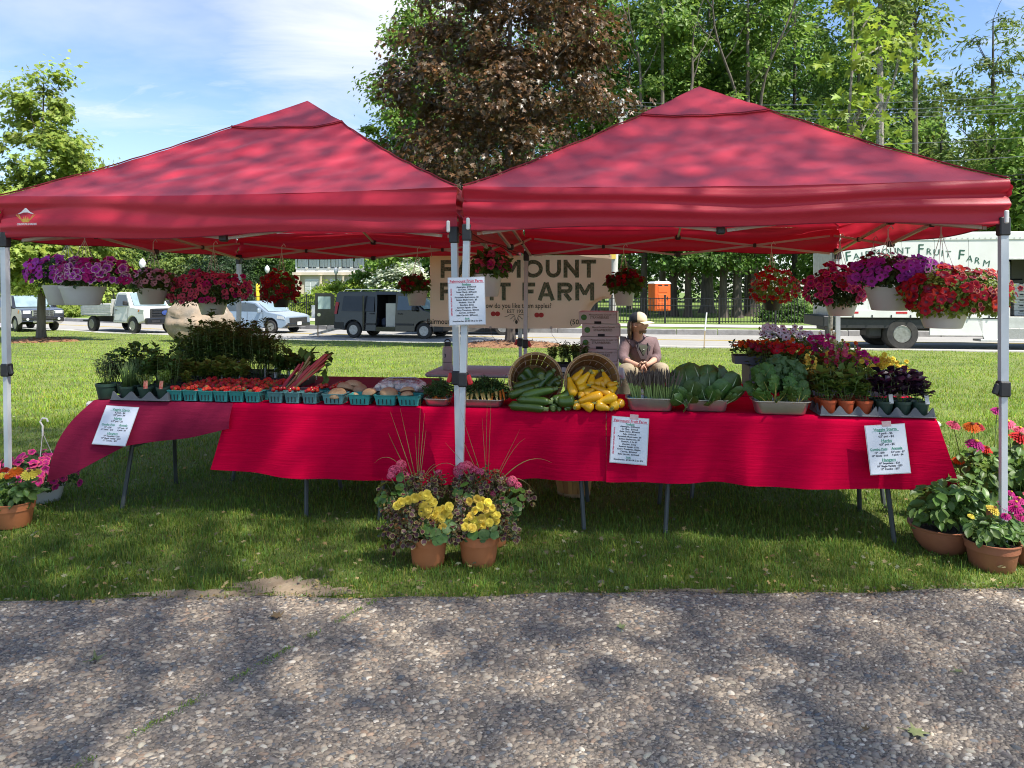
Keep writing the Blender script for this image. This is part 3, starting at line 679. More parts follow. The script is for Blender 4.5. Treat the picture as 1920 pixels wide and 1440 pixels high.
# ---- dark grey cargo van with its side and rear doors open
c = Car('cargo_van', 'dark grey cargo van with its side and rear doors open, behind the stall', 'van', 662, 29.5, -1.45, 1.83, R(-17), 1.08, 1.86, .13)
bt = [(2.46, .62), (2.44, .30), (2.06, .27)] + arch(1.65, .385, .30)
c.body([(.40, .27), (.40, 1.85), (.78, 1.79), (1.62, 1.13), (2.25, .98), (2.42, .82)] + bt + [(1.25, .27)], m_dgrey)
c.body([(-2.32, .40), (-2.33, 1.2), (-2.26, 1.78), (-2.15, 1.85), (-.42, 1.87), (-.42, .27), (-1.05, .27)] + arch(-1.45, .385, .30) + [(-1.86, .30)], m_dgrey)
c.body([(-.43, 1.74), (-.43, 1.868), (.41, 1.852), (.41, 1.74)], m_dgrey, 'roof', bev=0)
c.body([(-.43, .27), (-.43, .45), (.41, .45), (.41, .27)], m_dgrey, 'sill', bev=0)
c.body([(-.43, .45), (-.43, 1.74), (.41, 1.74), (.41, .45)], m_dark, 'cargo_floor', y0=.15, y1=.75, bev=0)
c.box('cabinet', (.12, -.50, .92), (.46, .35, .94), mat('cabinet_cream', (.62, .60, .52), .6, col2=(.55, .53, .46), scale=4))
c.box('cargo_bag', (-.25, -.4, .62), (.25, .4, .35), mat('bag_navy', (.03, .04, .07), .8, col2=(.05, .06, .1), scale=8), .08)
c.side([(-1.98, 1.08), (-.52, 1.06), (-.52, 1.66), (-1.92, 1.68)], mat('van_panel_dark', (.02, .022, .027), .25, col2=(.03, .032, .036), scale=2), 'side_panel')
c.side([(.50, 1.12), (1.42, 1.14), (.92, 1.66), (.52, 1.70)], m_glass, 'window')
mb = MB(); mb.add([(.80, -.70, 1.772), (1.60, -.76, 1.15), (1.60, .76, 1.15), (.80, .70, 1.772)], [(0, 1, 2, 3)]); mb.v = [(x + .015, y, z + .018) for x, y, z in mb.v]; mb.obj('windscreen', m_glassl, c.t)
c.side([(-2.30, .95), (-2.20, .95), (-2.12, 1.42), (-2.26, 1.45)], m_redl, 'tail_light', .012, .03)
c.side([(2.08, .72), (2.40, .68), (2.30, .90), (2.0, .93)], m_lamp, 'headlight', .01, .05)
c.side([(-2.3, .36), (-1.88, .36), (-1.9, .62), (-2.33, .62)], m_black, 'bumper', .02, .04)
c.side([(-1.02, .52), (-.45, .52), (-.45, .6), (-1.02, .6)], m_black, 'trim_strip', .012, .02)
c.side([(.45, .52), (1.22, .52), (1.22, .6), (.45, .6)], m_black, 'trim_strip', .012, .02)
c.body([(2.05, .28), (2.44, .3), (2.475, .42), (2.475, .66), (2.1, .66)], m_black, 'front_bumper', bev=.03, ws=1.01)
c.box('grille', (2.44, 0, .78), (.05, 1.0, .14), m_black)
for sg in (-1, 1):
    mb = MB(); mb.tube([(-2.0, sg * .70, 1.85), (-1.9, sg * .70, 1.95), (.4, sg * .70, 1.94), (.55, sg * .70, 1.84)], .022, 6); mb.obj('roof_rail', m_chrome, c.t)
for x in (-1.5, -.1): c.box('roof_bar', (x, 0, 1.95), (.07, 1.6, .035), m_chrome)
c.mirror(1.28, 1.2); c.handle(.62, .98); c.handle(-.62, .98)
c.wheel(1.65, .325, .2, rimm=mat('wheel_rim_pale', (.58, .57, .53), .5, metal=.3, col2=(.4, .38, .35), scale=14)); c.wheel(-1.45, .325, .2, rimm=MATS['wheel_rim_pale'])
# slid door stands proud of the rear quarter; rear leaf swung out
c.box('sliding_door', (-.96, -.96, 1.02), (.08, .05, 1.4), m_dgrey, .02)
d = thing('rear_door', None, None, (0, 0, 0)); d.parent = c.t; d.location = (-2.34, -.84, 0); d.rotation_euler = (0, 0, R(-158))
MB().prism([(0, .48), (0, 1.70), (.12, 1.80), (.78, 1.80), (.78, .48)], -.03, .03).obj('door_panel', m_dgrey, d)
MB().prism([(.16, 1.15), (.16, 1.66), (.66, 1.66), (.66, 1.15)], -.037, .037).obj('window', mat('door_glass_pale', (.42, .55, .50), .15, col2=(.5, .62, .56), scale=3), d)
MB().lathe([(.07, -.045), (.07, .045), (0, .045)], 14, Matrix.Translation((.62, 0, .92)) @ Matrix.Rotation(R(90), 4, 'X')).obj('latch', m_chrome, d)
t = thing('loading_ramp', 'grey loading ramp leaning from the open van to the road', 'ramp', c.t.matrix_basis.translation, R(-17))
mb = MB()
for sy in (-.28, .28): mb.box((-3.0, sy, .24), (1.7, .24, .05), Matrix.Rotation(R(-14), 3, 'Y'))
mb.obj('runner', m_alum, t)

# ---- white flatbed pickup
c = Car('flatbed_truck', 'white flatbed work truck with ribbed aluminium drop sides, parked at left', 'pickup truck', 247, 34.6, 1.75, 2.0, R(-32), 1.22, 1.98, .16)
c.body([(.15, .50), (.15, 1.30), (.22, 1.90), (.32, 1.97), (1.0, 1.98), (1.10, 1.95), (1.62, 1.30), (2.62, 1.20), (2.75, 1.1), (2.78, .62), (2.30, .5)] + arch(1.78, .50, .5) + [(1.26, .5)], m_white, bev=.05)
c.side([(.30, 1.30), (1.46, 1.32), (1.05, 1.84), (.36, 1.86)], m_glass, 'window')
mb = MB(); mb.add([(1.12, -.74, 1.93), (1.66, -.84, 1.31), (1.66, .84, 1.31), (1.12, .74, 1.93)], [(0, 1, 2, 3)]); mb.v = [(x + .02, y, z + .02) for x, y, z in mb.v]; mb.obj('windscreen', m_glassl, c.t)
c.seam([(1.42, .62), (1.42, 1.26)]); c.seam([(.24, .62), (.24, 1.28)]); c.seam([(.24, .6), (1.3, .6)]); c.handle(.42, 1.12); c.mirror(1.32, 1.46)
c.side([(2.28, .95), (2.72, .95), (2.74, 1.16), (2.34, 1.18)], m_lamp, 'headlight', .012, .05); c.side([(2.26, 1.05), (2.36, 1.05), (2.40, 1.16), (2.30, 1.16)], m_amber, 'turn_signal', .02, .05)
c.box('grille', (2.80, 0, .98), (.06, 1.45, .46), m_black)
for z in (.88, 1.0, 1.12): c.box('grille_bar', (2.84, 0, z), (.03, 1.3, .055), m_dgrey)
MB().lathe([(.0, 0), (.11, .012), (0, .02)], 16, Matrix.Translation((2.855, 0, 1.0)) @ Matrix.Rotation(R(90), 4, 'Y'), sy=1.7).obj('badge', mat('badge_blue', (.03, .06, .22), .3, col2=(.05, .08, .25), scale=9), c.t)
c.box('bumper', (2.88, 0, .62), (.22, 2.02, .30), m_dgrey, .05); c.box('licence_plate', (3.0, .1, .62), (.02, .3, .15), m_white, .004)
c.box('bumper_intake', (2.995, -.55, .6), (.012, .4, .1), m_black, .004)
c.box('chassis', (-1.1, 0, .62), (2.6, .8, .26), m_black)
c.box('bed_floor', (-1.35, 0, .86), (2.75, 2.06, .10), m_alum, .01)
for sg in (-1, 1):
    for k in range(4): c.box('side_board', (-1.35, sg * 1.02, .98 + k * .118), (2.74, .045, .11), m_alum, .015)
    for x in (-2.5, -1.6, -.7): c.box('side_latch', (x, sg * 1.05, 1.42), (.05, .03, .07), m_dark, .005)
c.box('tail_board', (-2.72, 0, 1.15), (.045, 2.0, .46), m_alum, .015); c.box('head_board', (.0, 0, 1.25), (.06, 2.0, .75), m_alum, .015)
c.wheel(1.78, .40, .24, .6); c.wheel(-1.8, .40, .24, .6)
c.side([(-2.75, .50), (-2.3, .50), (-2.3, .58), (-2.75, .58)], m_black, 'step', -.1, .2)

# ---- black pickup cut by the left edge
def pickup(name, label, px, Y, yaw, m, chrome, xr=1.7):
    c = Car(name, label, 'pickup truck', px, Y, xr, 1.9, yaw, 1.15, 1.80, .18)
    c.body([(2.58, .90), (2.62, .5), (2.2, .36)] + arch(1.65, .46, .38) + [(1.15, .38), (-1.1, .38)] + arch(-1.55, .46, .38) + [(-2.0, .38), (-2.7, .5), (-2.72, 1.12), (-.95, 1.15), (-.85, 1.70), (-.7, 1.79), (.55, 1.80), (.7, 1.76), (1.3, 1.2), (2.35, 1.12), (2.52, 1.06)], m, bev=.05)
    c.side([(-.75, 1.18), (1.1, 1.2), (.62, 1.68), (-.68, 1.68)], m_glass, 'window')
    mb = MB(); mb.add([(.72, -.70, 1.75), (1.32, -.80, 1.21), (1.32, .80, 1.21), (.72, .70, 1.75)], [(0, 1, 2, 3)]); mb.v = [(x + .02, y, z + .02) for x, y, z in mb.v]; mb.obj('windscreen', m_glassl, c.t)
    c.side([(2.15, .90), (2.56, .88), (2.5, 1.06), (2.2, 1.08)], m_lamp, 'headlight', .012, .06); c.side([(2.12, .90), (2.22, .90), (2.24, 1.07), (2.16, 1.08)], m_amber, 'turn_signal', .02, .05)
    for sg in (-1, 1):
        c.box('headlight', (2.57, sg * .72, .97), (.05, .34, .17), m_lamp, .02)
        MB().lathe([(.07, 0), (.06, .02), (0, .03)], 12, Matrix.Translation((2.64, sg * .7, .62)) @ Matrix.Rotation(R(90), 4, 'Y')).obj('fog_light', m_lamp, c.t)
    g = c.box('grille', (2.60, 0, .93), (.06, 1.0, .36), chrome, .04)
    for k in range(5):
        for j in range(3): c.box('grille_opening', (2.635, -.36 + k * .18, .83 + j * .1), (.02, .13, .06), m_black, .01, parent=g)
    c.box('skid_plate', (2.62, 0, .5), (.06, .9, .14), m_chrome, .03); c.box('bumper', (2.58, 0, .66), (.14, 1.86, .2), m, .05)
    c.seam([(.3, .5), (.3, 1.15)]); c.seam([(1.12, .6), (1.16, 1.15)]); c.handle(.45, 1.02); c.mirror(1.05, 1.25, m)
    c.wheel(1.65, .38, .24, .66); c.wheel(-1.55, .38, .24, .66); return c
pickup('pickup_truck', 'black pickup with a chrome mesh grille, cut by the left edge', 28, 36.5, R(-38), m_blackp, m_chrome)
pickup('pickup_truck', 'dark grey pickup with pale wheels, seen under the hanging banner', 945, 30.6, R(-14), m_dgrey, m_chrome)
# ---- blue silver car nose behind the tomato plants
c = Car('sedan', 'pale blue car with its nose showing behind the tomato seedlings', 'car', 505, 33.5, 1.35, 1.82, R(-20), .98, 1.5, .22)
c.body([(2.25, .78), (2.28, .4), (2.0, .25)] + arch(1.4, .40, .28) + [(.95, .25), (-.95, .25)] + arch(-1.35, .40, .28) + [(-1.85, .28), (-2.25, .45), (-2.28, .98), (-1.7, 1.04), (-1.0, 1.46), (-.2, 1.5), (.45, 1.42), (1.2, 1.0), (2.0, .88)], m_bluep, bev=.05)
c.side([(-1.45, 1.02), (1.0, 1.0), (.40, 1.36), (-.2, 1.42), (-.95, 1.39)], m_glass, 'window')
mb = MB(); mb.add([(.48, -.60, 1.41), (1.2, -.78, 1.0), (1.2, .78, 1.0), (.48, .60, 1.41)], [(0, 1, 2, 3)]); mb.v = [(x + .02, y, z + .02) for x, y, z in mb.v]; mb.obj('windscreen', m_glassl, c.t)
c.side([(1.75, .70), (2.2, .66), (2.1, .80), (1.8, .84)], m_lamp, 'headlight', .01, .05); c.box('grille', (2.27, 0, .6), (.05, 1.3, .26), m_black)
c.box('bumper', (2.24, 0, .40), (.16, 1.78, .2), m_dgrey, .05); c.box('licence_plate', (2.33, 0, .46), (.02, .3, .15), m_white, .004); c.mirror(.85, 1.05, m_bluep)
c.seam([(.1, .4), (.1, 1.0)]); c.seam([(1.0, .5), (1.0, .98)]); c.wheel(1.4, .32, .2); c.wheel(-1.35, .32, .2)

# ---- white box truck of the farm
c = Car('box_truck', 'white box truck with green serif lettering and an open side door, behind the right canopy', 'box truck', 1566, 22.3, 0, 2.42, R(-7.5), 9, 10, 0)
t = c.t; yS = -1.21; z0, z1 = .98, 3.52
D0, D1, DB, DT = 4.72, 5.95, .92, 2.72                      # side door opening
def panel(name, x0, x1, za, zb, y=yS, th=.05, m=m_white, bev=.006): return c.box(name, ((x0 + x1) / 2, y + th / 2, (za + zb) / 2), (x1 - x0, th, zb - za), m, bev)
xs = [0, .95, 1.9, 2.85, 3.8, D0]
for a, b in zip(xs, xs[1:]): panel('side_panel', a + .003, b - .003, z0 + .22, z1 - .2)
panel('side_panel', D1 + .003, 7.2, z0 + .22, z1 - .2); panel('side_panel', D0 + .003, D1 - .003, DT, z1 - .2)
panel('top_rail', 0, 7.2, z1 - .2, z1, yS - .02, .08); panel('bottom_rail', 0, D0, z0, z0 + .22, yS - .015, .08)
mb = MB()
for x in np.arange(.1, 7.1, .16): mb.box((x, yS - .022, z1 - .15), (.025, .012, .025))
o = mb.obj('rivets', m_alum, t); o['kind'] = 'stuff'
for x in (.35, 1.75, 3.3, 4.45): panel('reflector', x, x + .32, z0 + .12, z0 + .18, yS - .021, .01, m_refl, 0)
for x in np.arange(.5, 4.6, .55): panel('rail_hook', x, x + .03, z0 - .02, z0 + .08, yS - .03, .02, m_black, 0)
c.box('box_roof', (3.6, 0, z1 + .01), (7.2, 2.42, .05), m_white); c.box('far_wall', (3.6, 1.185, 2.25), (7.2, .05, 2.5), m_white)
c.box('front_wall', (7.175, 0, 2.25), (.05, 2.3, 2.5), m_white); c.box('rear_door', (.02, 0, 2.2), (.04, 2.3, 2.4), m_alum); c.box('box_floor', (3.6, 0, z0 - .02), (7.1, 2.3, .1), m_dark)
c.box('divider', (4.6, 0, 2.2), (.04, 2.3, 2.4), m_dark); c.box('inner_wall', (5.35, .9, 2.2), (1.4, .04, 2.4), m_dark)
for z in (1.7, 2.15): c.box('shelf', (5.3, .3, z), (1.3, .5, .05), m_black)
# door frame, steel step wall under it
panel('door_post', D0 - .02, D0 + .16, DB - .62, DT + .03, yS - .03, .08); panel('door_post', D1 - .03, D1 + .06, DB - .62, DT + .03, yS - .03, .08)
panel('door_head', D0, D1, DT, DT + .05, yS - .025, .06, m_alum); panel('door_jamb', D0 + .2, D0 + .36, DB + .1, DT - .05, yS + .25, .04)
panel('step_riser', D0 + .17, D1 - .04, DB - .25, DB + .1, yS + .01, .05, m_alum); panel('kick_plate', D0 + .17, D1 - .04, DB - .58, DB - .25, yS - .005, .05, m_dplate)
panel('side_step', D0 - .6, D1 + .3, .28, .34, yS - .05, .5, m_alum)
# skirt, chassis and wheels
panel('side_skirt', 2.72, 4.2, .45, z0 - .003, yS + .01, .05); c.body([(4.25, .34), (4.05, .95), (4.68, .95), (4.68, .34)], m_white, 'skirt_bracket', y0=yS + .01, y1=yS + .08, bev=0)
c.box('chassis', (2.2, 0, .72), (4.6, .9, .34), m_black); c.box('rear_bumper', (-.12, 0, .85), (.42, 2.3, .34), m_black, .03); c.box('mud_flap', (-.1, -.9, .52), (.1, .5, .5), m_black)
panel('frame_rail', .1, 2.7, z0 - .33, z0 - .02, yS + .06, .05, m_black); c.box('axle_housing', (1.25, -.6, .58), (.5, .7, .5), m_black, .08)
c.wheel(1.95, .49, .5, .56, y=.93)
# cab, beyond the right edge
c.body([(7.3, .55), (7.3, 2.35), (8.5, 2.4), (9.0, 1.55), (9.9, 1.4), (9.95, .55), (9.35, .5)] + [(x, z + .16) for x, z in arch(8.75, .55, .4)] + [(8.1, .5)], m_white, 'cab', y0=-1.05, y1=1.05, bev=.06)
c.wheel(8.75, .49, .28, .56, y=.93)
# arched lettering
m_green = mat('lettering_green', (.018, .085, .055), .5, col2=(.025, .10, .065), scale=14)
L_ = 'FAIRMOUNT FRUIT FARM'; xa = -.02; adv = {' ': .13, 'I': .12, 'M': .30}
xc = 2.35; lx = .18; pos = []
for i, ch in enumerate(L_):
    bigc = i in (0, 10, 16); wch = adv.get(ch, .205) * (1.25 if bigc else 1); pos.append((ch, lx + wch / 2, bigc)); lx += wch
tot = lx - .18
for ch, x, bigc in pos:
    if ch == ' ': continue
    xx = .25 + (x - .18) / tot * 4.2; q = (xx - 2.05) / 2.2
    o = text('lettering', ch, .42 if bigc else .27, m_green, t, (xx, yS - .008, 3.0 - .38 * q * q + (.05 if bigc else 0)), (R(90), R(9 * q), 0), bold=.0)
# boxes inside the truck door
m_card = mat('white_carton', (.66, .66, .64), .7, col2=(.58, .58, .56), scale=5)
for k in range(6):
    f0 = t.matrix_basis.translation + Matrix.Rotation(R(-7.5), 3, 'Z') @ V((5.55, -.55, DB + .12 + k * .165 + .08))
    tt = thing('produce_carton', f'white produce carton inside the truck doorway, {ORD[k]} from the bottom of its stack', 'carton', f0, R(-7.5 + random.uniform(-2, 2)), 'cartons stacked in the truck')
    MB().box((0, 0, 0), (.5, .4, .155), bev=.004).obj('carton_body', m_card, tt); MB().box((-.05, -.202, .06), (.11, .01, .03)).obj('hand_hole', m_dark, tt)
    text('lettering', 'Strawberries', .055, m_green, tt, (.0, -.2025, .0), (R(90), 0, 0))

# ------------------------------------------------------------------ iron fence across the road
m_iron = mat('black_iron', (.012, .013, .014), .5, col2=(.02, .02, .022), scale=20)
fx = np.arange(-34, 13.5, .135)
t = thing('iron_fence', 'long black iron picket fence across the road, under the trees', 'fence', (0, 0, 0))
pk = MB()
def fy(x): return float(edge(x)) + 11.7
for i, x in enumerate(fx):
    y = fy(x); z = float(H(x, y))
    if i % 18 == 0: MB().box((0, 0, .64), (.075, .075, 1.36)).box((0, 0, 1.34), (.1, .1, .05)).obj('post', m_iron, t, loc=(x, y, z))
    else: pk.box((x, y, z + .64), (.026, .026, 1.18))
o = pk.obj('pickets', m_iron, t, smooth=0); o['kind'] = 'stuff'
for zz_ in (.12, .86, 1.2):
    MB().tube([(x, fy(x), float(H(x, fy(x))) + zz_) for x in fx[::18]], .026, 4).obj('rail', m_iron, t)
# ---- white building
Yb = 71.0; bx = W(553, 545, Yb).x
t = thing('house', 'white two-storey house with a glazed upper porch, seen under the left canopy', 'house', (bx, Yb, 0), R(-6))
m_wall = mat('stucco_cream', (.66, .58, .46), .85, col2=(.60, .53, .43), scale=1.2); m_trim = mat('white_trim', (.80, .81, .82), .6, col2=(.74, .75, .76), scale=2)
m_win = mat('window_pane', (.36, .40, .41), .1, col2=(.50, .54, .55), scale=.6, spec=1); m_roof = mat('roof_grey', (.20, .21, .22), .85, col2=(.26, .27, .28), scale=3)
Wd = 11.5
MB().box((Wd / 2, 3, 1.5), (Wd, 6, 3.2)).obj('wall', m_wall, t); MB().box((Wd / 2, 2.9, 3.15), (Wd + .3, 6.4, .28)).obj('cornice', m_wall, t)
MB().box((Wd / 2, 3, 3.45), (Wd - .2, 6, .5)).obj('parapet', m_trim, t); MB().box((Wd / 2, 3, 4.85), (Wd - .2, 6, .35)).obj('fascia', m_trim, t)
MB().box((Wd / 2, 3.2, 4.2), (Wd - .6, 5.4, 1.2)).obj('upper_wall', m_trim, t); MB().add([(-.4, -.5, 5.0), (Wd + .4, -.5, 5.0), (Wd + .4, 6.5, 5.0), (-.4, 6.5, 5.0), (2, 3, 6.4), (Wd - 2, 3, 6.4)], [(0, 1, 5, 4), (1, 2, 5), (2, 3, 4, 5), (3, 0, 4), (0, 3, 2, 1)]).obj('roof', m_roof, t)
for k in range(10):
    x = .65 + k * 1.12
    fr = MB().box((x - .5, 0, 4.18), (.14, .2, 1.05)).box((x + .5, 0, 4.18), (.14, .2, 1.05)).box((x, .02, 4.18), (.07, .12, 1.0)).obj('window', m_trim, t)
    for sx in (-.21, .21): MB().box((x + sx, .02, 4.2), (.30, .03, .80)).obj('pane', m_win, fr)
for k in range(4):
    x = 1.9 + k * 2.5
    fr = MB().box((x, -.02, 1.9), (1.7, .12, 1.5)).obj('window', m_trim, t)
    for sx in (-.55, 0, .55):
        for zz_ in (1.55, 2.2): MB().box((x + sx, -.085, zz_), (.46, .03, .56)).obj('pane', m_win, fr)
for k in range(6): MB().lathe([(.2, .2), (.17, 1.4), (.16, 2.75), (.22, 2.85)], 10).obj('column', m_wall, t, loc=(.55 + k * 2.2, -.5, .1))
# ---- shrubs
def shrub(px, Y, top, base, w_, leaf, label, name='shrub', n=6500, size=.2, cat='shrub', **k):
    b = W(px, base, Y); b.z = min(b.z, float(H(b.x, Y)) + .1); h = (base - top) / F * Y; r = u(w_, Y) / 2
    t = thing(name, label, cat, b)
    me, cs = crown_mesh('foliage', [(0, 0, h * .42, r, r * .8, h * .5), (-r * .4, 0, h * .35, r * .55, r * .5, h * .4), (r * .45, -.2, h * .4, r * .5, r * .5, h * .45)], n, size, T_OVAL, LM[leaf], .45, 110, sd=.14, wide=.14, **k)
    link('foliage', me, t); mb = MB()
    for c in cs[::6]: limb(mb, (0, 0, -.1), c, .05, .012)
    mb.obj('stem', m_barkd, t); return t
shrub(640, 52, 512, 592, 125, 'lime', 'large rounded yellow-green shrub behind the iron fence', n=12000)
shrub(590, 48, 542, 594, 80, 'lime', 'lower yellow-green shrub left of the open van door')
shrub(560, 47, 576, 606, 60, 'light', 'small loose green shrub at the foot of the fence, left of the white sign', n=3000)
shrub(660, 47, 580, 606, 60, 'light', 'small green shrub at the foot of the fence, right of the white sign', n=3000)
t = shrub(752, 50, 480, 580, 118, 'green', 'dogwood covered in white blossom beside the banner', 'dogwood', 6500, cat='tree')
b = t.location
me, _ = crown_mesh('blossom', [(0, -.3, 1.7, 2.2, 1.8, 2.0), (-.9, -.4, 1.4, 1.2, 1.1, 1.5), (1.0, -.4, 1.6, 1.1, 1.1, 1.6)], 7000, .17, T_ROUND, LM['blossom'], .35, 150, up=1.2, sd=.06, wide=.06, warm=.03); link('blossom', me, t)
shrub(690, 56, 488, 575, 70, 'olive', 'olive shrub between the house and the white dogwood', n=3500)
shrub(1470, 36.5, 560, 606, 95, 'deep', 'dark bush growing through the fence near the box truck', n=6000, size=.14)
shrub(130, 52, 570, 596, 120, 'light', 'tall pale grass-like hedge behind the flatbed', n=6000)
shrub(400, 58, 540, 592, 160, 'deep', 'dark hedge behind the pink petunia basket', n=5000)
# ---- lamp posts, bollard, signs, stakes
m_globe = mat('lamp_globe', (.82, .83, .84), .25, col2=(.76, .77, .78), scale=8, trans=.2)
def lamp(px, Y, yt, lab):
    b = foot(px, Y); h = W(px, yt, Y).z - b.z
    t = thing('street_lamp', lab, 'street lamp', b, group='globe street lamps')
    MB().lathe([(.13, 0), (.13, .35), (.07, .5), (.055, h - .75), (.09, h - .70), (.05, h - .66)], 10).obj('post', m_iron, t)
    MB().lathe([(.08, h - .66), (.19, h - .45), (.2, h - .3), (.13, h - .12), (.05, h - .06), (.03, h)], 14).obj('globe', m_globe, t)
lamp(267, 47, 484, 'white globe street lamp above the pink impatiens basket'); lamp(501, 60, 497, 'white globe street lamp left of the white house'); lamp(630, 66, 501, 'white globe street lamp in front of the white house')
b = foot(483, 52); MB().lathe([(.13, 0), (.13, 1.15), (.09, 1.22), (0, 1.24)], 14).obj('bollard', mat('bollard_yellow', (.75, .55, .02), .5, col2=(.65, .48, .03), scale=6), loc=(b.x, b.y, W(483, 563, 52).z - .05), label='yellow bollard beside the road between the two left baskets', cat='bollard')
m_wood = mat('raw_wood', (.50, .38, .24), .85, col2=(.38, .28, .17), scale=18, stretch=(1, 1, .1))
b = foot(596, 30.5); t = thing('yard_sign', 'small blank white sign on a wooden stake left of the van', 'sign', b)
MB().box((0, 0, .7), (.045, .03, 1.45)).obj('stake', m_wood, t); MB().box((-.16, -.02, 1.05), (.20, .006, .55)).box((.13, -.022, 1.05), (.24, .006, .58)).obj('sign_board', m_trim, t)
b = foot(1320, 23.0); t = thing('stake', 'thin leaning wooden stake with white top at the lawn edge, right of the seated man', 'stake', b)
MB().tube([(0, 0, -.05), (.03, 0, .55)], .022, 4).obj('lower_half', m_wood, t); MB().tube([(.03, 0, .55), (.085, 0, 1.12)], .026, 4).obj('upper_half', m_trim, t)
# ---- portable toilet
b = foot(1236, 41); b.z = W(1236, 583, 41).z
t = thing('portable_toilet', 'orange portable toilet with a white roof behind the iron fence', 'portable toilet', b, R(12)); t.scale = (.80, .80, .74)
m_or = mat('orange_plastic', (.78, .13, .015), .5, col2=(.66, .11, .02), scale=3)
MB().box((0, 0, 1.05), (1.2, 1.2, 2.1), bev=.06).obj('cabin', m_or, t); MB().box((0, 0, 2.16), (1.26, 1.26, .16), tap=.8).obj('roof', m_trim, t)
dr = MB().box((0, -.615, 1.05), (.85, .03, 1.85), bev=.02).obj('door', m_or, t)
for z in (.45, 1.05, 1.62): MB().box((0, -.635, z), (.66, .02, .42), bev=.03).obj('door_panel', m_or, dr)
MB().box((.33, -.65, 1.0), (.07, .04, .2)).obj('handle', m_black, dr)
MB().box((-.2, -.62, 1.93), (.3, .02, .1)).box((.25, -.62, 1.93), (.3, .02, .1)).obj('vent', m_black, t)
# ---- utility pole and wires
m_pole = mat('pole_weathered', (.50, .49, .46), .9, col2=(.38, .37, .35), scale=10, stretch=(1, 1, .15))
b = foot(1147, 36); t = thing('utility_pole', 'pale weathered utility pole right of the banner', 'utility pole', b)
top = W(1166, 186, 36) - b
MB().tube([(0, 0, -.2), (top.x * .5, 0, top.z * .5), top], [.19, .155, .125], 12).obj('pole', m_pole, t)
mb = MB(); mb.box((top.x, -.1, top.z - .9), (.5, .1, .10)); mb.obj('crossarm', m_pole, t)
for sx in (-.2, 0, .2): MB().lathe([(.03, 0), (.06, .08), (.05, .16), (0, .2)], 8).obj('insulator', m_trim, t, loc=(top.x + sx, -.1, top.z - .84))
MB().box((.03, -.2, 3.3), (.28, .03, .35)).obj('marker_plate', m_yel, t)
m_wire = mat('wire_grey', (.30, .31, .32), .5, col2=(.24, .25, .26), scale=9)
wires = [(186, 168, 'topmost power line'), (192, 186, 'second power line'), (198, 194, 'third power line'), (205, 203, 'fourth power line'), (262, 248, 'upper communication line'), (300, 283, 'middle communication line'), (330, 318, 'black communication cable'), (338, 327, 'lowest communication cable')]
for y0, y1, lab in wires:
    p0 = W(1162, y0 + 4, 36); p1 = W(2050, y1, 27); d = .012 if 'line' in lab else .022
    mb = MB(); mb.tube([p0.lerp(p1, i / 16) - V((0, 0, .35 * 4 * (i / 16) * (1 - i / 16))) for i in range(17)], d, 4)
    q0 = W(880, y0 + 14, 52); mb.tube([p0.lerp(q0, i / 8) - V((0, 0, .3 * 4 * (i / 8) * (1 - i / 8))) for i in range(9)], d, 4)
    mb.obj('power_line', m_wire if d < .02 else m_iron, label=f'{lab} of the set running right from the utility pole', cat='power line', group='power lines')
# ---- boulder
m_bould = mat('granite_boulder', (.34, .25, .175), .9, col2=(.20, .17, .14), scale=2.2, bump=1.0, bscale=9, detail=9, wear=((.46, .40, .33), 5, .58, .7))
bm = bmesh.new(); bmesh.ops.create_icosphere(bm, subdivisions=4, radius=1)
from mathutils import noise as mnoise
for v_ in bm.verts:
    p = v_.co.copy(); q = mnoise.noise(p * 1.1 + V((3, 1, 7))) * .22 + mnoise.noise(p * 3 + V((9, 4, 2))) * .06 + mnoise.noise(p * 9) * .03 + abs(mnoise.noise(p * 2.2 + V((5, 5, 5)))) * -.12
    v_.co = p * (1 + q); v_.co.x *= 1.28; v_.co.y *= 1.0; v_.co.z *= .84
me = bpy.data.meshes.new('boulder'); bm.to_mesh(me); bm.free(); me.materials.append(m_bould); me.polygons.foreach_set('use_smooth', [True] * len(me.polygons))
b = foot(378, 27.5); tag(link('boulder', me, loc=(b.x, b.y, b.z + .72), rot=(.1, .05, .6)), 'large tan granite boulder on the lawn behind the tomato seedlings', 'boulder')
# ================================================================== the stall
m_fab = mat('canopy_fabric', (.58, .020, .048), .45, col2=(.52, .016, .040), scale=1.5, trans=.28, bump=.12, bscale=140, spec=.5)
pf_ = m_fab.node_tree.nodes['Principled BSDF']; pf_.inputs['Sheen Weight'].default_value = .42; pf_.inputs['Sheen Roughness'].default_value = .45; pf_.inputs['Sheen Tint'].default_value = (1, .62, .66, 1)
m_seam = mat('seam_stitching', (.20, .008, .02), .95, col2=(.16, .006, .016), scale=30)
m_leg = mat('powder_coated_steel', (.60, .64, .66), .4, metal=.1, col2=(.52, .56, .58), scale=3)
m_bar = mat('truss_steel', (.52, .50, .47), .5, metal=.1, col2=(.44, .42, .40), scale=6)
m_rlev = mat('red_lever', (.62, .02, .025), .4, col2=(.5, .02, .02), scale=12)
m_hook = mat('white_plastic', (.72, .70, .67), .5, col2=(.64, .62, .58), scale=12)

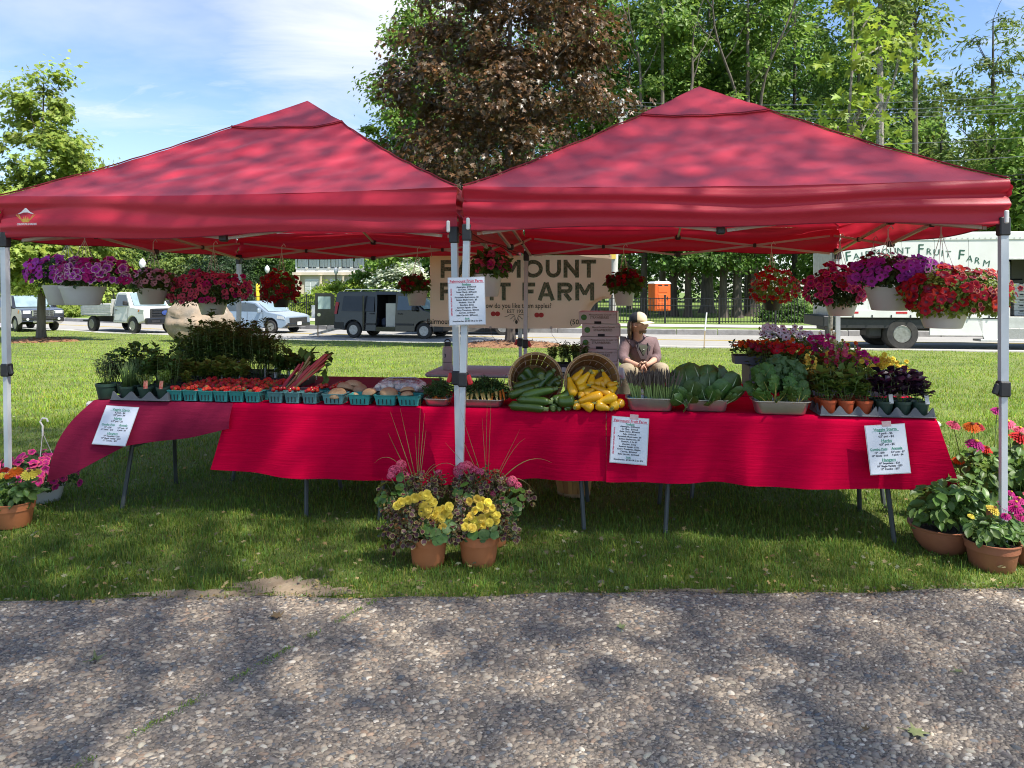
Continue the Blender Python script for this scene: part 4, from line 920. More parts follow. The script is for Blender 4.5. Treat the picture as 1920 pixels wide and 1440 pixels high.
def canopy(label, cxy, s, z_eave, z_bot, z_peak, feet, seed, vent_side=None, zc=None, ax=0):
    rs = np.random.default_rng(seed)
    t = thing('canopy', label, 'canopy', (cxy[0], cxy[1], 0), RZ, 'red pop-up canopies')
    e = s + .02; ph = rs.uniform(0, 6.28, 12)
    zc = zc or [z_eave] * 4                                    # corner heights FL FR BR BL
    cor = [(-e, -e), (e, -e), (e, e), (-e, e)]
    def wr(x, y):                                              # creases of the fabric
        return .014 * mnoise.noise(V((x * 1.3 + seed, y * 1.3, 0))) + .013 * mnoise.noise(V((x * 2.2 + y * 3.4, y * 6 - x * 4.5, seed)))  + .008 * mnoise.noise(V((x * 3 - y * 9, x * 9 + y * 2, seed + 5)))
    def roofpt(i, u_, tt, lift=0):
        a, b = cor[i], cor[(i + 1) % 4]; za, zb = zc[i], zc[(i + 1) % 4]
        x = (a[0] + (b[0] - a[0]) * u_) * (1 - tt) + ax * tt; y = (a[1] + (b[1] - a[1]) * u_) * (1 - tt)
        z0 = za + (zb - za) * u_
        z = z0 + (z_peak - z0) * (tt ** 1.07) - .035 * math.sin(math.pi * tt) * (1 - (2 * u_ - 1) ** 4 * .85) - .02 * (1 - tt) ** 6 * (1 - (2 * u_ - 1) ** 2)
        g = min(1, 3 * tt + .2)
        return (x, y, z + wr(x, y) * g * (1 - tt) ** .3 + lift)
    def panel(i, t0, t1, name, lift, nu=84, nv=44):
        mb = MB(); mb.grid(lambda p, q: roofpt(i, p, t0 + (t1 - t0) * q, lift), nu, nv)
        return mb.obj(name, m_fab, t, smooth=180)
    for i in range(4):
        panel(i, 0, .76, 'roof_panel', 0)
        c = panel(i, .70, 1, 'vent_cap', .014, 30, 10)
        mb = MB(); mb.tube([V(roofpt(i, k / 30, .705, .018)) for k in range(31)], .003, 4); mb.obj('seam', m_seam, c)
        mb = MB(); mb.tube([V(roofpt(i, 0, k / 24 * .99, .008)) for k in range(25)], .005, 5); mb.obj('ridge_seam', m_seam, t)
    if vent_side is not None:
        mb = MB(); a = [V(roofpt(vent_side, k / 12 * .8 + .1, .70, .016)) for k in range(13)]; b = [V(roofpt(vent_side, k / 12 * .8 + .1, .64, .075 * math.sin(math.pi * k / 12))) for k in range(13)]
        mb.add(a + b, [(k, k + 1, 14 + k, 13 + k) for k in range(12)]); mb.obj('vent_flap', m_fab, t)
    # valance: horizontal folds, pulled into creases near the corners
    for i in range(4):
        a, b = V((*cor[i], 0)), V((*cor[(i + 1) % 4], 0)); d = (b - a).normalized(); nn = V((d.y, -d.x, 0))
        za, zb = zc[i], zc[(i + 1) % 4]
        def vp(p, q, i=i, a=a, d=d, nn=nn, L=(b - a).length, za=za, zb=zb):
            ed = min(p, 1 - p); k = math.exp(-ed * 9); x = p * L
            zt = za + (zb - za) * p - .02 * (1 - (2 * p - 1) ** 2)
            zb_ = z_bot - .012 * math.sin(p * 5 + ph[i]) * (1 - k) + .012 * math.sin(p * 11 + ph[i + 4])*(1-k)
            z = zt + (zb_ - zt) * q
            o = .022 * math.sin(math.pi * q) * (1 - k)
            o += (.016 + .006 * k) * math.sin(q * (11 + 3 * math.sin(ph[i + 2])) + 1.3 * math.sin(p * 4.2 + ph[i]) + 2.5 * mnoise.noise(V((x * .9, i * 3.1, seed)))) * math.sin(math.pi * min(1, q * 1.15 + .02)) ** .5
            o += .005 * k * math.sin(q * 34 + ph[i + 1]) + .006 * mnoise.noise(V((x * 2.2, q * 3, seed + i)))
            return a + d * x + nn * o + V((0, 0, z))
        MB().grid(vp, 96, 20).obj('valance', m_fab, t, smooth=180)
        mb = MB(); mb.tube([vp(k / 60, 1) for k in range(61)], .0035, 4); mb.obj('hem', m_seam, t)
    # legs with corner bracket, clamp and foot
    lc = [(-s, -s), (s, -s), (s, s), (-s, s)]
    for i, (x, y) in enumerate(lc):
        fx_, fy_, zt = feet[i]; ft = V((x + fx_, y + fy_, .0)); tp = V((x, y, z_bot + .02))
        kz = (tp - ft); cl = ft + kz * (.97 / tp.z)
        def sq(name, p0, p1, w_, m, par=t):
            return MB().tube([p0, p1], w_ * .7071, 4).obj(name, m, par, smooth=0)
        lg = sq('leg', cl, tp, .038, m_leg)
        sq('inner_leg', ft + kz * .004, cl, .031, m_leg, lg)
        MB().box(ft + V((0, 0, .012)), (.09, .09, .02), bev=.005).obj('foot_plate', m_leg, lg)
        MB().box(cl, (.058, .058, .085), bev=.008).obj('clamp', m_black, lg)
        k = 1 if x > 0 else -1
        MB().box(cl + V((-k * .04, -.012, .0)), (.03, .022, .06), Matrix.Rotation(R(18 * k), 3, 'Y'), bev=.006).obj('clamp_lever', m_rlev if zt else m_black, lg)
        MB().box((x, y, z_bot - .015), (.054, .054, .10), bev=.006).obj('corner_bracket', m_black, lg)
        MB().box((x - k * .02, y - .075 if y < 0 else y + .075, z_bot + .03), (.02, .02, .07), bev=.005).obj('valance_hook', m_hook, lg)
    # scissor truss along every side and up to the peak
    for i in range(4):
        a, b = V((*lc[i], 0)), V((*lc[(i + 1) % 4], 0)); zt_, zb_ = z_bot + .15, z_bot - .015
        a, b = a * .965, b * .965
        for q0, q1 in ((0, .5), (.5, 1)):
            for za, zb in ((zt_, zb_), (zb_, zt_)):
                p0 = a.lerp(b, q0 + .012) + V((0, 0, za)); p1 = a.lerp(b, q1 - .012 if q1 == 1 else q1) + V((0, 0, zb))
                MB().tube([p0, p1], .013, 4).obj('truss_bar', m_bar, t, smooth=0)
            p = a.lerp(b, (q0 + q1) / 2) + V((0, 0, (zt_ + zb_) / 2)); MB().box(p, (.03, .03, .04), bev=.006).obj('truss_joint', m_black, t)
        for zz_ in (zt_, zb_):
            p = a.lerp(b, .5) + V((0, 0, zz_)); MB().box(p, (.05, .05, .045), bev=.008).obj('truss_joint', m_black, t)
        mid = a.lerp(b, .5)
        MB().tube([mid + V((0, 0, zt_)), V((mid.x * .05, mid.y * .05, z_bot + .55))], .012, 4).obj('peak_bar', m_bar, t, smooth=0)
    MB().tube([(0, 0, z_bot + .45), (ax, 0, z_peak - .03)], .018, 6).obj('peak_pole', m_leg, t); MB().box((0, 0, z_bot + .53), (.1, .1, .06), bev=.01).obj('truss_hub', m_black, t)
    return t
from mathutils import noise as mnoise
cl_ = canopy('left red pop-up canopy with a small crown emblem on its valance', (-1.659, 6.183), 1.535, 2.13, 1.855, 3.10, [(.03, 0, 0), (.035, 0, 1), (0.02, 0, 1), (0, 0, 0)], 3, ax=-.08)
cr_ = canopy('right red pop-up canopy with a raised vent flap at its peak', (1.3985, 5.605), 1.475, 2.105, 1.862, 3.055, [(-.05, 0, 1), (0, 0, 0), (0, 0, 0), (-.02, 0, 1)], 8, 3, [2.12, 2.10, 2.11, 2.12], .04)
# crown emblem on the left valance
def tolocal(o, p): return Matrix.LocRotScale(o.location, o.rotation_euler, None).inverted() @ V(p)
m_gold = mat('emblem_gold', (.62, .36, .05), .5, col2=(.5, .28, .04), scale=60); m_silver = mat('emblem_silver', (.66, .66, .68), .5, col2=(.55, .55, .57), scale=60)
p = tolocal(cl_, W(60, 405, 4.82)); ye = -1.535 - .02 - .058; S_ = .0036
def emb(poly, m):
    mb = MB(); mb.add([(p.x + x * S_, ye - .001 * (m is m_gold), p.z - y * S_) for x, y in poly], [tuple(range(len(poly)))]); mb.obj('emblem', m, cl_)
emb([(-17, -2), (-9, -6), (-1, -13), (1, -13), (9, -6), (17, -2), (10, -3), (4, -5), (-4, -5), (-10, -3)], m_silver)
for x0, x1 in ((-15, -7), (15, 7), (-20, -6), (19, 6)): emb([(x0, -1), (x0 + 1.6, -1.4), (x1 + 1, 11), (x1 - 1, 11)], m_gold)
emb([(-9, 6), (-5, 8), (-4, 2), (-1, 8), (0, 1), (2, 8), (5, 2), (6, 8), (9, 6), (6, 13), (-6, 13)], m_gold)

m_ink = mat('ink_black', (.035, .035, .045), .7, col2=(.05, .05, .06), scale=40); m_inkg = mat('ink_green', (.05, .28, .16), .7, col2=(.06, .32, .2), scale=40); m_inkr = mat('ink_red', (.62, .05, .10), .7, col2=(.7, .08, .13), scale=40)
text('lettering', 'CROWN SHADES', .0185, m_silver, cl_, (p.x + .008, ye - .002, p.z - 16.5 * S_), (R(90), 0, 0), shear=.2, bold=.0005)

# ---- folding tables
m_ttop = mat('table_top_plastic', (.52, .50, .47), .6, col2=(.44, .42, .40), scale=8, bump=.2, bscale=90, wear=((.35, .33, .30), 5, .60, .5)); m_tleg = mat('table_leg_steel', (.045, .055, .055), .45, col2=(.07, .08, .08), scale=6)
def table(label, a0, a1, b0=0, h=.742, ss=(1, 1), d=.74, group='folding tables of the stall'):
    c = ab((a0 + a1) / 2, b0 + d / 2, 0); w_ = a1 - a0
    t = thing('folding_table', label, 'table', c, RZ, group)
    MB().box((0, 0, h - .022), (w_, d, .042), bev=.016).obj('tabletop', m_ttop, t)
    for sx in (-1, 1):
        x = sx * (w_ / 2 - .27)
        for sy in (-1, 1):
            MB().tube([(x - sx * .02, sy * .20, h - .05), (x - sx * .02, sy * .21, h - .20), (x + sx * .0, sy * .24, h - .30), (x + sx * .03, sy * .31, .005)], .0145, 8).obj('leg', m_tleg, t)
        MB().tube([(x, -.245, .42), (x, .245, .42)], .0125, 8).obj('crossbar', m_tleg, t)
        MB().tube([(x - sx * .02, 0, h - .05), (x - sx * .02, 0, .44)], .008, 6).obj('brace', m_tleg, t)
    return t
table('folding table at the left end of the stall under the short maroon cloth', -3.68, -1.87); table('folding table in the middle of the front row under the red cloth', -1.85, -.04); table('folding table at the right end of the stall under the red cloth', -.02, 1.79)
table('second-row folding table carrying the tomato seedlings at left', -3.30, -1.47, .78); table('second-row folding table carrying the annual flowers at right', .22, 2.0, .78)
m_ttopg = m_ttop
a_l = apx(800, 2.1); a_r = a_l + 1.83
tb = table('bare grey folding table behind the stall with the bottle and berry boxes', a_l, a_r, 2.02, .745, d=.72)

# ---- table cloths
m_red = mat('cloth_red', (.62, .001, .042), .9, col2=(.52, .001, .034), scale=9, stretch=(.4, 1, 10), bump=.3, bscale=12, spec=.05, trans=.12)
m_mar = mat('cloth_maroon', (.27, .012, .05), .9, col2=(.22, .009, .04), scale=12, stretch=(.6, .6, 8), bump=.4, bscale=80, spec=.15, trans=.1)
def smooth01(x): x = max(0., min(1., x)); return x * x * (3 - 2 * x)
def cloth(name, label, a0, a1, hang, bback, sl0=0, sl1=0, m=m_red, seed=1, end=None, nu=110):
    mb = MB(); TH = .002
    def pt(p, q):
        a = a0 + (a1 - a0) * p; h = hang(p); L = bback + h; s = q * L
        n1 = mnoise.noise(V((a * 1.6, 0, seed))); n2 = mnoise.noise(V((a * 4, s * 2, seed + 3)))
        if s <= bback:
            b = bback - s; z = TZ + .0015 * n2
            if b < .03: z -= (.03 - b) ** 2 * 12
            return ab(a, b, z)
        dn = s - bback; f = dn / max(h, .01)
        aa = a + (sl0 * (1 - p) ** 6 + sl1 * p ** 6) * f + .010 * n1 * f
        b = -.006 - .035 * f - (.040 * math.sin(a * 6.1 + seed * 2 + 1.2 * n1) + .020 * math.sin(a * 14.3 + seed + n1 * 2)) * f ** 1.3 - .012 * n2 * f - .006 * mnoise.noise(V((a * 8 + s * 3, s * 4, seed))) * min(1, f * 3) - .004 * math.exp(-((a * 2.2 + seed) % 1 - .5) ** 2 * 900) * f
        if end and p > .93: b -= .05 * f * ((p - .93) / .07) ** 2
        return ab(aa, b, TZ - .010 - dn * (1 - .02 * f))
    mb.grid(pt, nu, 44)
    if end:                                            # side drape round the right end
        def sp(p, q):
            b = bback * p; h = hang(1) ; f = q
            o = .004 + (.10 * (1 - p) ** 3 + .035 + .02 * math.sin(b * 9 + seed)) * f
            pf = pt(1, (bback + f * h) / (bback + h)); sd = ab(a1 + o, b, TZ - .002 - f * h)
            k = smooth01(1 - p * 6); return sd.lerp(pf, k)
        mb.grid(sp, 24, 18)
    o = mb.obj(name, m, smooth=180); tag(o, label, 'tablecloth', 'tablecloths of the stall'); return o
def hem(pxs, ys, bo):
    aa = [apx(x, -.03) for x in pxs]; hh = [TZ - W(x, y, (OY + VY * -.03 + apx(x, -.03) * UY)).z for x, y in zip(pxs, ys)]
    return lambda a: float(np.interp(a, aa, hh))
A0, A1, A2 = apx(432), apx(1136), apx(1757)
h1 = hem([385, 480, 600, 700, 800, 900, 1000, 1140], [879, 886, 896, 903, 907, 905, 900, 899], 0); h2 = hem([1130, 1250, 1400, 1550, 1680, 1790], [899, 903, 908, 914, 919, 911], 0)
cloth('tablecloth', 'bright red cloth over the middle table, with a seam at its right end', A0, A1, lambda p: h1(A0 + (A1 - A0) * p), .76, -.13, 0, seed=1)
cloth('tablecloth', 'red cloth over the right table, flaring at its right corner', A1 + .004, A2, lambda p: h2(A1 + (A2 - A1) * p), .76, 0, .10, seed=4, end=True)
# second-row cloths, flat
for a0, a1, m, lab in ((-3.25, -1.52, m_mar, 'maroon cloth on the second-row table under the seedlings'), (.26, 1.96, m_red, 'red cloth on the second-row table under the annual flowers')):
    mb = MB(); mb.grid(lambda p, q: ab(a0 + (a1 - a0) * p, .79 + .72 * q, TZ + .001), 8, 4)
    mb.grid(lambda p, q: ab(a0 + (a1 - a0) * p, .785 - .004 * q, TZ - .22 * q), 8, 2)
    tag(mb.obj('tablecloth', m, smooth=60), lab, 'tablecloth', 'tablecloths of the stall')
# maroon cloth, blown aside at the left end
def left_cloth():
    tp = [(437, 0), (350, 0), (290, 0), (235, 0), (200, 0), (176, 0)]; hm = [(431, 803, -.03), (350, 822, -.04), (290, 829, -.06), (235, 836, -.09), (150, 882, -.16), (86, 905, -.10)]
    ta = [apx(x) for x, _ in tp]; P = []
    for x, y, b in hm: a = apx(x, b); q = ab(a, b, 0); P.append(W(x, y, q.y))
    xs = np.linspace(0, 1, 6)
    def pt(p, q):
        a = float(np.interp(p, xs, ta)); top = ab(a, 0, TZ - .004)
        h = V([float(np.interp(p, xs, [v[k] for v in P])) for k in range(3)])
        bulge = math.sin(math.pi * q); v = top.lerp(h, q)
        w_ = smooth01((p - .6) / .4)
        v += V((-.05, -.03, .035)) * bulge * w_ + V((0, -.018, .0)) * bulge * (1 - w_)
        v.z += .006 * mnoise.noise(V((p * 6, q * 2, 2)))
        v.y -= .02 * math.sin(p * 9 + 1) * q
        return v
    mb = MB(); mb.grid(pt, 70, 22)
    mb.grid(lambda p, q: ab(ta[0] + (ta[-1] - ta[0]) * p, .76 * q, TZ - .004 + (.002 if q > 0 else 0) + .003 * mnoise.noise(V((p * 8, q * 3, 4)))), 60, 10)
    def side(p, q):
        f = pt(1, q); a = ta[-1]; bk = ab(a - .03 * q, .74, TZ - .004 - .30 * q); k = smooth01(p)
        v = f.lerp(bk, p); v += V((-.06, 0, 0)) * math.sin(math.pi * p) * q; return v
    mb.grid(side, 26, 22)
    tag(mb.obj('tablecloth', m_mar, smooth=180), 'short maroon cloth blown aside at the left end of the stall', 'tablecloth', 'tablecloths of the stall')
left_cloth()

# ---- price signs
m_paper = mat('paper', (.74, .77, .82), .35, col2=(.70, .73, .79), scale=5, spec=.4); m_sleeve = mat('clear_sleeve', (.60, .60, .62), .15, col2=(.5, .5, .53), scale=20)
m_tape = mat('clear_tape', (.62, .42, .42), .25, col2=(.5, .34, .34), scale=30)
PROD = ['Asparagus.. $10/bunch', 'Joi Choy.. $3/head', 'Swiss Chard.. $3/bunch', 'Kale.. $3/bunch', 'Portobella Mushrooms.. $6', 'Button Mushrooms.. $5', 'Rhubarb.. 3 for $5', 'Zucchini.. $2/ea', 'Summer Squash.. $2/ea', 'Cherry Tomatoes.. $5/pint', 'Carrots.. $3/bunch', 'Baby Carrots.. $3/bunch']
def sign(label, cs, kind, tape=None, push=.006):
    """cs: world corners TL TR BR BL"""
    TL, TR, BR, BL = [V(c) for c in cs]; c = (TL + TR + BR + BL) / 4
    ux = ((TR - TL) + (BR - BL)).normalized(); uy = ((TL - BL) + (TR - BR)); uy = (uy - ux * uy.dot(ux)).normalized(); uz = ux.cross(uy)
    w_ = ((TR - TL).length + (BR - BL).length) / 2; h = ((TL - BL).length + (TR - BR).length) / 2
    t = thing('price_sign', label, 'sign', c + uz * push, group='printed price signs'); t.rotation_euler = Matrix((ux, uy, uz)).transposed().to_euler()
    MB().box((0, 0, -.0015), (w_ * 1.045, h * 1.035, .001)).obj('sleeve', m_sleeve, t); MB().box((0, 0, 0), (w_, h, .0012)).obj('paper', m_paper, t)
    def ln(s, y, size, m=m_ink, x=0, und=False, bold=.00035, space=1.0):
        text('lettering', s, size, m, t, (x * w_, y * h, .0012), (0, 0, 0), bold=bold, space=space)
        if und: MB().box((x * w_, y * h - size * .42, .0013), (len(s) * size * .47, size * .07, .0004)).obj('underline', m, t)
    if kind == 'produce':
        ln('Fairmount Fruit Farm', .43, .0225, m_inkr, 0, True, .0005); ln('Produce', .36, .0155, m_inkg, 0, True, .0005)
        for i, s in enumerate(PROD): ln(s, .305 - i * .0555, .0128)
        ln('Fruit', -.375, .0135, m_inkg, 0, True); ln('Strawberries.. $7.00 OR 2 for $14', -.43, .0125)
        text('lettering', 'CERTIFIED NATURALLY GROWN', .0105, m_inkr, t, (-.43 * w_, -.02 * h, .0012), (0, 0, R(90)), bold=.0004, space=1.05)
    else:
        for s, y, z, m, x, un in (('Veggie Starts', .415, .024, m_inkg, 0, 1), ('4 pack - $6', .335, .0165, m_ink, 0, 0), ('4.5" pot - $4', .27, .0165, m_ink, 0, 0), ('Herbs', .18, .0235, m_inkg, 0, 1), ('4.5" pot - $5', .105, .0165, m_ink, 0, 0),
                                  ('Combo Pots', .01, .0185, m_inkg, -.23, 1), ('Annuals', .015, .0185, m_inkg, .24, 1), ('12" - $30', -.065, .0145, m_ink, -.22, 0), ('10" Zinnia - $10', -.125, .0135, m_ink, -.22, 0), ('4.5" pots - $7', -.06, .0135, m_ink, .25, 0), ('4 pack - $6', -.12, .0135, m_ink, .24, 0),
                                  ('Hangers', -.215, .0225, m_inkg, 0, 1), ('10" Impatiens - $26', -.285, .0145, m_ink, 0, 0), ('10" Single Variety - $33', -.345, .0145, m_ink, 0, 0), ('12" Combo - $37', -.405, .0145, m_ink, 0, 0)): ln(s, y, z, m, x, bool(un))
    if tape: MB().box((tape * w_, h * .53, .0015), (.05, .03, .001)).obj('tape', m_tape, t)
    return t
def cpt(px, py, b): q = ab(apx(px, b), b, 0); return W(px, py, q.y)
sign('produce price list taped to the front of the red cloth, below the squash', [cpt(1149, 781, -.055), cpt(1216, 786, -.055), cpt(1211, 871, -.075), cpt(1144, 865, -.075)], 'produce', .1, .012)
sign('veggie starts price list taped to the red cloth at its right end', [cpt(1623, 799, -.055), cpt(1694, 795, -.055), cpt(1704, 885, -.08), cpt(1630, 889, -.08)], 'starts', .05, .014)
sign('price list bent over the edge of the maroon cloth at far left', [cpt(206, 763, -.008), cpt(263, 767, -.008), cpt(236, 837, -.13), cpt(174, 833, -.14)], 'starts', None, .02)
sign('produce price list tied to the two middle canopy legs', [W(840, 522, 4.31), W(907, 520, 4.31), W(910, 607, 4.31), W(844, 609, 4.31)], 'produce', None, 0)

# ---- banner
Yb = 7.42; bl = W(806, 612, Yb); wB = u(338, Yb) * 1.0; hB = u(131, Yb) * 1.01
t = thing('banner', 'cream farm banner with green block lettering hung at the back between the canopies', 'banner', bl, R(-5))
m_ban = mat('banner_vinyl', (.88, .66, .53), .5, col2=(.84, .62, .49), scale=2, trans=.38, bump=.15, bscale=12)
def bp_(p, q):
    x, z = p * wB, q * hB; y = .006 * math.sin(p * 17) + .008 * math.sin(q * 5 + p * 9) - .004
    k = smooth01((p - .80) / .20) * smooth01((.45 - q) / .45)
    z += k * .27; x -= k * .10; y -= k * .16
    z += -.018 * math.sin(math.pi * p) * (1 - q); return V((x, y + .012, z))
MB().grid(bp_, 60, 26).obj('banner_sheet', m_ban, t, smooth=180)
def bxz(px, py): q = W(px, py, Yb); return ((px - 806) / 338 * wB, -.012, (612 - py) / F * Yb)
m_bgreen = mat('banner_green', (.020, .085, .050), .6, col2=(.20, .24, .15), scale=55, wear=((.40, .36, .27), 80, .66, .6))
m_bblack = mat('banner_black', (.03, .025, .02), .6, col2=(.05, .04, .03), scale=30); m_bred = mat('banner_red', (.50, .02, .02), .5, col2=(.36, .015, .015), scale=25)
def block(word, x0, x1, yb, hc, adv):
    tot = sum(adv.get(c, 1) for c in word); x = x0
    for c in word:
        w_ = adv.get(c, 1) / tot * (x1 - x0); q = bxz(x + w_ / 2, yb - hc / 2)
        if c != ' ': strokes(c, q, u(w_ * .86, Yb), u(hc, Yb))
        x += w_
def strokes(c, q, w_, h):
    """block capitals from straight and round strokes of even weight"""
    g = .22 * h; X = w_ / 2; Z = h / 2; mb = MB()
    def st(x0, z0, x1, z1, g=g):
        d = V((x1 - x0, 0, z1 - z0)); l = d.length; n_ = V((-d.z, 0, d.x)) / l * g / 2; a = V((x0, 0, z0)); b = V((x1, 0, z1))
        y0, y1 = V((0, -.0012 - .0004 * len(mb.f) / 6, 0)), V((0, .001, 0)); k = [a + n_, b + n_, b - n_, a - n_]
        mb.add([v + y0 for v in k] + [v + y1 for v in k], [(0, 1, 2, 3), (7, 6, 5, 4)] + [(i, 4 + i, 4 + (i + 1) % 4, (i + 1) % 4) for i in range(4)])
    def arc(cx, cz, rx, rz, a0, a1, n=14):
        P_ = [(cx + rx * math.cos(R(a0 + (a1 - a0) * i / n)), cz + rz * math.sin(R(a0 + (a1 - a0) * i / n))) for i in range(n + 1)]
        I = [(cx + (rx - g) * math.cos(R(a0 + (a1 - a0) * i / n)), cz + (rz - g) * math.sin(R(a0 + (a1 - a0) * i / n))) for i in range(n + 1)]
        mb.add([(x, -.002, z) for x, z in P_] + [(x, -.002, z) for x, z in I], [(i, i + 1, n + 2 + i, n + 1 + i) for i in range(n)])
    e = g / 2
    if c == 'F': st(-X + e, -Z, -X + e, Z); st(-X + g, Z - e, X, Z - e); st(-X + g, .0, X * .75, .0)
    elif c == 'A': st(-X + e, -Z, -e * .2, Z); st(X - e, -Z, e * .2, Z); st(-X * .5, -Z * .38, X * .5, -Z * .38, g * .8)
    elif c == 'I': st(0, -Z, 0, Z)
    elif c in 'RP':
        st(-X + e, -Z, -X + e, Z); r = h * .30; st(-X + g, Z - e, X - r, Z - e); st(-X + g, Z - 2 * r + e, X - r, Z - 2 * r + e); arc(X - r, Z - r, r, r, -90, 90); st(0, Z - 2 * r, X - e, -Z)
    elif c == 'M': st(-X + e, -Z, -X + e, Z); st(X - e, -Z, X - e, Z); st(-X + g, Z - e, 0, -Z * .35, g * .9); st(X - g, Z - e, 0, -Z * .35, g * .9)
    elif c == 'O': arc(0, 0, X, Z, 0, 360, 28)
    elif c == 'U': st(-X + e, Z, -X + e, -Z + X); st(X - e, Z, X - e, -Z + X); arc(0, -Z + X, X, X, 180, 360)
    elif c == 'N': st(-X + e, -Z, -X + e, Z); st(X - e, -Z, X - e, Z); st(-X + e, Z - e, X - e, -Z + e)
    elif c == 'T': st(-X, Z - e, X, Z - e); st(0, -Z, 0, Z - g)
    mb.tf(Matrix.Translation(q)); mb.obj('letter', m_bgreen, t, smooth=0)
block('FAIRMOUNT', 825, 1118, 521, 33, {'I': .45, 'M': 1.25, 'O': 1.25, 'A': 1.15, 'F': .85, 'T': .95})
block('FRUIT FARM', 824, 1115, 563, 33, {'I': .45, 'M': 1.25, ' ': .55, 'A': 1.15, 'F': .85, 'T': .95})
def btext(s, px, py, size, m=m_bblack, **k): q = bxz(px, py); text('lettering', s, size, m, t, (q[0], -.016, q[2]), (R(90), 0, 0), **k)
btext('How do you like them apples?', 969, 573, .072, bold=.0008, sx=.80); btext('EST 1920', 969, 583.5, .05, bold=.0006); btext('Fairmount Fruit Farm', 852, 603, .075, bold=.0014, sx=.85)
btext('(50', 1076, 603, .07, bold=.001)
for px in (926, 934, 1007, 1015):
    q = bxz(px, 588 + (2 if px % 2 else 0)); MB().lathe([(.0, 0), (.026, .0005), (.0, .001)], 14, Matrix.Translation((q[0], -.017 - .001 * (px % 4), q[2])) @ Matrix.Rotation(R(90), 4, 'X'), sy=.95).obj('apple_print', m_bred, t)
mb = MB()
for sg in (-1, 1):
    for k, (x0, x1, z, sw) in enumerate(((3, 22, 0, 1), (2, 12, -4, 1), (1, 6, -8, 1))):
        q = bxz(969, 591); P_ = [(q[0] + sg * u(x0 + (x1 - x0) * i / 8, Yb), -.015, q[2] + u(z + 2.5 * math.sin(i / 8 * 5), Yb)) for i in range(9)]; mb.tube(P_, .0035, 4)
mb.lathe([(0, 0), (.014, .0005), (0, .001)], 10, Matrix.Translation((bxz(969, 603)[0], -.016, bxz(969, 603)[2])) @ Matrix.Rotation(R(90), 4, 'X'), sy=1.5); o = mb.obj('scroll_ornament', m_bblack, t); o['kind'] = 'stuff'
m_string = mat('string', (.55, .50, .44), .8, col2=(.45, .41, .36), scale=40)
for p_, z in ((.0, .0), (.333, -.17), (.667, -.17)):
    g = bp_(p_ + .005, 0.01); MB().lathe([(.012, 0), (.014, .003), (.008, .004)], 10, Matrix.Translation(g) @ Matrix.Rotation(R(90), 4, 'X')).obj('grommet', m_bar, t)
    if z: MB().tube([g, g + V((.01, -.01, -.07)), g + V((.06, 0, z + .03)), g + V((.09, 0, z))], .0025, 4).obj('tie_cord', m_string, t)
for p_ in (.01, .35, .62, .99):
    g = bp_(p_, .985); MB().tube([g, g + V((.02 * (1 if p_ > .5 else -1), .02, .12))], .004, 4).obj('tie_cord', m_string, t)

# ---- rear table: bottle and berry boxes
m_steel_p = mat('bottle_powder_coat', (.46, .41, .38), .45, col2=(.42, .37, .35), scale=5)
bz = .747
def on_rear(px, b, z=bz): return ab(apx(px, b), b, z)
t = thing('water_bottle', 'pinkish grey steel water bottle with a black loop cap on the rear table', 'bottle', on_rear(839, 2.28))
MB().lathe([(.0, 0), (.046, 0), (.049, .006), (.049, .19), (.044, .212), (.030, .222), (.030, .228)], 24).obj('bottle_body', m_steel_p, t); MB().lathe([(.0495, .07), (.0495, .074)], 24, cap=False).obj('band', m_ink, t)
MB().lathe([(.033, .226), (.033, .258), (.02, .262), (0, .262)], 18).obj('cap', m_black, t); MB().tube([(.0 + .026 * math.cos(R(a)), 0, .262 + .026 * math.sin(R(a))) for a in range(0, 181, 20)], .006, 6).obj('loop_handle', m_black, t)
text('mark', '3', .05, m_ink, t, (-.018, -.0485, .135), (R(90), 0, R(-20)), bold=.001)
m_kraft = mat('carton_grey_brown', (.64, .54, .50), .75, col2=(.59, .50, .46), scale=6); m_cgreen = mat('carton_green', (.08, .22, .03), .6, col2=(.06, .18, .03), scale=20); m_cbrown = mat('carton_print_brown', (.20, .14, .10), .7, col2=(.24, .18, .13), scale=30)
wbx = u(70, 6.75); cxp = on_rear(1124, 2.24, 0)
for k in range(5):
    off = (0.0, -.006, .006, .014, -.004)[k]; lab = ['bottom', 'second', 'middle', 'fourth', 'topmost'][k]
    t = thing('berry_box', f'grey-brown strawberry carton with a green round print, {lab} of the stack beside the seated man', 'carton', (cxp.x + off, cxp.y, bz + k * .1135), RZ + R((-2, 1, -1, 2, -3)[k]), 'strawberry cartons on the rear table')
    MB().box((0, 0, .0555), (wbx, .30, .111), bev=.004).obj('carton_body', m_kraft, t)
    MB().box((.0, -.1515, .012), (.062, .006, .022)).obj('hand_hole', m_dark, t); MB().box((wbx / 2 - .006, -.1515, .058), (.004, .004, .10)).obj('corner_fold', m_cbrown, t)
    MB().lathe([(.026, 0), (.0265, .0015), (0, .0016)], 18, Matrix.Translation((-.125, -.1505, .058)) @ Matrix.Rotation(R(90), 4, 'X')).obj('round_print', m_cgreen, t)
    text('lettering', 'Massachusetts-Grown', .0225, m_cbrown, t, (.02, -.1522, .082), (R(90), 0, 0), bold=.0004); text('lettering', 'STRAWBERRIES', .030, m_cbrown, t, (.015, -.1522, .056), (R(90), 0, 0), bold=.0006, sx=.82)
    text('lettering', '8/1 QTS\n_____', .017, m_cbrown, t, (.135, -.1522, .075), (R(90), 0, 0)); text('mark', 'MA', .02, m_inkg, t, (-.125, -.1535, .058), (R(90), 0, 0))
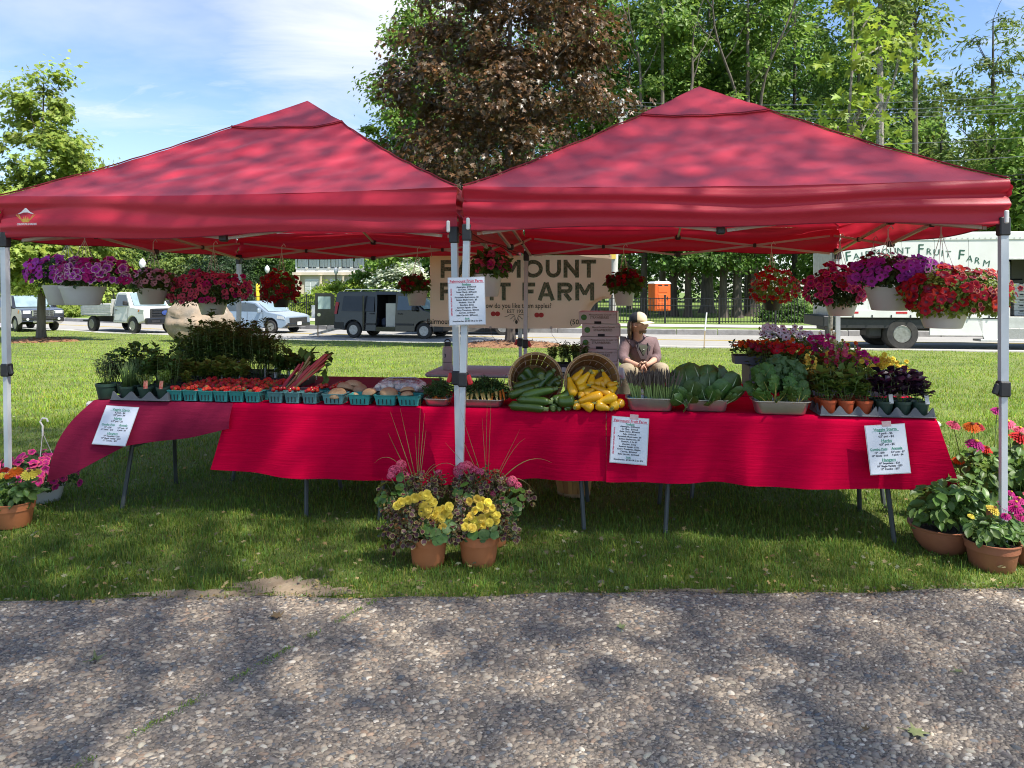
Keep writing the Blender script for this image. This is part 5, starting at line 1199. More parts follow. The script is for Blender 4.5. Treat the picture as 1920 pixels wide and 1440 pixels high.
# ================================================================== produce on the tables
m_teal = mat('pulp_teal', (.045, .33, .31), .9, col2=(.035, .26, .25), scale=40, bump=.5, bscale=160); m_tealg = mat('pulp_grey_teal', (.11, .29, .30), .9, col2=(.085, .23, .24), scale=40, bump=.5, bscale=160)
m_sberry = mat('strawberry_red', (.66, .03, .02), .3, col2=(.5, .015, .012), scale=90, rand=.35, bump=.6, bscale=420); m_calyx = mat('calyx_green', (.09, .17, .03), .6, col2=(.06, .12, .02), scale=60)
m_tom = mat('tomato_red', (.50, .012, .010), .15, col2=(.42, .010, .010), scale=20, rand=.3)
m_pan = mat('steel_pan', (.60, .585, .56), .34, metal=.85, col2=(.50, .485, .465), scale=5, bump=.1, bscale=60)
m_trayg = mat('grey_plastic_tray', (.10, .11, .125), .55, col2=(.075, .083, .095), scale=9); m_trayk = mat('black_plastic_tray', (.012, .013, .014), .4, col2=(.02, .021, .022), scale=9)
m_potg = mat('dark_green_pot', (.022, .055, .040), .5, col2=(.017, .042, .03), scale=8); m_poto = mat('orange_pot', (.42, .075, .02), .6, col2=(.36, .06, .016), scale=8)
m_soil = mat('potting_soil', (.025, .018, .013), 1, col2=(.05, .036, .026), scale=60, bump=1, bscale=120)
m_stem = mat('stem_green', (.14, .22, .06), .6, col2=(.10, .16, .05), scale=12); m_tagw = mat('plant_tag', (.62, .62, .60), .5, col2=(.55, .55, .53), scale=30); m_tagr = mat('plant_tag_red', (.50, .05, .03), .5, col2=(.6, .3, .2), scale=90)

def basket_proto(w_, h, m):
    mb = MB(); r0, r1 = w_ * .40, w_ * .5
    def ring(r, z, rr=.18):
        P_ = []
        for sx, sy, a0 in ((1, 1, 0), (-1, 1, 90), (-1, -1, 180), (1, -1, 270)):
            for k in (0, 45, 90): P_.append((sx * r * (1 - rr) + r * rr * math.cos(R(a0 + k)), sy * r * (1 - rr) + r * rr * math.sin(R(a0 + k)), z))
        return P_
    rings = [ring(r0, .002), ring(r0 * 1.0, .003), ring(r1 * .97, h - .006), ring(r1 * 1.03, h - .003), ring(r1 * 1.03, h), ring(r1 * .95, h), ring(r0 * .95, .006)]
    vs = [p for r in rings for p in r]; n = 12
    fs = [(i * n + j, i * n + (j + 1) % n, (i + 1) * n + (j + 1) % n, (i + 1) * n + j) for i in range(6) for j in range(n)] + [tuple(range(n)), tuple(6 * n + j for j in range(n))[::-1]]
    mb.add(vs, fs); me = mb.mesh('basket_body', m, 40)
    sb_ = MB()
    for q in range(4):
        M_ = Matrix.Rotation(R(90 * q), 4, 'Z')
        for k in (-.28, 0, .28) if w_ < .13 else (-.34, -.11, .11, .34):
            s2 = MB().box((k * w_ * .8, -(r0 + (r1 - r0) * .33) - .0012, h * .36), (.0042, .006, h * .50), Matrix.Rotation(math.atan((r1 - r0) * .97 / h), 3, 'X')); s2.tf(M_); sb_.add(s2.v, s2.f)
    return me, sb_.mesh('slots', m_dark, 0)
BP = {'t': basket_proto(.107, .072, m_teal), 'g': basket_proto(.107, .072, m_tealg), 'q': basket_proto(.150, .068, m_teal), 'h': basket_proto(.150, .068, m_tealg)}
def pulp(kind, a, b, label, group, z=TZ + .002, rz=None):
    t = thing('pulp_basket', label, 'basket', ab(a, b, z), RZ + R(random.uniform(-3, 3)) if rz is None else rz, group)
    link('basket_body', BP[kind][0], t); o = link('slots', BP[kind][1], t); o['kind'] = 'stuff'; return t
# strawberry: lathe body with a leafy calyx
sbm = []
for q in range(4):
    mb = MB(); k = rng.uniform(.85, 1.15)
    mb.lathe([(0, -1.05 * k), (.35, -.85 * k), (.75, -.3), (.95, .2), (.85, .6), (.4, .85), (0, .9)], 9, wob=lambda a, z: 1 + .07 * math.sin(3 * a + z * 3 + q))
    c0 = len(mb.v)
    for j in range(6):
        a = j * 60 + 10 * q; ca, sa = math.cos(R(a)), math.sin(R(a)); pa, pb = math.cos(R(a + 35)), math.sin(R(a + 35)); na, nb = math.cos(R(a - 35)), math.sin(R(a - 35))
        mb.add([(0, 0, .92), (.4 * pa, .4 * pb, .90), (.92 * ca, .92 * sa, .66 + .3 * (j % 2)), (.4 * na, .4 * nb, .90)], [(0, 1, 2, 3)], 1)
    sbm.append(mb.mesh('strawberry', [m_sberry, m_calyx], 60))
nb = 0; fill = []
rows = ['front', 'second', 'third', 'fourth', 'back']
a_first = apx(334, .055)
for r_ in range(5):
    for c_ in range(6):
        a = a_first + c_ * .1105 + (r_ % 2) * .012 - r_ * .004; b = .058 + r_ * .113
        pulp('t', a, b, f'teal pulp pint of strawberries, {ORD[c_]} from the left in the {rows[r_]} row', 'pints of strawberries')
        for k in range(10):
            rad = .037 * math.sqrt(rng.random()); an = rng.random() * 6.28; da, db = rad * math.cos(an) * 1.1, rad * math.sin(an) * 1.1
            z = TZ + .072 + .016 * (1 - (rad / .045) ** 2) + rng.uniform(-.004, .010)
            o = link('strawberry', sbm[nb % 4], None, loc=ab(a + da, b + db, z), rot=(rng.uniform(.6, 2.6), rng.uniform(-1, 1), rng.random() * 6.28), scale=float(rng.uniform(.0125, .0175))); nb += 1
            tag(o, 'ripe red strawberry with green leaves, heaped in a teal pulp pint', 'strawberry', 'strawberries in the pints')
        for k in range(7): fill.append((a + rng.uniform(-.034, .034), b + rng.uniform(-.034, .034), TZ + .062 + rng.uniform(-.004, .008)))
mb = MB()
for a, b, z in fill: mb.lathe([(0, -.016), (.011, -.008), (.014, .004), (.008, .012), (0, .013)], 7, Matrix.Translation(ab(a, b, z)) @ Euler((random.uniform(0, 3), random.uniform(0, 3), 0)).to_matrix().to_4x4())
o = mb.obj('strawberries', m_sberry, smooth=60); o['kind'] = 'stuff'
# cherry tomatoes
tm = MB().lathe([(0, -.95), (.5, -.82), (.88, -.42), (1, 0), (.88, .45), (.5, .82), (.12, .90), (0, .84)], 12).mesh('cherry_tomato', m_tom, 180)
cm = MB().add([(0, 0, .92)] + [((.7 if k % 2 else .18) * math.cos(R(36 * k)), (.7 if k % 2 else .18) * math.sin(R(36 * k)), .93 - (.12 if k % 2 else 0)) for k in range(10)], [(0, 1 + k, 1 + (k + 1) % 10) for k in range(10)]).mesh('calyx', m_calyx, 0)
def tomatoes(a, b, n, zt, where):
    for k in range(n):
        q = k * 2.4; rad = .040 * math.sqrt((k + .5) / n)
        o = link('cherry_tomato', tm, None, loc=ab(a + rad * math.cos(q), b + rad * math.sin(q), zt + .012 + .014 * (1 - rad / .045) + (k % 3) * .006), rot=(rng.uniform(-1, 1), rng.uniform(-1, 1), 0), scale=float(rng.uniform(.0125, .0158)))
        tag(o, 'glossy red cherry tomato ' + where, 'cherry tomato', 'cherry tomatoes ' + where); link('calyx', cm, o)
for i, px in enumerate((521.5, 552.5, 585.5)):
    a = apx(px, .06); pulp('g', a, .06, f'greyed teal pint of cherry tomatoes, {ORD[i]} from the left in front of the rhubarb pan', 'pints of cherry tomatoes'); tomatoes(a, .06, (9, 8, 14)[i], TZ + .066, f'in the {ORD[i]} grey pint from the left')
for i, (px, b) in enumerate(((603, .20), (632, .21), (640, .33))):
    a = apx(px, b); pulp('t', a, b, f'teal pint of cherry tomatoes behind the mushrooms, {ORD[i]} from the left', 'pints of cherry tomatoes'); tomatoes(a, b, 13, TZ + .07, f'in the {ORD[i]} rear pint')

# steel pans
def pan(label, px, b, wpx, h, depth, group='steel pans of vegetables', z=TZ + .002, tilt=0):
    p = T(px, b, z); Y = p.y; w_ = u(wpx, Y); t = thing('steel_pan', label, 'pan', p, RZ, group)
    mb = MB()
    def ring(wx, wy, z, rr=.035):
        P_ = []
        for sx, sy, a0 in ((1, 1, 0), (-1, 1, 90), (-1, -1, 180), (1, -1, 270)):
            for k in range(0, 91, 18): P_.append((sx * (wx / 2 - rr) + rr * math.cos(R(a0 + k)), sy * (wy / 2 - rr) + rr * math.sin(R(a0 + k)), z))
        return P_
    rings = [ring(w_ * .84 - .012, depth - .05, 0), ring(w_ * .84, depth - .036, .008), ring(w_ * .93, depth - .012, h - .012), ring(w_ * .945, depth - .005, h - .003), ring(w_ + .0, depth + .015, h), ring(w_, depth + .015, h - .004), ring(w_ * .95, depth - .005, h - .007)]
    inner = [ring(w_ * .94, depth - .008, h - .001), ring(w_ * .83, depth - .04, .012), ring(w_ * .5, depth * .4, .012)]
    n = 24
    for rr in (rings, [rings[4]] + inner):
        vs = [p_ for r in rr for p_ in r]; fs = [(i * n + j, i * n + (j + 1) % n, (i + 1) * n + (j + 1) % n, (i + 1) * n + j) for i in range(len(rr) - 1) for j in range(n)]
        fs.append(tuple(range(n)) if rr is rings else tuple((len(rr) - 1) * n + j for j in range(n))); mb.add(vs, fs)
    mb.obj('pan_body', m_pan, t, smooth=50); return t, p
pan('steel pan holding the rhubarb, behind the tomato pints', 543, .26, 76, .062, .17)
pan('small steel pan of orange baby carrots left of the middle canopy legs', 822, .10, 49, .050, .16); pan('steel pan of white and orange carrots right of the middle canopy legs', 906, .10, 84, .052, .17)
pan('steel pan holding the asparagus', 1219, .09, 92, .082, .17); pan('steel pan holding the bok choy', 1322, .12, 86, .075, .17); pan('steel pan holding the chard and kale', 1462, .075, 104, .082, .17)

# rhubarb
m_rhu = mat('rhubarb_stalk', (.52, .02, .045), .4, col2=(.40, .06, .04), scale=7, rand=.3, stretch=(1, 1, .4)); m_rhug = mat('rhubarb_stalk_green', (.26, .24, .07), .5, col2=(.32, .10, .06), scale=8, rand=.3)
m_leafd = mat('leaf_dark_green', (.070, .150, .020), .45, col2=(.10, .19, .03), scale=14, trans=.25, rand=.3)
t = thing('rhubarb_bunch', 'bunch of red rhubarb stalks leaning right out of a steel pan', 'rhubarb', T(540, .26, TZ + .03))
m0 = t.location
for k in range(19):
    ex = rng.uniform(562, 614) if k < 15 else rng.uniform(612, 627); ey = 700 - (ex - 560) * rng.uniform(.2, .8) - rng.uniform(0, 18); ey = max(ey, 664)
    p0 = T(rng.uniform(522, 552), .24 + .05 * rng.random(), TZ + rng.uniform(.025, .06)); p1 = W(ex, ey, p0.y + rng.uniform(-.03, .10)); r = rng.uniform(.008, .0135)
    sd = V((0, 0, rng.uniform(-.01, .02)))
    MB().tube([p0 - m0, p0.lerp(p1, .5) + sd - m0, p1 - m0], [r * 1.15, r, r * .8], 6, flat=.8).obj('stalk', m_rhu if k % 4 else m_rhug, t)
    if k % 4 == 1: scatter('leaf', np.array([tuple(p1 - m0)] * 3), rng.normal(size=(3, 3)) + [0, -.5, .3], rng.uniform(.04, .08, 3), T_OVAL, LM['deep'], gcols(3), d=rng.normal(size=(3, 3)) * .4 + np.array([.6, 0, -.4]), parent=t)
scatter('leaf', np.array([tuple(W(x, y, 5.1) - m0) for x, y in ((610, 690), (612, 702), (608, 712), (566, 672), (572, 680))]), rng.normal(size=(5, 3)) * .3 + [0, -1, .2], rng.uniform(.06, .10, 5), T_OVAL, LM['deep'], gcols(5), d=np.array([[.1, 0, -1], [.1, 0, -1], [-.2, 0, -1], [0, 0, 1], [.2, 0, 1]]), parent=t)
# mushrooms
m_mush = mat('mushroom_cap', (.33, .18, .085), .5, col2=(.52, .34, .19), scale=22, bump=.3, bscale=80, rand=.3, wear=((.26, .13, .06), 30, .60, .6)); m_gill = mat('mushroom_gill', (.16, .07, .045), .8, col2=(.22, .10, .06), scale=60); m_mstem = mat('mushroom_stem', (.62, .50, .38), .7, col2=(.55, .43, .32), scale=20)
mcap = MB().lathe([(.2, -.12), (.8, -.18), (.99, -.10), (1.0, 0), (.9, .26), (.66, .45), (.34, .55), (0, .58)], 18, wob=lambda a, z: 1 + .06 * math.sin(2 * a + 1) + .03 * math.sin(5 * a)).mesh('cap', m_mush, 60)
mgil = MB().lathe([(.22, -.20), (.9, -.19), (.97, -.13)], 18, cap=False).mesh('gills', m_gill, 60); mst = MB().lathe([(.15, -.62), (.2, -.6), (.2, -.15)], 10).mesh('stalk', m_mstem, 60)
for i, (px, b) in enumerate(((630, .075), (679, .075), (727, .075), (770.5, .075))): pulp('qqqq'[i] if i else 'h', apx(px, b), b, f'teal quart basket of portobello mushrooms, {ORD[i]} from the left', 'quarts of portobello mushrooms')
for i, (px, py, wpx, b, lab, tl) in enumerate(((632, 746, 36, .06, 'largest pale portobello mushroom, in the leftmost quart', -.2), (692, 744, 30, .06, 'brown portobello mushroom on the right of the second quart', .1), (668, 748, 13, .06, 'small upright mushroom on the left of the second quart', .6), (729, 744, 33, .06, 'broad brown portobello mushroom in the third quart', .1), (742, 750, 14, .05, 'small mushroom on the right of the third quart', .3),
        (763, 748, 26, .05, 'lower portobello mushroom in the rightmost quart', -.1), (764, 740, 27, .08, 'upper portobello mushroom lying on another in the rightmost quart', .2), (650, 735, 38, .20, 'portobello mushroom stacked behind the leftmost quart', .15), (674, 736, 30, .20, 'portobello mushroom stacked behind the second quart', -.2), (663, 730, 36, .22, 'topmost portobello mushroom of the stack behind the quarts', .1))):
    q = T(px, b, 0); p = W(px, py - 7, q.y); t = thing('mushroom', lab, 'mushroom', p, rng.random() * 6, 'portobello mushrooms'); r = u(wpx, q.y) / 2; t.scale = (r, r, r); t.rotation_euler = (R(14) + tl * .5, tl, t.rotation_euler.z)
    link('cap', mcap, t); link('gills', mgil, t); link('stalk', mst, t)
# wrapped tray of small mushrooms
m_film = bpy.data.materials.new('plastic_film'); m_film.use_nodes = True; tt_ = m_film.node_tree
pg = tt_.nodes['Principled BSDF']; pg.inputs['Roughness'].default_value = .12; pg.inputs['Base Color'].default_value = (.75, .72, .72, 1)
tr_ = N(tt_, 'ShaderNodeBsdfTransparent'); mxs = N(tt_, 'ShaderNodeMixShader'); nz_ = noise(tt_, N(tt_, 'ShaderNodeTexCoord').outputs['Object'], 26, 4)
tt_.links.new(ramp(tt_, nz_.outputs[0], [(.42, .10), (.68, .55)]), mxs.inputs[0]); tt_.links.new(tr_.outputs[0], mxs.inputs[1]); tt_.links.new(pg.outputs[0], mxs.inputs[2]); tt_.links.new(mxs.outputs[0], tt_.nodes['Material Output'].inputs[0])
p = T(752, .33, TZ + .004); t = thing('mushroom_tray', 'film-wrapped black tray of small button mushrooms behind the quarts', 'tray', p, RZ)
MB().box((0, 0, .03), (.34, .20, .06), tap=1.06).obj('tray_base', m_trayk, t)
mb = MB(); mb.grid(lambda a, b: ((a - .5) * .37, (b - .5) * .22, .065 + .075 * (1 - abs(2 * a - 1) ** 4) * (1 - abs(2 * b - 1) ** 4) + .012 * mnoise.noise(V((a * 7, b * 5, 1)))), 26, 18); mb.obj('film', m_film, t, smooth=180)
MB().box((.02, -.02, .146), (.17, .10, .002), Matrix.Rotation(R(-4), 3, 'X')).obj('printed_label', mat('label_blue_white', (.40, .48, .56), .3, col2=(.62, .66, .70), scale=14), t); MB().box((-.02, -.072, .139), (.12, .006, .002)).obj('label_stripe', mat('label_yellow', (.62, .45, .10), .4, col2=(.5, .36, .08), scale=30), t)
mw = mat('button_mushroom', (.58, .47, .38), .6, col2=(.70, .64, .56), scale=12, rand=.7)
bmush = MB().lathe([(.3, -.5), (.8, -.35), (1, .1), (.8, .6), (.4, .85), (0, .9)], 12).mesh('button_mushroom', mw, 180)
for i in range(7):
    for j in range(4): link('button_mushroom', bmush, t, loc=(-.138 + i * .046 + rng.uniform(-.005, .005), -.075 + j * .048, .075 + rng.uniform(0, .012)), rot=(rng.uniform(-.4, .4), rng.uniform(-.4, .4), 0), scale=float(rng.uniform(.020, .026)))

# carrots
m_car = mat('carrot_orange', (.62, .17, .02), .5, col2=(.52, .13, .02), scale=20, rand=.25, bump=.3, bscale=90); m_cary = mat('carrot_yellow', (.66, .44, .12), .5, col2=(.72, .52, .20), scale=16, rand=.25, bump=.3, bscale=90)
m_feath = leafmat('feathery_greens', (.050, .105, .024), .35)
def carrots(lab, px0, px1, b, n, r, cols, ygap, ytop, gx0, gx1, ng):
    c = T((px0 + px1) / 2, b, TZ + .04); t = thing('carrot_bunch', lab, 'carrots', c)
    for i in range(n):
        px = px0 + (px1 - px0) * (i + .5) / n + rng.uniform(-1.5, 1.5); q = T(px, b - .045, 0); lo = W(px + rng.uniform(-3, 6), ygap + rng.uniform(-3, 2), q.y - .02); hi = W(px + rng.uniform(-4, 2), ytop + rng.uniform(-2, 6), q.y + .07)
        rr = r * rng.uniform(.75, 1.2)
        MB().tube([lo - c, lo.lerp(hi, .15) - c, lo.lerp(hi, .5) - c, lo.lerp(hi, .9) - c, hi - c], [rr * .25, rr * .55, rr * .85, rr, rr * .6], 9).obj('carrot', m_car if cols[i % len(cols)] == 'o' else m_cary, t)
    q = T((gx0 + gx1) / 2, b + .06, 0); n_ = ng
    x = rng.normal(0, .36, n_); pos = np.stack([q.x + u(gx1 - gx0, q.y) * .5 * np.clip(x * 1.35, -1, 1), q.y + rng.normal(0, .045, n_), TZ + .055 + (u(750 - ytop, q.y) * .4 + u(ytop - (ytop - 26), q.y)) * rng.random(n_) * (1 - .6 * np.abs(x))], -1)
    pos -= np.array(c)
    scatter('greens', pos, rng.normal(size=(n_, 3)) + [0, -.3, .5], rng.uniform(.018, .042, n_), T_NARROW, m_feath, gcols(n_, 1, .3, .15), parent=t)['kind'] = 'stuff'
    mb = MB()
    for i in range(26):
        x = rng.uniform(-.5, .5); e = V((q.x + u(gx1 - gx0, q.y) * x, q.y + rng.uniform(-.05, .05), TZ + .06 + u(740 - (ytop - 18), q.y) * rng.random())); s = V((q.x + u(px1 - px0, q.y) * x * .7, q.y - .05, TZ + .06)); mb.tube([s - c, s.lerp(e, .5) + V((0, 0, .015)) - c, e - c], .0013, 3)
    o = mb.obj('stems', m_stem, t); o['kind'] = 'stuff'
carrots('bunch of slim orange baby carrots with feathery tops in the small pan', 812, 842, .10, 9, .0055, 'o', 752, 743, 796, 852, 900)
carrots('bunch of yellow-white carrots with feathery tops, a few orange ones at the right', 871, 944, .09, 13, .0105, 'yyyyyyyyyoyoo', 752, 731, 866, 954, 2600)

# bushel baskets, lying open towards the viewer
m_slat = mat('basket_slat_wood', (.48, .25, .085), .7, col2=(.33, .16, .052), scale=9, stretch=(1, 1, .12), rand=.3, bump=.3, bscale=50); m_hoop = mat('basket_hoop_wood', (.46, .30, .16), .7, col2=(.36, .22, .11), scale=14); m_wireb = mat('basket_wire', (.6, .55, .45), .4, metal=.8, col2=(.5, .45, .36), scale=30)
def bushel(label, px, b, R1, upright=False, loc=None):
    t = thing('bushel_basket', label, 'basket', loc or (T(px, b, TZ + .004)), 0, 'wooden bushel baskets')
    R0, D = R1 * .72, R1 * 1.62
    if upright: M_ = Matrix.Identity(4)
    else:   # axis from base to rim points at the viewer, a little upwards
        ax = V((0.03, -1, .20)).normalized(); rx = V((1, 0, 0)); rx = (rx - ax * rx.dot(ax)).normalized(); ry = ax.cross(rx)
        M_ = Matrix((rx, ry, ax)).transposed().to_4x4(); M_.translation = V((0, 0, R1 * 1.0)) - ax * 0.02 - ax * D
    ns = 22
    for k in range(ns):
        a0, a1 = 2 * math.pi * (k + .04) / ns, 2 * math.pi * (k + .96) / ns; vs = []
        for z, rr in ((0, R0), (D * .5, R0 + (R1 - R0) * .55), (D, R1)):
            for r_ in (rr, rr - .004):
                for a in (a0, (a0 + a1) / 2, a1): vs.append(M_ @ V(((r_ + .0015 * (k % 2)) * math.cos(a), (r_ + .0015 * (k % 2)) * math.sin(a), z)))
        fs = []
        for lv in (0, 6):
            for i in (0, 1): fs += [(lv + i, lv + i + 1, lv + 7 + i, lv + 6 + i), (lv + 3 + i, lv + 9 + i, lv + 10 + i, lv + 4 + i)]
            fs += [(lv, lv + 6, lv + 9, lv + 3), (lv + 2, lv + 5, lv + 11, lv + 8)]
        fs += [(12, 13, 16, 15), (13, 14, 17, 16)]
        MB().add(vs, fs).obj('slat', m_slat, t)
    for z, rr in ((D - .013, R1), (D * .52, R0 + (R1 - R0) * .56), (.012, R0)):
        mb = MB()
        for r0, r1 in ((rr + .002, rr + .0065), (rr - .0095, rr - .005)): mb.lathe([(r0, z - .013), (r1, z - .013), (r1, z + .013), (r0, z + .013), (r0, z - .013)], 40, M_, cap=False)
        mb.obj('hoop', m_hoop, t)
    MB().lathe([(R0 - .002, .004), (R0 - .002, .010)], 24, M_).obj('bottom', m_slat, t)
    for sg in (-1, 1):
        MB().tube([M_ @ V((sg * (R1 + .008 + .02 * math.sin(R(a))), .04 * math.cos(R(a)), D - .01 - .06 * math.sin(R(a)))) for a in range(0, 181, 20)], .0018, 5).obj('wire_handle', m_wireb, t)
    return t
bushel('bushel basket of dark green zucchini lying open on the red cloth', 1005, .11, .172); bushel('bushel basket of yellow squash lying open on the red cloth', 1111, .11, .172)
q = ab(apx(1076, .88), .88, 0); bushel('empty bushel basket standing on the grass under the red cloth', 0, 0, .16, True, (q.x, q.y, .0))
# zucchini and squash
m_zuc = mat('zucchini_skin', (.030, .062, .009), .28, col2=(.055, .105, .016), scale=40, rand=.5, wear=((.09, .16, .05), 160, .62, .5), stretch=(1, 1, .25)); m_zst = mat('zucchini_stem', (.16, .22, .07), .6, col2=(.10, .15, .05), scale=40)
m_sq = mat('squash_skin', (.72, .40, .012), .25, col2=(.64, .33, .012), scale=7, rand=.2); m_sqs = mat('squash_stem', (.34, .30, .07), .6, col2=(.20, .22, .06), scale=30)
def zprof(k, L_, kind):
    mb = MB(); n = 11; pts = []; rad = []
    bend = (.10, -.06, .14, .03)[k]
    for i in range(n):
        x = i / (n - 1); pts.append((L_ * (x - .5), bend * L_ * math.sin(math.pi * x) * .5, 0))
        if kind == 'z': r = (1.0 if .1 < x < .9 else .93) * (1.06 - .16 * x) * (math.sqrt(max(0, 1 - ((.08 - x) / .08) ** 2)) if x < .08 else 1) * (math.sqrt(max(.12, 1 - ((x - .9) / .115) ** 2)) if x > .9 else 1)
        else: r = (math.sqrt(max(0, 1 - ((.2 - x) / .2) ** 2)) if x < .2 else 1.0) * (1.15 - .62 * smooth01((x - .35) / .6)); r *= (.8 if x > .97 else 1)
        rad.append(max(r, .06))
    mb.tube(pts, rad, 12); st = MB(); e = V(pts[-1]); d = (V(pts[-1]) - V(pts[-2])).normalized()
    st.tube([e - d * .2, e + d * .25, e + d * (.75 if kind == 'z' else .9) + V((0, .12, 0))], [.55 if kind == 'z' else .40, .40 if kind == 'z' else .3, .48 if kind == 'z' else .36], 6)
    return mb.mesh('zucchini' if kind == 'z' else 'squash', m_zuc if kind == 'z' else m_sq, 180), st.mesh('stem', m_zst if kind == 'z' else m_sqs, 40)
ZP = [zprof(k, 8.2, 'z') for k in range(4)]; SP = [zprof(k, 4.6, 's') for k in range(4)]
def veg(kind, x0, y0, b0, x1, y1, b1, r, label):
    q0, q1 = T(x0, b0, 0), T(x1, b1, 0); p0, p1 = W(x0, y0, q0.y), W(x1, y1, q1.y); r = u(r, q0.y)
    d = p1 - p0; Lp = 8.2 if kind == 'z' else 4.6; k = random.randrange(4); me, st = (ZP if kind == 'z' else SP)[k]
    o = link('zucchini' if kind == 'z' else 'summer_squash', me); tag(o, label, 'zucchini' if kind == 'z' else 'squash', 'zucchini in and before the basket' if kind == 'z' else 'yellow squash in and before the basket')
    o.location = (p0 + p1) / 2; o.rotation_mode = 'QUATERNION'; o.rotation_quaternion = V((1, 0, 0)).rotation_difference(d); o.rotation_quaternion = Matrix.Rotation(0, 3, 'X').to_quaternion() if False else o.rotation_quaternion
    s = d.length / Lp; o.scale = (s, r, r); link('stem', st, o); return o
Z = [(952, 743, .02, 1004, 725, .06, 8.5, 'dark zucchini leaning out of the basket at its lower left'), (976, 744, -.01, 1040, 729, .03, 8.5, 'longest dark zucchini lying across the mouth of the basket'), (961, 728, .09, 1016, 710, .12, 8, 'dark zucchini just above the longest one'), (1004, 731, .11, 1037, 696, .17, 9, 'lighter zucchini standing diagonally in the right half of the basket'),
     (983, 691, .20, 1004, 714, .17, 8, 'zucchini at the upper left inside the basket'), (972, 703, .19, 992, 718, .18, 9, 'stubby zucchini against the left inside of the basket'), (1004, 697, .20, 1014, 706, .10, 10, 'round-ended zucchini high at the back of the basket'), (1026, 728, .11, 1048, 708, .14, 8, 'zucchini against the right inside of the basket'), (1040, 722, .08, 1050, 716, .10, 7, 'zucchini stem end peeking out at the right rim'),
     (969, 749, -.015, 1031, 754, -.015, 8.5, 'striped green zucchini lying flat before the basket'), (953, 760, -.02, 1022, 767, -.02, 9, 'pale green zucchini nearest the table edge'), (1070, 733, .06, 1036, 749, .0, 8.5, 'zucchini lying between the two baskets'), (1078, 750, .0, 1045, 752, -.01, 11, 'fat zucchini in front, between the two baskets'), (1033, 757, .04, 1037, 766, -.02, 9.5, 'round zucchini end facing the viewer at the table edge'), (1078, 751, .01, 1061, 767, -.02, 6.5, 'small zucchini touching the nearest round squash'), (1050, 766, .0, 1048, 768, -.02, 5, 'tiny zucchini end between two larger ones')]
for k in Z: veg('z', *k)
Q = [(1078, 743, .02, 1067, 708, .08, 8, 'yellow squash standing against the left rim of its basket'), (1074, 718, .12, 1092, 694, .16, 7.5, 'yellow squash at the upper left inside its basket'), (1080, 726, .10, 1104, 699, .14, 8, 'long yellow squash leaning right at the upper left'), (1111, 726, .11, 1110, 702, .15, 8.5, 'upright yellow squash in the middle of the basket'), (1116, 725, .10, 1130, 708, .13, 7.5, 'yellow squash right of the upright one'), (1140, 726, .11, 1131, 698, .16, 7.5, 'yellow squash curving at the upper right'),
     (1108, 702, .17, 1121, 696, .20, 6.5, 'deep yellow squash farthest back in the basket'), (1082, 733, .07, 1108, 721, .10, 8, 'yellow squash lying low in the left of the basket'), (1094, 742, .03, 1116, 729, .06, 7.5, 'yellow squash below the upright one'), (1148, 743, .02, 1109, 724, .06, 7, 'yellow squash pointing up left in the middle'), (1138, 724, .08, 1158, 719, .10, 6.5, 'yellow squash against the right rim'), (1139, 738, .05, 1156, 726, .08, 7.5, 'yellow squash at the lower right rim'),
     (1131, 740, .02, 1085, 753, -.01, 8.5, 'long yellow squash lying before the basket, left'), (1158, 744, .01, 1118, 755, -.01, 8.5, 'long yellow squash lying before the basket, right'), (1113, 767, -.02, 1088, 758, -.0, 8.5, 'yellow squash at the table edge, left of the price list'), (1116, 758, -.01, 1143, 767, -.02, 8.5, 'yellow squash at the table edge above the price list'), (1153, 757, .02, 1148, 765, -.03, 9, 'round squash end at the table edge, right'), (1080, 757, .02, 1078, 764, -.03, 8.5, 'round squash end beside the small zucchini'), (1090, 738, .04, 1087, 744, -.0, 6.5, 'small round squash end below the left rim'), (1165, 755, .05, 1160, 760, .0, 8, 'shaded squash beside the asparagus pan'), (1125, 716, .12, 1134, 728, .09, 6.5, 'shaded squash half hidden in the middle')]
for k in Q: veg('s', *k)

# asparagus
m_asp = mat('asparagus_spear', (.27, .36, .10), .5, col2=(.17, .24, .07), scale=9, rand=.3, stretch=(1, 1, .3)); m_aspt = mat('asparagus_tip', (.12, .085, .075), .6, col2=(.15, .125, .08), scale=60, rand=.4, bump=.5, bscale=200); m_band = mat('rubber_band', (.10, .22, .30), .5, col2=(.08, .18, .26), scale=20)
spm = []
for q in range(3):
    mb = MB(); bd = (.0, .5, -.4)[q]; P_ = [(bd * .02 * math.sin(z * 3), 0, z) for z in (0, .25, .5, .68)]
    mb.tube(P_, [.021, .020, .018, .016], 6); mb.tube([(bd * .02 * math.sin(2.04), 0, .67), (0, 0, .78), (0.006, 0, .9), (0, 0, 1)], [.019, .023, .017, .003], 6, mi=1); spm.append(mb.mesh('spear', [m_asp, m_aspt], 50))
for i, (px, lean) in enumerate(((1190, -.22), (1219, 0.02), (1244, .10))):
    b = .09; c = T(px, b, TZ + .02); t = thing('asparagus_bunch', ('asparagus bunch leaning left over the squash', 'middle asparagus bunch in the pan', 'asparagus bunch at the right of the pan next to the bok choy')[i], 'asparagus', c, group='asparagus bunches')
    for k in range(75):
        q = k * 2.4; r = .054 * math.sqrt((k + .5) / 75); d = V((r * math.cos(q), r * math.sin(q) * 1.2, 0)); L_ = rng.uniform(.20, .245)
        o = link('spear', spm[k % 3], t, loc=d * .75, rot=(-d.y * 3 + rng.normal(0, .05), lean + d.x * 4.5 + rng.normal(0, .06), q), scale=float(L_))
    MB().lathe([(.036, .055), (.037, .06), (.036, .066)], 14, Matrix.Rotation(lean, 4, 'Y'), cap=False).obj('band', m_band, t)

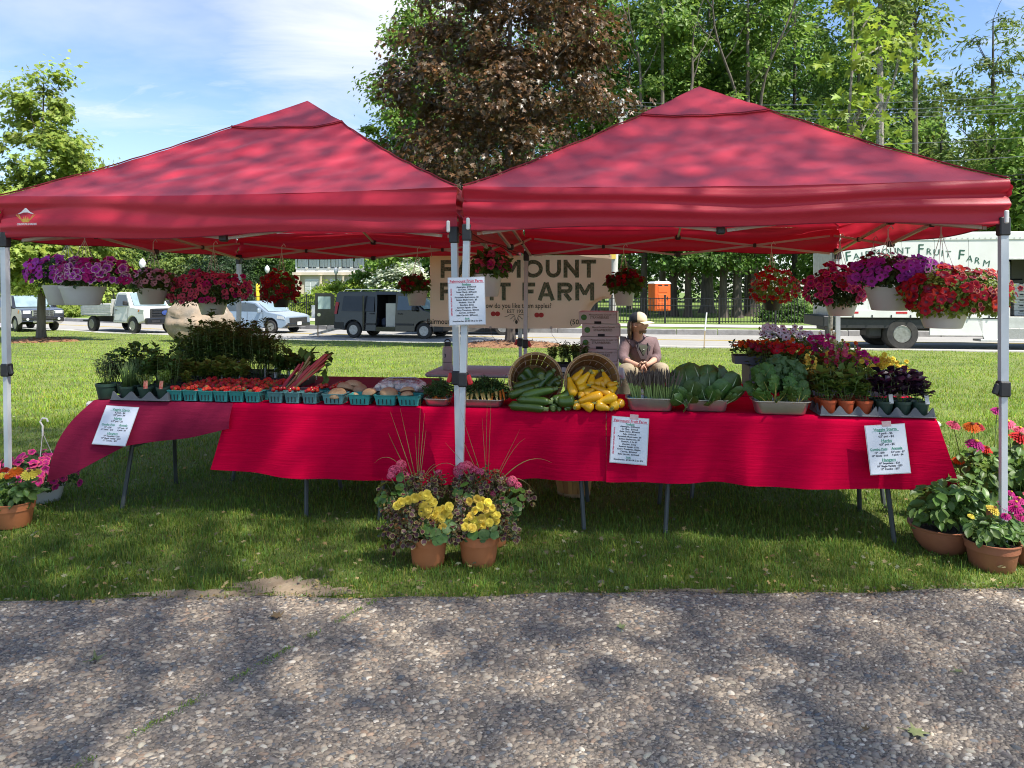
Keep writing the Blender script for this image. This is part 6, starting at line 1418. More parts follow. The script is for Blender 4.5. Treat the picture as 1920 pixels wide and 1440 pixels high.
# broad leaves for bok choy, chard, kale
def broad(name, L_, W_, cup, ruff, m, mv, nr=7, nc=6, seed=0, vein=True, stemr=.012, sl=.35):
    """leaf along +z from the base; faces -y; stem below"""
    mb = MB()
    def pt(p, q):
        x = 2 * p - 1; prof = math.sqrt(max(0, 1 - ((q - .525) / .525) ** 2))
        w = W_ / 2 * prof; zz_ = L_ * (sl + (1 - sl) * q)
        y = cup * x * x * W_ + .10 * L_ * (q ** 2) + ruff * math.sin(p * 22 + q * 17 + seed) * abs(x) ** 2 + ruff * .5 * math.sin(q * 31 + seed * 2) * abs(x)
        return (x * w * (1 + ruff * 2 * math.sin(q * 25)), y - .004 * abs(math.sin(q * 14)) * (1 - abs(x)), zz_)
    mb.grid(pt, nc * 2, nr * 2)
    mb.tube([(0, .0, 0), (0, -.004, L_ * sl), (0, .03 * L_, L_ * .72), (0, .09 * L_, L_ * .95)], [stemr, stemr * .8, stemr * .35, stemr * .1], 6, mi=1, flat=.7)
    if vein:
        for k in range(3):
            for sg in (-1, 1):
                q = .1 + .2 * k; a = V(pt(.5, q)) + V((0, -.003, 0)); e = V(pt(.5 + sg * .36, q + .24)) + V((0, -.003, 0)); mb.tube([a, a.lerp(e, .5) + V((0, -.002, 0)), e], [.0022, .0016, .0008], 4, mi=1)
    return mb.mesh(name, [m, mv], 180)
m_bok = mat('bok_choy_leaf', (.045, .110, .020), .38, col2=(.075, .16, .032), scale=9, trans=.2, rand=.35, bump=.25, bscale=60, spec=.6); m_bokv = mat('bok_choy_vein', (.42, .50, .30), .5, col2=(.30, .38, .20), scale=10)
m_kale = mat('kale_leaf', (.075, .155, .045), .55, col2=(.05, .11, .03), scale=12, trans=.25, rand=.3); m_chard = mat('chard_leaf', (.075, .165, .022), .45, col2=(.05, .12, .02), scale=14, trans=.25, rand=.35, bump=.4, bscale=50); m_chst = mat('chard_stem_yellow', (.60, .46, .08), .4, col2=(.5, .44, .16), scale=14); m_kst = mat('kale_stem', (.22, .30, .12), .5, col2=(.16, .24, .10), scale=12)
BK = [broad('leaf', 1, .66, .18, .008, m_bok, m_bokv, seed=k, stemr=.05, sl=.30) for k in range(3)]; CH = [broad('leaf', 1, .44, .16, .05, m_chard, m_chst, seed=k * 2, stemr=.030, sl=.42) for k in range(3)]; KL = [broad('leaf', 1, .46, .20, .085, m_kale, m_kst, nr=10, nc=8, seed=k * 3, stemr=.02, sl=.30, vein=False) for k in range(3)]
def head(name, label, cat, px, b, z, protos, leaves, group):
    """leaves: (pixel of the tip, tip depth offset, scale)"""
    c = T(px, b, z); t = thing(name, label, cat, c, group=group)
    for i, (tx, ty, db) in enumerate(leaves):
        q = T(tx, b + db, 0); tip = W(tx, ty, q.y); d = tip - c; o = link('leaf', protos[i % 3], t)
        zax = d.normalized(); yax = V((-zax.x * .6, .9, .1)); yax = (yax - zax * yax.dot(zax)).normalized(); xax = yax.cross(zax)
        o.rotation_euler = (Matrix((xax, yax, zax)).transposed() @ Matrix.Rotation(rng.uniform(-.9, .9), 3, 'Z') @ Matrix.Rotation(rng.uniform(-.15, .3), 3, 'X')).to_euler(); o.scale = (d.length,) * 3
    return t
head('bok_choy', 'bok choy head at the left of its pan, its leaf hanging over the rim', 'bok choy', 1288, .06, TZ + .035, BK, [(1252, 722, -.02), (1262, 705, .03), (1283, 690, .10), (1270, 730, -.06), (1302, 712, -.03), (1284, 765, -.10), (1295, 700, .05), (1262, 745, -.08), (1300, 742, -.10)], 'bok choy heads')
head('bok_choy', 'bok choy head in the middle with the largest upright leaves', 'bok choy', 1326, .07, TZ + .035, BK, [(1300, 680, .12), (1327, 682, .10), (1338, 702, .0), (1312, 708, -.03), (1355, 700, .04), (1342, 725, -.08), (1318, 725, -.06), (1365, 715, -.02), (1330, 748, -.11)], 'bok choy heads')
head('bok_choy', 'bok choy head at the right of its pan, leaning towards the chard', 'bok choy', 1352, .08, TZ + .035, BK, [(1378, 700, .05), (1392, 725, -.02), (1372, 735, -.06), (1366, 690, .12), (1352, 742, -.09), (1385, 745, -.06)], 'bok choy heads')
head('bok_choy', 'bok choy head lying at the back of its pan', 'bok choy', 1310, .20, TZ + .045, BK, [(1262, 695, .04), (1283, 682, .06), (1310, 690, .05), (1345, 690, .05), (1362, 697, .06)], 'bok choy heads')
head('chard_bunch', 'chard bunch with yellow stems at the left of its pan', 'chard', 1450, .03, TZ + .045, CH, [(1408, 690, .05), (1420, 700, 0), (1430, 680, .06), (1400, 715, 0), (1445, 700, -.02), (1462, 710, -.03), (1476, 722, -.04), (1415, 728, -.05), (1432, 738, -.07), (1460, 740, -.08)], 'chard bunches')
head('chard_bunch', 'chard bunch at the right of the steel pan, beside the orange pots', 'chard', 1492, .03, TZ + .045, CH, [(1478, 705, 0), (1500, 700, 0), (1515, 715, -.01), (1506, 728, -.04), (1486, 722, -.05), (1520, 735, -.04), (1482, 742, -.08)], 'chard bunches')
head('kale_bunch', 'curly blue-green kale bunch rising behind the chard', 'kale', 1470, .13, TZ + .05, KL, [(1440, 672, .02), (1456, 664, .04), (1470, 668, .0), (1488, 672, .02), (1503, 682, .0), (1448, 688, -.04), (1466, 684, -.06), (1484, 690, -.05), (1500, 700, -.05), (1512, 696, -.02), (1476, 700, -.07), (1430, 690, 0)], 'kale bunches')

# pots, trays and herbs
def pot_me(name, r, h, m, sq=False, n=16):
    mb = MB(); mb.lathe([(0, 0), (r * .68, 0), (r * .72, .004), (r * .93, h * .80), (r * 1.0, h * .81), (r * 1.02, h), (r * .94, h), (r * .90, h * .82)], n, cap=False); me = mb.mesh(name, m, 40)
    so = MB().lathe([(r * .92, h * .88), (r * .4, h * .93), (0, h * .92)], n, cap=False).mesh('soil', m_soil, 60); return me, so
PG = pot_me('pot_body', .050, .078, m_potg); PO = pot_me('pot_body', .050, .078, m_poto)
PGs = None
def tray(label, px0, px1, b, rows_, m=m_trayg, z=TZ + .002, group='plant trays', per=3):
    a0, a1 = apx(px0, b), apx(px1, b); w_ = a1 - a0; c = ab((a0 + a1) / 2, b + .055 * rows_, z); t = thing('plant_tray', label, 'tray', c, RZ, group); D = .11 * rows_
    def wall(L_, nseg, M_):
        k = nseg * 12; pl = [(-L_ / 2 - .012, 0)] + [(-L_ / 2 + L_ * i / k, .012 + .048 * (1 - abs(math.sin(math.pi * nseg * i / k)) ** 1.5)) for i in range(k + 1)] + [(L_ / 2 + .012, 0)]
        mb = MB(); n = len(pl)
        fr = [V((x, -.010 * (1 - z / .07), z)) for x, z in pl]; bk = [V((x, .006 - .004 * (1 - z / .07), z)) for x, z in pl]
        mb.add(fr + bk, [tuple(range(n)), tuple(range(2 * n - 1, n - 1, -1))] + [(i, i + n, (i + 1) % n + n, (i + 1) % n) for i in range(n)]); mb.tf(M_); return mb.obj('tray_wall', m, t, smooth=30)
    wall(w_, per, Matrix.Translation((0, -D / 2, 0))); wall(w_, per, Matrix.Translation((0, D / 2, 0)) @ Matrix.Rotation(R(180), 4, 'Z'))
    for sg in (-1, 1): wall(D, rows_, Matrix.Translation((sg * w_ / 2, 0, 0)) @ Matrix.Rotation(R(90 * sg), 4, 'Z'))
    MB().box((0, 0, .004), (w_ + .03, D + .03, .008), bev=.003).obj('tray_base', m, t)
    return [(a0 + w_ * (i + .5) / per, b + .055 + .11 * j) for j in range(rows_) for i in range(per)]
PL = {}
def sprig(name, kind, n, h, spread, size, tpl, lm, stems=7, seed=0, droop=.2, col=1.0):
    """shared meshes of a leafy herb of height h: stems and foliage"""
    mb = MB(); P_ = []; D_ = []; Nn = []
    for s in range(stems):
        a = rng.random() * 6.28; r = spread * math.sqrt(rng.random()); e = V((r * math.cos(a), r * math.sin(a), h * rng.uniform(.7, 1.0))); s0 = V((e.x * .25, e.y * .25, 0)); md = s0.lerp(e, .5) + V((e.x * .15, e.y * .15, .0))
        mb.tube([s0, md, e], [.0022, .0018, .001], 4)
        for k in range(n // stems):
            q = rng.uniform(.25, 1.0) ** .8; p = s0.lerp(md, q * 2) if q < .5 else md.lerp(e, q * 2 - 1); an = rng.random() * 6.28
            d = np.array([math.cos(an), math.sin(an), rng.uniform(-.2, .6)]); P_.append(p); D_.append(d); Nn.append(np.array([-d[0] * .4, -d[1] * .4, 1]) + rng.normal(size=3) * .3)
    P_ = np.array([tuple(p) for p in P_]); D_ = np.array(D_); Nn = np.array(Nn); m_ = len(P_)
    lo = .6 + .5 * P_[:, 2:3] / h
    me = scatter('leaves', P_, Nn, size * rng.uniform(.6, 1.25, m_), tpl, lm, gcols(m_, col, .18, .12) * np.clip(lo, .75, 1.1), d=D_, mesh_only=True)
    return mb.mesh('stems', m_stem, 180), me
m_purp = leafmat('basil_purple', (.030, .012, .030), .15, .35, .5); m_herb = LM['green']; m_rosem = leafmat('rosemary_leaf', (.075, .10, .055), .2)
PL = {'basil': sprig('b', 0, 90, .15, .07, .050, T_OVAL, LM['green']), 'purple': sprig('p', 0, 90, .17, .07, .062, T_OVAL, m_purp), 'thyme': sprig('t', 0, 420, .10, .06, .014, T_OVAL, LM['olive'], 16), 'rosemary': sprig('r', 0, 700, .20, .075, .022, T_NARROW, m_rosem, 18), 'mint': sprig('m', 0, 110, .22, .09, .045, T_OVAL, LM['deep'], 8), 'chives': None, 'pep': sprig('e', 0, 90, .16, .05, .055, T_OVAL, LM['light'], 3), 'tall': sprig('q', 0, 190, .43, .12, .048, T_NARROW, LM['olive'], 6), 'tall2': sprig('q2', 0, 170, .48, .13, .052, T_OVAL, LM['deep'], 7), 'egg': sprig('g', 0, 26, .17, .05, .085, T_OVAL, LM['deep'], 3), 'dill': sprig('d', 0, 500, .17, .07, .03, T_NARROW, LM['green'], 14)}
mb = MB()
for k in range(60):
    a = rng.random() * 6.28; r = .035 * math.sqrt(rng.random()); q = rng.uniform(.12, .20); e = rng.uniform(.5, 2.0); mb.tube([(r * math.cos(a), r * math.sin(a), 0), (r * e * math.cos(a), r * e * math.sin(a), q * .6), (r * e * 1.7 * math.cos(a), r * e * 1.7 * math.sin(a), q)], [.0016, .0014, .0005], 4)
CHV = mb.mesh('leaves', mat('chive_green', (.09, .17, .045), .5, col2=(.06, .12, .03), scale=20, rand=.3), 180)
def potted(name, label, cat, a, b, pm_, kind, z=TZ + .012, group=None, sc=1.0, tagm=None, psc=1.0):
    t = thing(name, label, cat, ab(a, b, z), rng.random() * .6 - .3, group); h = .078 * psc
    p = link('pot', pm_[0], t, scale=psc); link('soil', pm_[1], p)
    if kind == 'chives': o = link('leaves', CHV, t, loc=(0, 0, h * .85)); o['kind'] = 'stuff'
    else:
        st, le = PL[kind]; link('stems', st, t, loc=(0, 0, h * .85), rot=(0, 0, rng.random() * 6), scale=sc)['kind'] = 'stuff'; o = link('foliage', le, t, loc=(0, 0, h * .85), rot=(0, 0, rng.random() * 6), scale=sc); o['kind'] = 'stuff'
    if tagm: MB().box((0.01, -.045, h + .018), (.026, .0015, .055), Matrix.Rotation(R(-12), 3, 'X')).obj('plant_tag', tagm, t)
    return t
# right: orange pots of green herb, dark green pots of purple basil
for i, (a, b) in enumerate(tray('grey plant tray of orange herb pots at the right end of the table', 1541, 1643, .01, 2)): potted('herb_pot', f'orange pot of leafy green herb, {ORD[i % 3]} from the left in its {"front" if i < 3 else "back"} row', 'potted herb', a, b, PO, 'basil', group='green herbs in orange pots', sc=(1.0, .95, .85, 1.3, 1.25, 1.2)[i])
for i, (a, b) in enumerate(tray('grey plant tray of dark green pots at the far right end of the table', 1648, 1750, .01, 2)): potted('basil_pot', f'dark green pot of purple basil, {ORD[i % 3]} from the left in its {"front" if i < 3 else "back"} row', 'potted herb', a, b, PG, 'purple', group='purple basil in dark green pots', sc=(.85, .95, .85, 1.05, 1.1, 1.0)[i], tagm=m_tagw if i in (0, 2) else None)
for i, (px, b) in enumerate(((1560, .30), (1600, .33), (1530, .27))): potted('herb_pot', f'orange pot of green herb behind the grey tray, {ORD[i]} of three', 'potted herb', apx(px, b), b, PO, 'basil', TZ, 'green herbs in orange pots', 1.35)
# left: herbs
for i, (a, b) in enumerate(tray('grey plant tray of dark green herb pots at the left end of the table', 212, 315, -.005, 2)): potted('herb_pot', ('dark green pot of spiky chives at the left of the front tray', 'dark green pot of thyme in the middle of the front tray', 'dark green pot of feathery herb at the right of the front tray', 'pot of chives at the back of the left tray', 'pot of mint at the back of the left tray, middle', 'pot of mint at the back of the left tray, right')[i], 'potted herb', a, b, PG, ('chives', 'thyme', 'dill', 'chives', 'mint', 'mint')[i], group='herbs in dark green pots', tagm=m_tagr if i in (1, 2) else None, sc=(1, 1.0, .75, 1, 1, .95)[i])
potted('rosemary_pot', 'tall square-shouldered dark green pot of rosemary at the far left of the stall', 'potted herb', apx(199, .06), .06, PG, 'rosemary', TZ, 'herbs in dark green pots', 1.1, None, 1.35)
for i, (px, b, k, sc) in enumerate(((232, .30, 'mint', 1.15), (268, .32, 'mint', 1.35), (300, .30, 'basil', 1.5), (325, .30, 'mint', 1.1), (215, .30, 'rosemary', 1.0), (250, .45, 'mint', 1.3), (350, .22, 'pep', .7))): potted('herb_pot', f'dark green pot of tall leafy herb behind the left tray, {ORD[i]} from the left', 'potted herb', apx(px, b), b, PG, k, TZ, 'tall herbs behind the left tray', sc)
# seedling trays
def cell_tray(label, px, b, w_, d, z=TZ + .002, h=.06, group='black seedling trays'):
    c = T(px, b, z); t = thing('seedling_tray', label, 'tray', c, RZ, group)
    for sy in (-1, 1): MB().box((0, sy * d / 2, h / 2), (w_, .006, h)).obj('tray_wall', m_trayk, t)
    for sx in (-1, 1): MB().box((sx * w_ / 2, 0, h / 2), (.006, d - .008, h)).obj('tray_wall', m_trayk, t)
    MB().box((0, 0, .004), (w_ - .008, d - .008, .006)).obj('tray_base', m_trayk, t); MB().box((0, 0, h * .8), (w_ - .01, d - .01, .01)).obj('soil', m_soil, t); return t, c
SEED = {}
def seedling(name, label, kind, p, sc, group):
    t = thing(name, label, 'seedling', p, rng.random() * 6.28, group); st, le = PL[kind]
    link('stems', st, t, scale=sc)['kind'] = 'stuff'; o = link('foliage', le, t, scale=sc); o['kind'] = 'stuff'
    if rng.random() < .4: MB().box((.02, 0, .04), (.012, .0015, .09)).obj('plant_tag', m_tagw, t)
for i, (px, b) in enumerate(((372, .70), (372, 1.0), (455, 1.0), (455, 1.3), (372, 1.3))): cell_tray(('black tray of pepper seedlings behind the strawberries', 'black tray of tomato seedlings, middle left', 'black tray of tomato seedlings, middle right', 'black tray of tomato seedlings, rear right', 'black tray of tomato seedlings, rear left')[i], px, b, .56, .28)
for k in range(26):
    px = 268 + (k % 13) * 15.5 + rng.uniform(-4, 4); b = .64 + .11 * (k // 13); seedling('pepper_seedling', 'light green pepper seedling in the black tray behind the strawberries', 'pep', T(px, b, TZ + .05), float(rng.uniform(.8, 1.15)), 'pepper seedlings')
for k in range(44):
    px = 340 + (k % 15) * 13 + rng.uniform(-7, 7); b = .90 + .2 * (k // 15); seedling('tomato_seedling', 'tall dark tomato seedling in the black trays at the back left', 'tall' if k % 3 else 'tall2', T(px, b, TZ + .05), float(rng.uniform(.82, 1.12)) * (1.08 if 2 < k % 15 < 12 else .78) * rng.uniform(.88, 1.08), 'tomato seedlings')
cell_tray('low black empty tray behind the strawberry pints', 508, .62, .30, .22, h=.075); cell_tray('black tray of eggplant seedlings behind the rhubarb', 540, .95, .34, .26, h=.06)
for k in range(9): seedling('eggplant_seedling', 'broad-leaved eggplant seedling behind the rhubarb', 'egg', T(520 + (k % 5) * 18, .90 + .12 * (k // 5), TZ + .05), float(rng.uniform(.9, 1.25)), 'eggplant seedlings')
# planter pack on the rear table, behind the baskets
t, c = cell_tray('black planter pack of dark herbs on the rear table between the two bushel baskets', 1063, 2.06, .23, .2, .748, .10)
MB().box((-.02, -.103, .05), (.04, .002, .04)).obj('plant_tag', m_tagw, t)
for i, px in enumerate((1034, 1054, 1074, 1088)): seedling('herb_plant', f'dark bushy herb in the black pack between the bushel baskets, {ORD[i]} from the left', 'dill' if i < 2 else 'thyme', T(px, 2.06, .84), (1.0, 1.15, 1.9, 2.0)[i], 'herbs in the black pack')
# ================================================================== flowers
def petal_mat(name, c, c2, trans=.2): return mat(name, c, .55, col2=c2, scale=26, trans=trans, rand=.35, spec=.25)
PM = {'violet': petal_mat('petal_violet', (.36, .018, .33), (.46, .05, .40)), 'magenta': petal_mat('petal_magenta', (.50, .014, .17), (.42, .012, .20)), 'pink': petal_mat('petal_pink', (.62, .07, .17), (.70, .13, .22)), 'rose': petal_mat('petal_rose', (.58, .06, .15), (.68, .14, .22)),
      'lilac': petal_mat('petal_lilac', (.60, .30, .42), (.66, .42, .50)), 'red': petal_mat('petal_red', (.50, .010, .014), (.40, .008, .012)), 'crimson': petal_mat('petal_crimson', (.30, .007, .022), (.24, .006, .02)), 'salmon': petal_mat('petal_salmon', (.62, .20, .15), (.66, .26, .16)),
      'yellow': petal_mat('petal_yellow', (.80, .60, .03), (.82, .68, .14)), 'pale_yellow': petal_mat('petal_pale_yellow', (.84, .62, .06), (.86, .68, .14)), 'white': petal_mat('petal_white', (.74, .72, .80), (.68, .66, .76)), 'orange': petal_mat('petal_orange', (.70, .12, .012), (.62, .10, .01)), 'cream': petal_mat('petal_cream', (.72, .62, .36), (.70, .58, .28)), 'plum': petal_mat('petal_plum', (.16, .008, .03), (.12, .006, .03))}
m_throat = mat('flower_throat', (.10, .01, .03), .6, col2=(.14, .02, .05), scale=50); m_cen = mat('flower_centre', (.62, .42, .04), .8, col2=(.5, .3, .03), scale=90); m_cend = mat('flower_centre_dark', (.14, .05, .02), .8, col2=(.2, .1, .03), scale=90)
FM = {}
def petunia(col, rim=None, throat=m_throat):
    key = ('pet', col, rim)
    if key not in FM:
        L_ = []
        for s in range(3):
            mb = MB(); n = 15; vs = [(0, 0, -.28)] + [(.30 * math.cos(2 * math.pi * j / n), .30 * math.sin(2 * math.pi * j / n), -.10) for j in range(n)]
            for j in range(n): r = (1.0 - .16 * (j % 3 == 0)) * rng.uniform(.92, 1.08); a = 2 * math.pi * j / n; vs.append((r * .78 * math.cos(a), r * .78 * math.sin(a), .05 + .06 * math.sin(j * 2.1 + s)))
            for j in range(n): r = (1.0 - .20 * (j % 3 == 0)) * rng.uniform(.92, 1.08); a = 2 * math.pi * j / n; vs.append((r * math.cos(a), r * math.sin(a), -.02 + .12 * math.sin(j * 1.7 + s * 2)))
            mb.add(vs, [(0, 1 + j, 1 + (j + 1) % n) for j in range(n)], 1)
            mb.add(vs, [(1 + j, n + 1 + j, n + 1 + (j + 1) % n, 1 + (j + 1) % n) for j in range(n)], 0); mb.add(vs, [(n + 1 + j, 2 * n + 1 + j, 2 * n + 1 + (j + 1) % n, n + 1 + (j + 1) % n) for j in range(n)], 2)
            L_.append(mb.mesh('flower', [PM[col], throat, PM[rim] if rim else PM[col]], 180))
        FM[key] = L_
    return FM[key]
def rosette(col, layers=3, name='flower', n0=7):
    key = ('ros', col, layers)
    if key not in FM:
        L_ = []
        for s in range(3):
            mb = MB()
            for l in range(layers):
                r = 1 - .27 * l; k = n0 - l; tilt = .10 + .38 * l
                for j in range(k):
                    a = 2 * math.pi * (j + .5 * l) / k + rng.uniform(-.12, .12); M_ = Matrix.Rotation(a, 4, 'Z')
                    w_ = 1.15 * r * math.sin(math.pi / k) * 1.25
                    P_ = [(0.02, 0, l * .07), (r * .5, -w_ * .62, l * .07 + tilt * .4 * r), (r * .92, -w_ * .55, l * .07 + tilt * r - .05), (r, 0, l * .07 + tilt * r * .95), (r * .92, w_ * .55, l * .07 + tilt * r - .05), (r * .5, w_ * .62, l * .07 + tilt * .4 * r), (r * .55, 0, l * .07 + tilt * .25 * r)]
                    mb.add([M_ @ V(p) for p in P_], [(0, 1, 6), (1, 2, 6), (2, 3, 6), (3, 4, 6), (4, 5, 6), (5, 0, 6)])
            L_.append(mb.mesh(name, PM[col], 180))
        FM[key] = L_
    return FM[key]
def umbel(col, n=26):
    """geranium head: a ball of five-petalled florets"""
    key = ('umb', col)
    if key not in FM:
        L_ = []
        for s in range(3):
            mb = MB()
            for k in range(n):
                z = 1 - 1.35 * (k + .5) / n; q = k * 2.4; rr = math.sqrt(max(0, 1 - z * z)); c = V((rr * math.cos(q), rr * math.sin(q), z)) * .78; nn_ = c.normalized()
                t_ = nn_.cross(V((.3, .5, .8))).normalized(); b_ = nn_.cross(t_)
                for j in range(5):
                    a = j * 1.2566 + k; d0 = t_ * math.cos(a) + b_ * math.sin(a); d1 = t_ * math.cos(a + .5) + b_ * math.sin(a + .5); d2 = t_ * math.cos(a - .5) + b_ * math.sin(a - .5)
                    mb.add([c, c + d2 * .22 + nn_ * .06, c + d0 * .34 + nn_ * .04, c + d1 * .22 + nn_ * .06], [(0, 1, 2), (0, 2, 3)])
            L_.append(mb.mesh('flower_head', PM[col], 180))
        FM[key] = L_
    return FM[key]
def zinnia(col):
    key = ('zin', col)
    if key not in FM:
        L_ = []
        for s in range(2):
            mb = MB()
            for l in range(5):
                k = 17 - l * 2; r = 1 - .17 * l; z = l * .13; w_ = r * .24
                for j in range(k):
                    a = 2 * math.pi * (j + .5 * (l % 2)) / k + rng.uniform(-.06, .06); M_ = Matrix.Rotation(a, 4, 'Z'); dz = rng.uniform(-.05, .05) - (.12 if l == 0 else 0)
                    mb.add([M_ @ V(p) for p in ((0, 0, z), (r * .6, -w_ * .7, z + .07), (r, -w_ * .4, z + dz), (r * 1.03, 0, z + dz + .01), (r, w_ * .4, z + dz), (r * .6, w_ * .7, z + .07), (r * .6, 0, z + .03))], [(0, 1, 6), (1, 2, 3, 6), (6, 3, 4, 5), (0, 6, 5)])
            mb.lathe([(.2, .5), (.24, .62), (.12, .72), (0, .74)], 10, mi=1); L_.append(mb.mesh('bloom', [PM[col], m_cen if s else m_cend], 180))
        FM[key] = L_
    return FM[key]
def place_flowers(t, protos, pos, nor, size, name='flower', jit=.35):
    for i in range(len(pos)):
        n_ = V(nor[i]) + V(rng.normal(0, jit, 3)); o = link(name, protos[i % len(protos)], t, loc=V(pos[i]), rot=n_.to_track_quat('Z', 'Y').to_euler(), scale=float(size * rng.uniform(.72, 1.2)))
        o.rotation_euler.rotate_axis('Z', rng.random() * 6)
def dome(n, c, r, zmin=-.35, front=.7, rad=(.9, 1.05)):
    """points on an ellipsoid, most of them on the viewer's half"""
    d = nrm(rng.normal(size=(n * 4, 3))); d = d[(d[:, 2] > zmin)]; fr = rng.random(len(d)) < front; d[fr, 1] = -np.abs(d[fr, 1]); d = d[:n]
    bump_ = 1 + .10 * np.sin(d[:, 0] * 7 + c[0] * 9) * np.sin(d[:, 2] * 6 + d[:, 1] * 4 + c[1] * 5)
    return np.array(c) + d * np.array(r) * rng.uniform(*rad, (len(d), 1)) * bump_[:, None], d
m_bpot = mat('basket_plastic_white', (.62, .62, .59), .5, col2=(.56, .56, .53), scale=4); m_bpotd = mat('basket_plastic_dark', (.03, .035, .03), .5, col2=(.04, .045, .04), scale=6)
m_fol = LM['deep']; m_fol2 = leafmat('petunia_leaves', (.055, .105, .03), .35)
HANG = 'hanging flower baskets'
def hanging(label, px, ytop, wpx, hpx, Y, ext, flowers, nleaf=1500, leaf=.034, lm=None, pot=m_bpot, hook=1.90, ribs=True, strings=True, fsize=.026, tplf=T_OVAL, front=.74, hookx=0, zmin=-.5, depth=None, cat='hanging basket', group=HANG):
    """ext: flower mass in pixels (x0, x1, y0, y1); flowers: list of (protos, count, size, xr) with xr a part of the width"""
    rim = W(px, ytop, Y); r = u(wpx, Y) / 2; h = u(hpx, Y); base = rim - V((0, 0, h)); t = thing('hanging_basket', label, cat, base, group=group)
    mb = MB(); rb = (lambda a, z: 1 + (.012 * math.cos(a * 48) if ribs and z < h * .9 else 0)); mb.lathe([(0, .004), (r * .70, 0), (r * .74, .006), (r * .965, h * .86), (r * 1.0, h * .87), (r * 1.02, h), (r * .95, h), (r * .9, h * .85)], 96 if ribs else 28, wob=rb); mb.obj('pot', pot, t, smooth=50)
    MB().lathe([(r * .93, h * .9), (r * .5, h * .96), (0, h * .97)], 20, cap=False).obj('soil', m_soil, t)
    x0, x1, y0, y1 = ext; c = W((x0 + x1) / 2, (y0 + y1) / 2, Y) - base; rx, rz = u(x1 - x0, Y) / 2, u(y1 - y0, Y) / 2; ry = depth or min(rx, .30); c = (c.x, 0, c.z)
    pos, d = dome(nleaf, c, (rx * .93, ry * .93, rz * .93), -.75, .6, (.55, 1.0))
    o = scatter('foliage', pos, d * .6 + np.array([0, -.2, .6]) + rng.normal(0, .4, d.shape), leaf * rng.uniform(.6, 1.25, len(d)), tplf, lm or m_fol2, gcols(len(d), 1, .2, .12), d=d + rng.normal(0, .5, d.shape), parent=t); o['kind'] = 'stuff'
    # trailing and supporting stems from the soil
    st = MB()
    for k in range(0, len(pos), 22): s = V((pos[k][0] * .25, pos[k][1] * .25, h * .95)); e = V(pos[k]); st.tube([s, s.lerp(e, .5) + V((0, 0, abs(e.x) * .25)), e], [.0022, .0018, .0012], 4)
    o = st.obj('stems', m_stem, t); o['kind'] = 'stuff'
    for protos, n, fs, xr in flowers:
        pos, d = dome(n * 2, c, (rx, ry, rz), zmin, front)
        fx = (pos[:, 0] - c[0]) / rx * .5 + .5; ok = (fx > xr[0]) & (fx < xr[1]); pos, d = pos[ok][:n], d[ok][:n]
        place_flowers(t, protos, pos, d + np.array([0, -.35, .25]), fs)
    if strings:
        hz = hook - base.z; hp = V((hookx, .02, hz))
        for k in range(4): a = R(45 + 90 * k); MB().tube([V((r * 1.0 * math.cos(a), r * 1.0 * math.sin(a), h - .005)), hp - V((0, 0, .03))], .0022, 4).obj('hanger_wire', m_hook, t)
        MB().tube([hp - V((0, 0, .035)), hp + V((0, 0, .02)), hp + V((.02, 0, .045)), hp + V((.035, 0, .02))], .004, 6).obj('hook', m_hook, t)
    return t
V_ = petunia('violet', 'lilac'); MG = petunia('magenta'); VM = petunia('violet')
hanging('violet petunia basket in a ribbed white pot, the front one at the far left', 155.5, 537, 77, 35, 5.25, (112, 245, 484, 543), [(V_, 90, .031, (0, 1)), (MG, 36, .031, (.5, 1)), (petunia('magenta'), 12, .030, (0, .5))], 900)
hanging('violet and magenta petunia basket half hidden behind the front one, far left', 124, 535, 76, 37, 5.62, (60, 178, 480, 541), [(VM, 44, .033, (0, 1)), (MG, 26, .034, (0, .45))], 800)
hanging('pale pink impatiens basket in a ribbed white pot, left', 285, 540, 55, 31, 6.3, (244, 326, 503, 549), [(petunia('lilac', None, m_throat), 62, .024, (0, 1))], 500, .055, LM['deep'])
hanging('bright pink petunia basket spilling over a low white pot, left', 399, 566, 54, 24, 6.5, (317, 474, 509, 582), [(petunia('pink'), 160, .027, (0, 1)), (petunia('magenta'), 30, .026, (.3, 1))], 1900, ribs=False)
hanging('round dark red petunia ball basket at the left back', 527, 556, 34, 20, 6.9, (488, 566, 508, 572), [(petunia('red', 'crimson'), 120, .024, (0, 1)), (petunia('crimson'), 20, .022, (0, 1))], 800, .034, LM['olive'], pot=m_bpotd, ribs=False, zmin=-.8)
hanging('dark red begonia basket in a white pot left of the banner', 782, 545, 40, 28, 7.3, (750, 804, 516, 552), [(rosette('crimson'), 30, .022, (0, 1)), (rosette('red'), 8, .022, (0, 1))], 500, .06, LM['deep'], ribs=False)
hanging('pink rose begonia basket in a white pot hanging before the banner', 912, 514, 60, 42, 5.7, (881, 957, 472, 522), [(rosette('rose', 4), 24, .028, (0, 1)), (rosette('magenta', 4), 8, .028, (.5, 1))], 480, .065, LM['deep'], ribs=False, hookx=.0)
hanging('dark red begonia basket in a white pot right of the banner', 1170, 546, 41, 27, 6.9, (1138, 1208, 505, 553), [(rosette('crimson'), 38, .023, (0, 1)), (rosette('red'), 8, .023, (0, 1))], 600, .06, LM['deep'], ribs=False)
hanging('round red calibrachoa ball basket with yellow-green leaves, right of the seated man', 1448, 562, 36, 20, 6.6, (1404, 1496, 503, 577), [(petunia('red', 'red'), 120, .021, (0, 1)), (petunia('salmon'), 14, .018, (0, .25))], 900, .03, LM['light'], pot=m_bpotd, ribs=False, zmin=-.75)
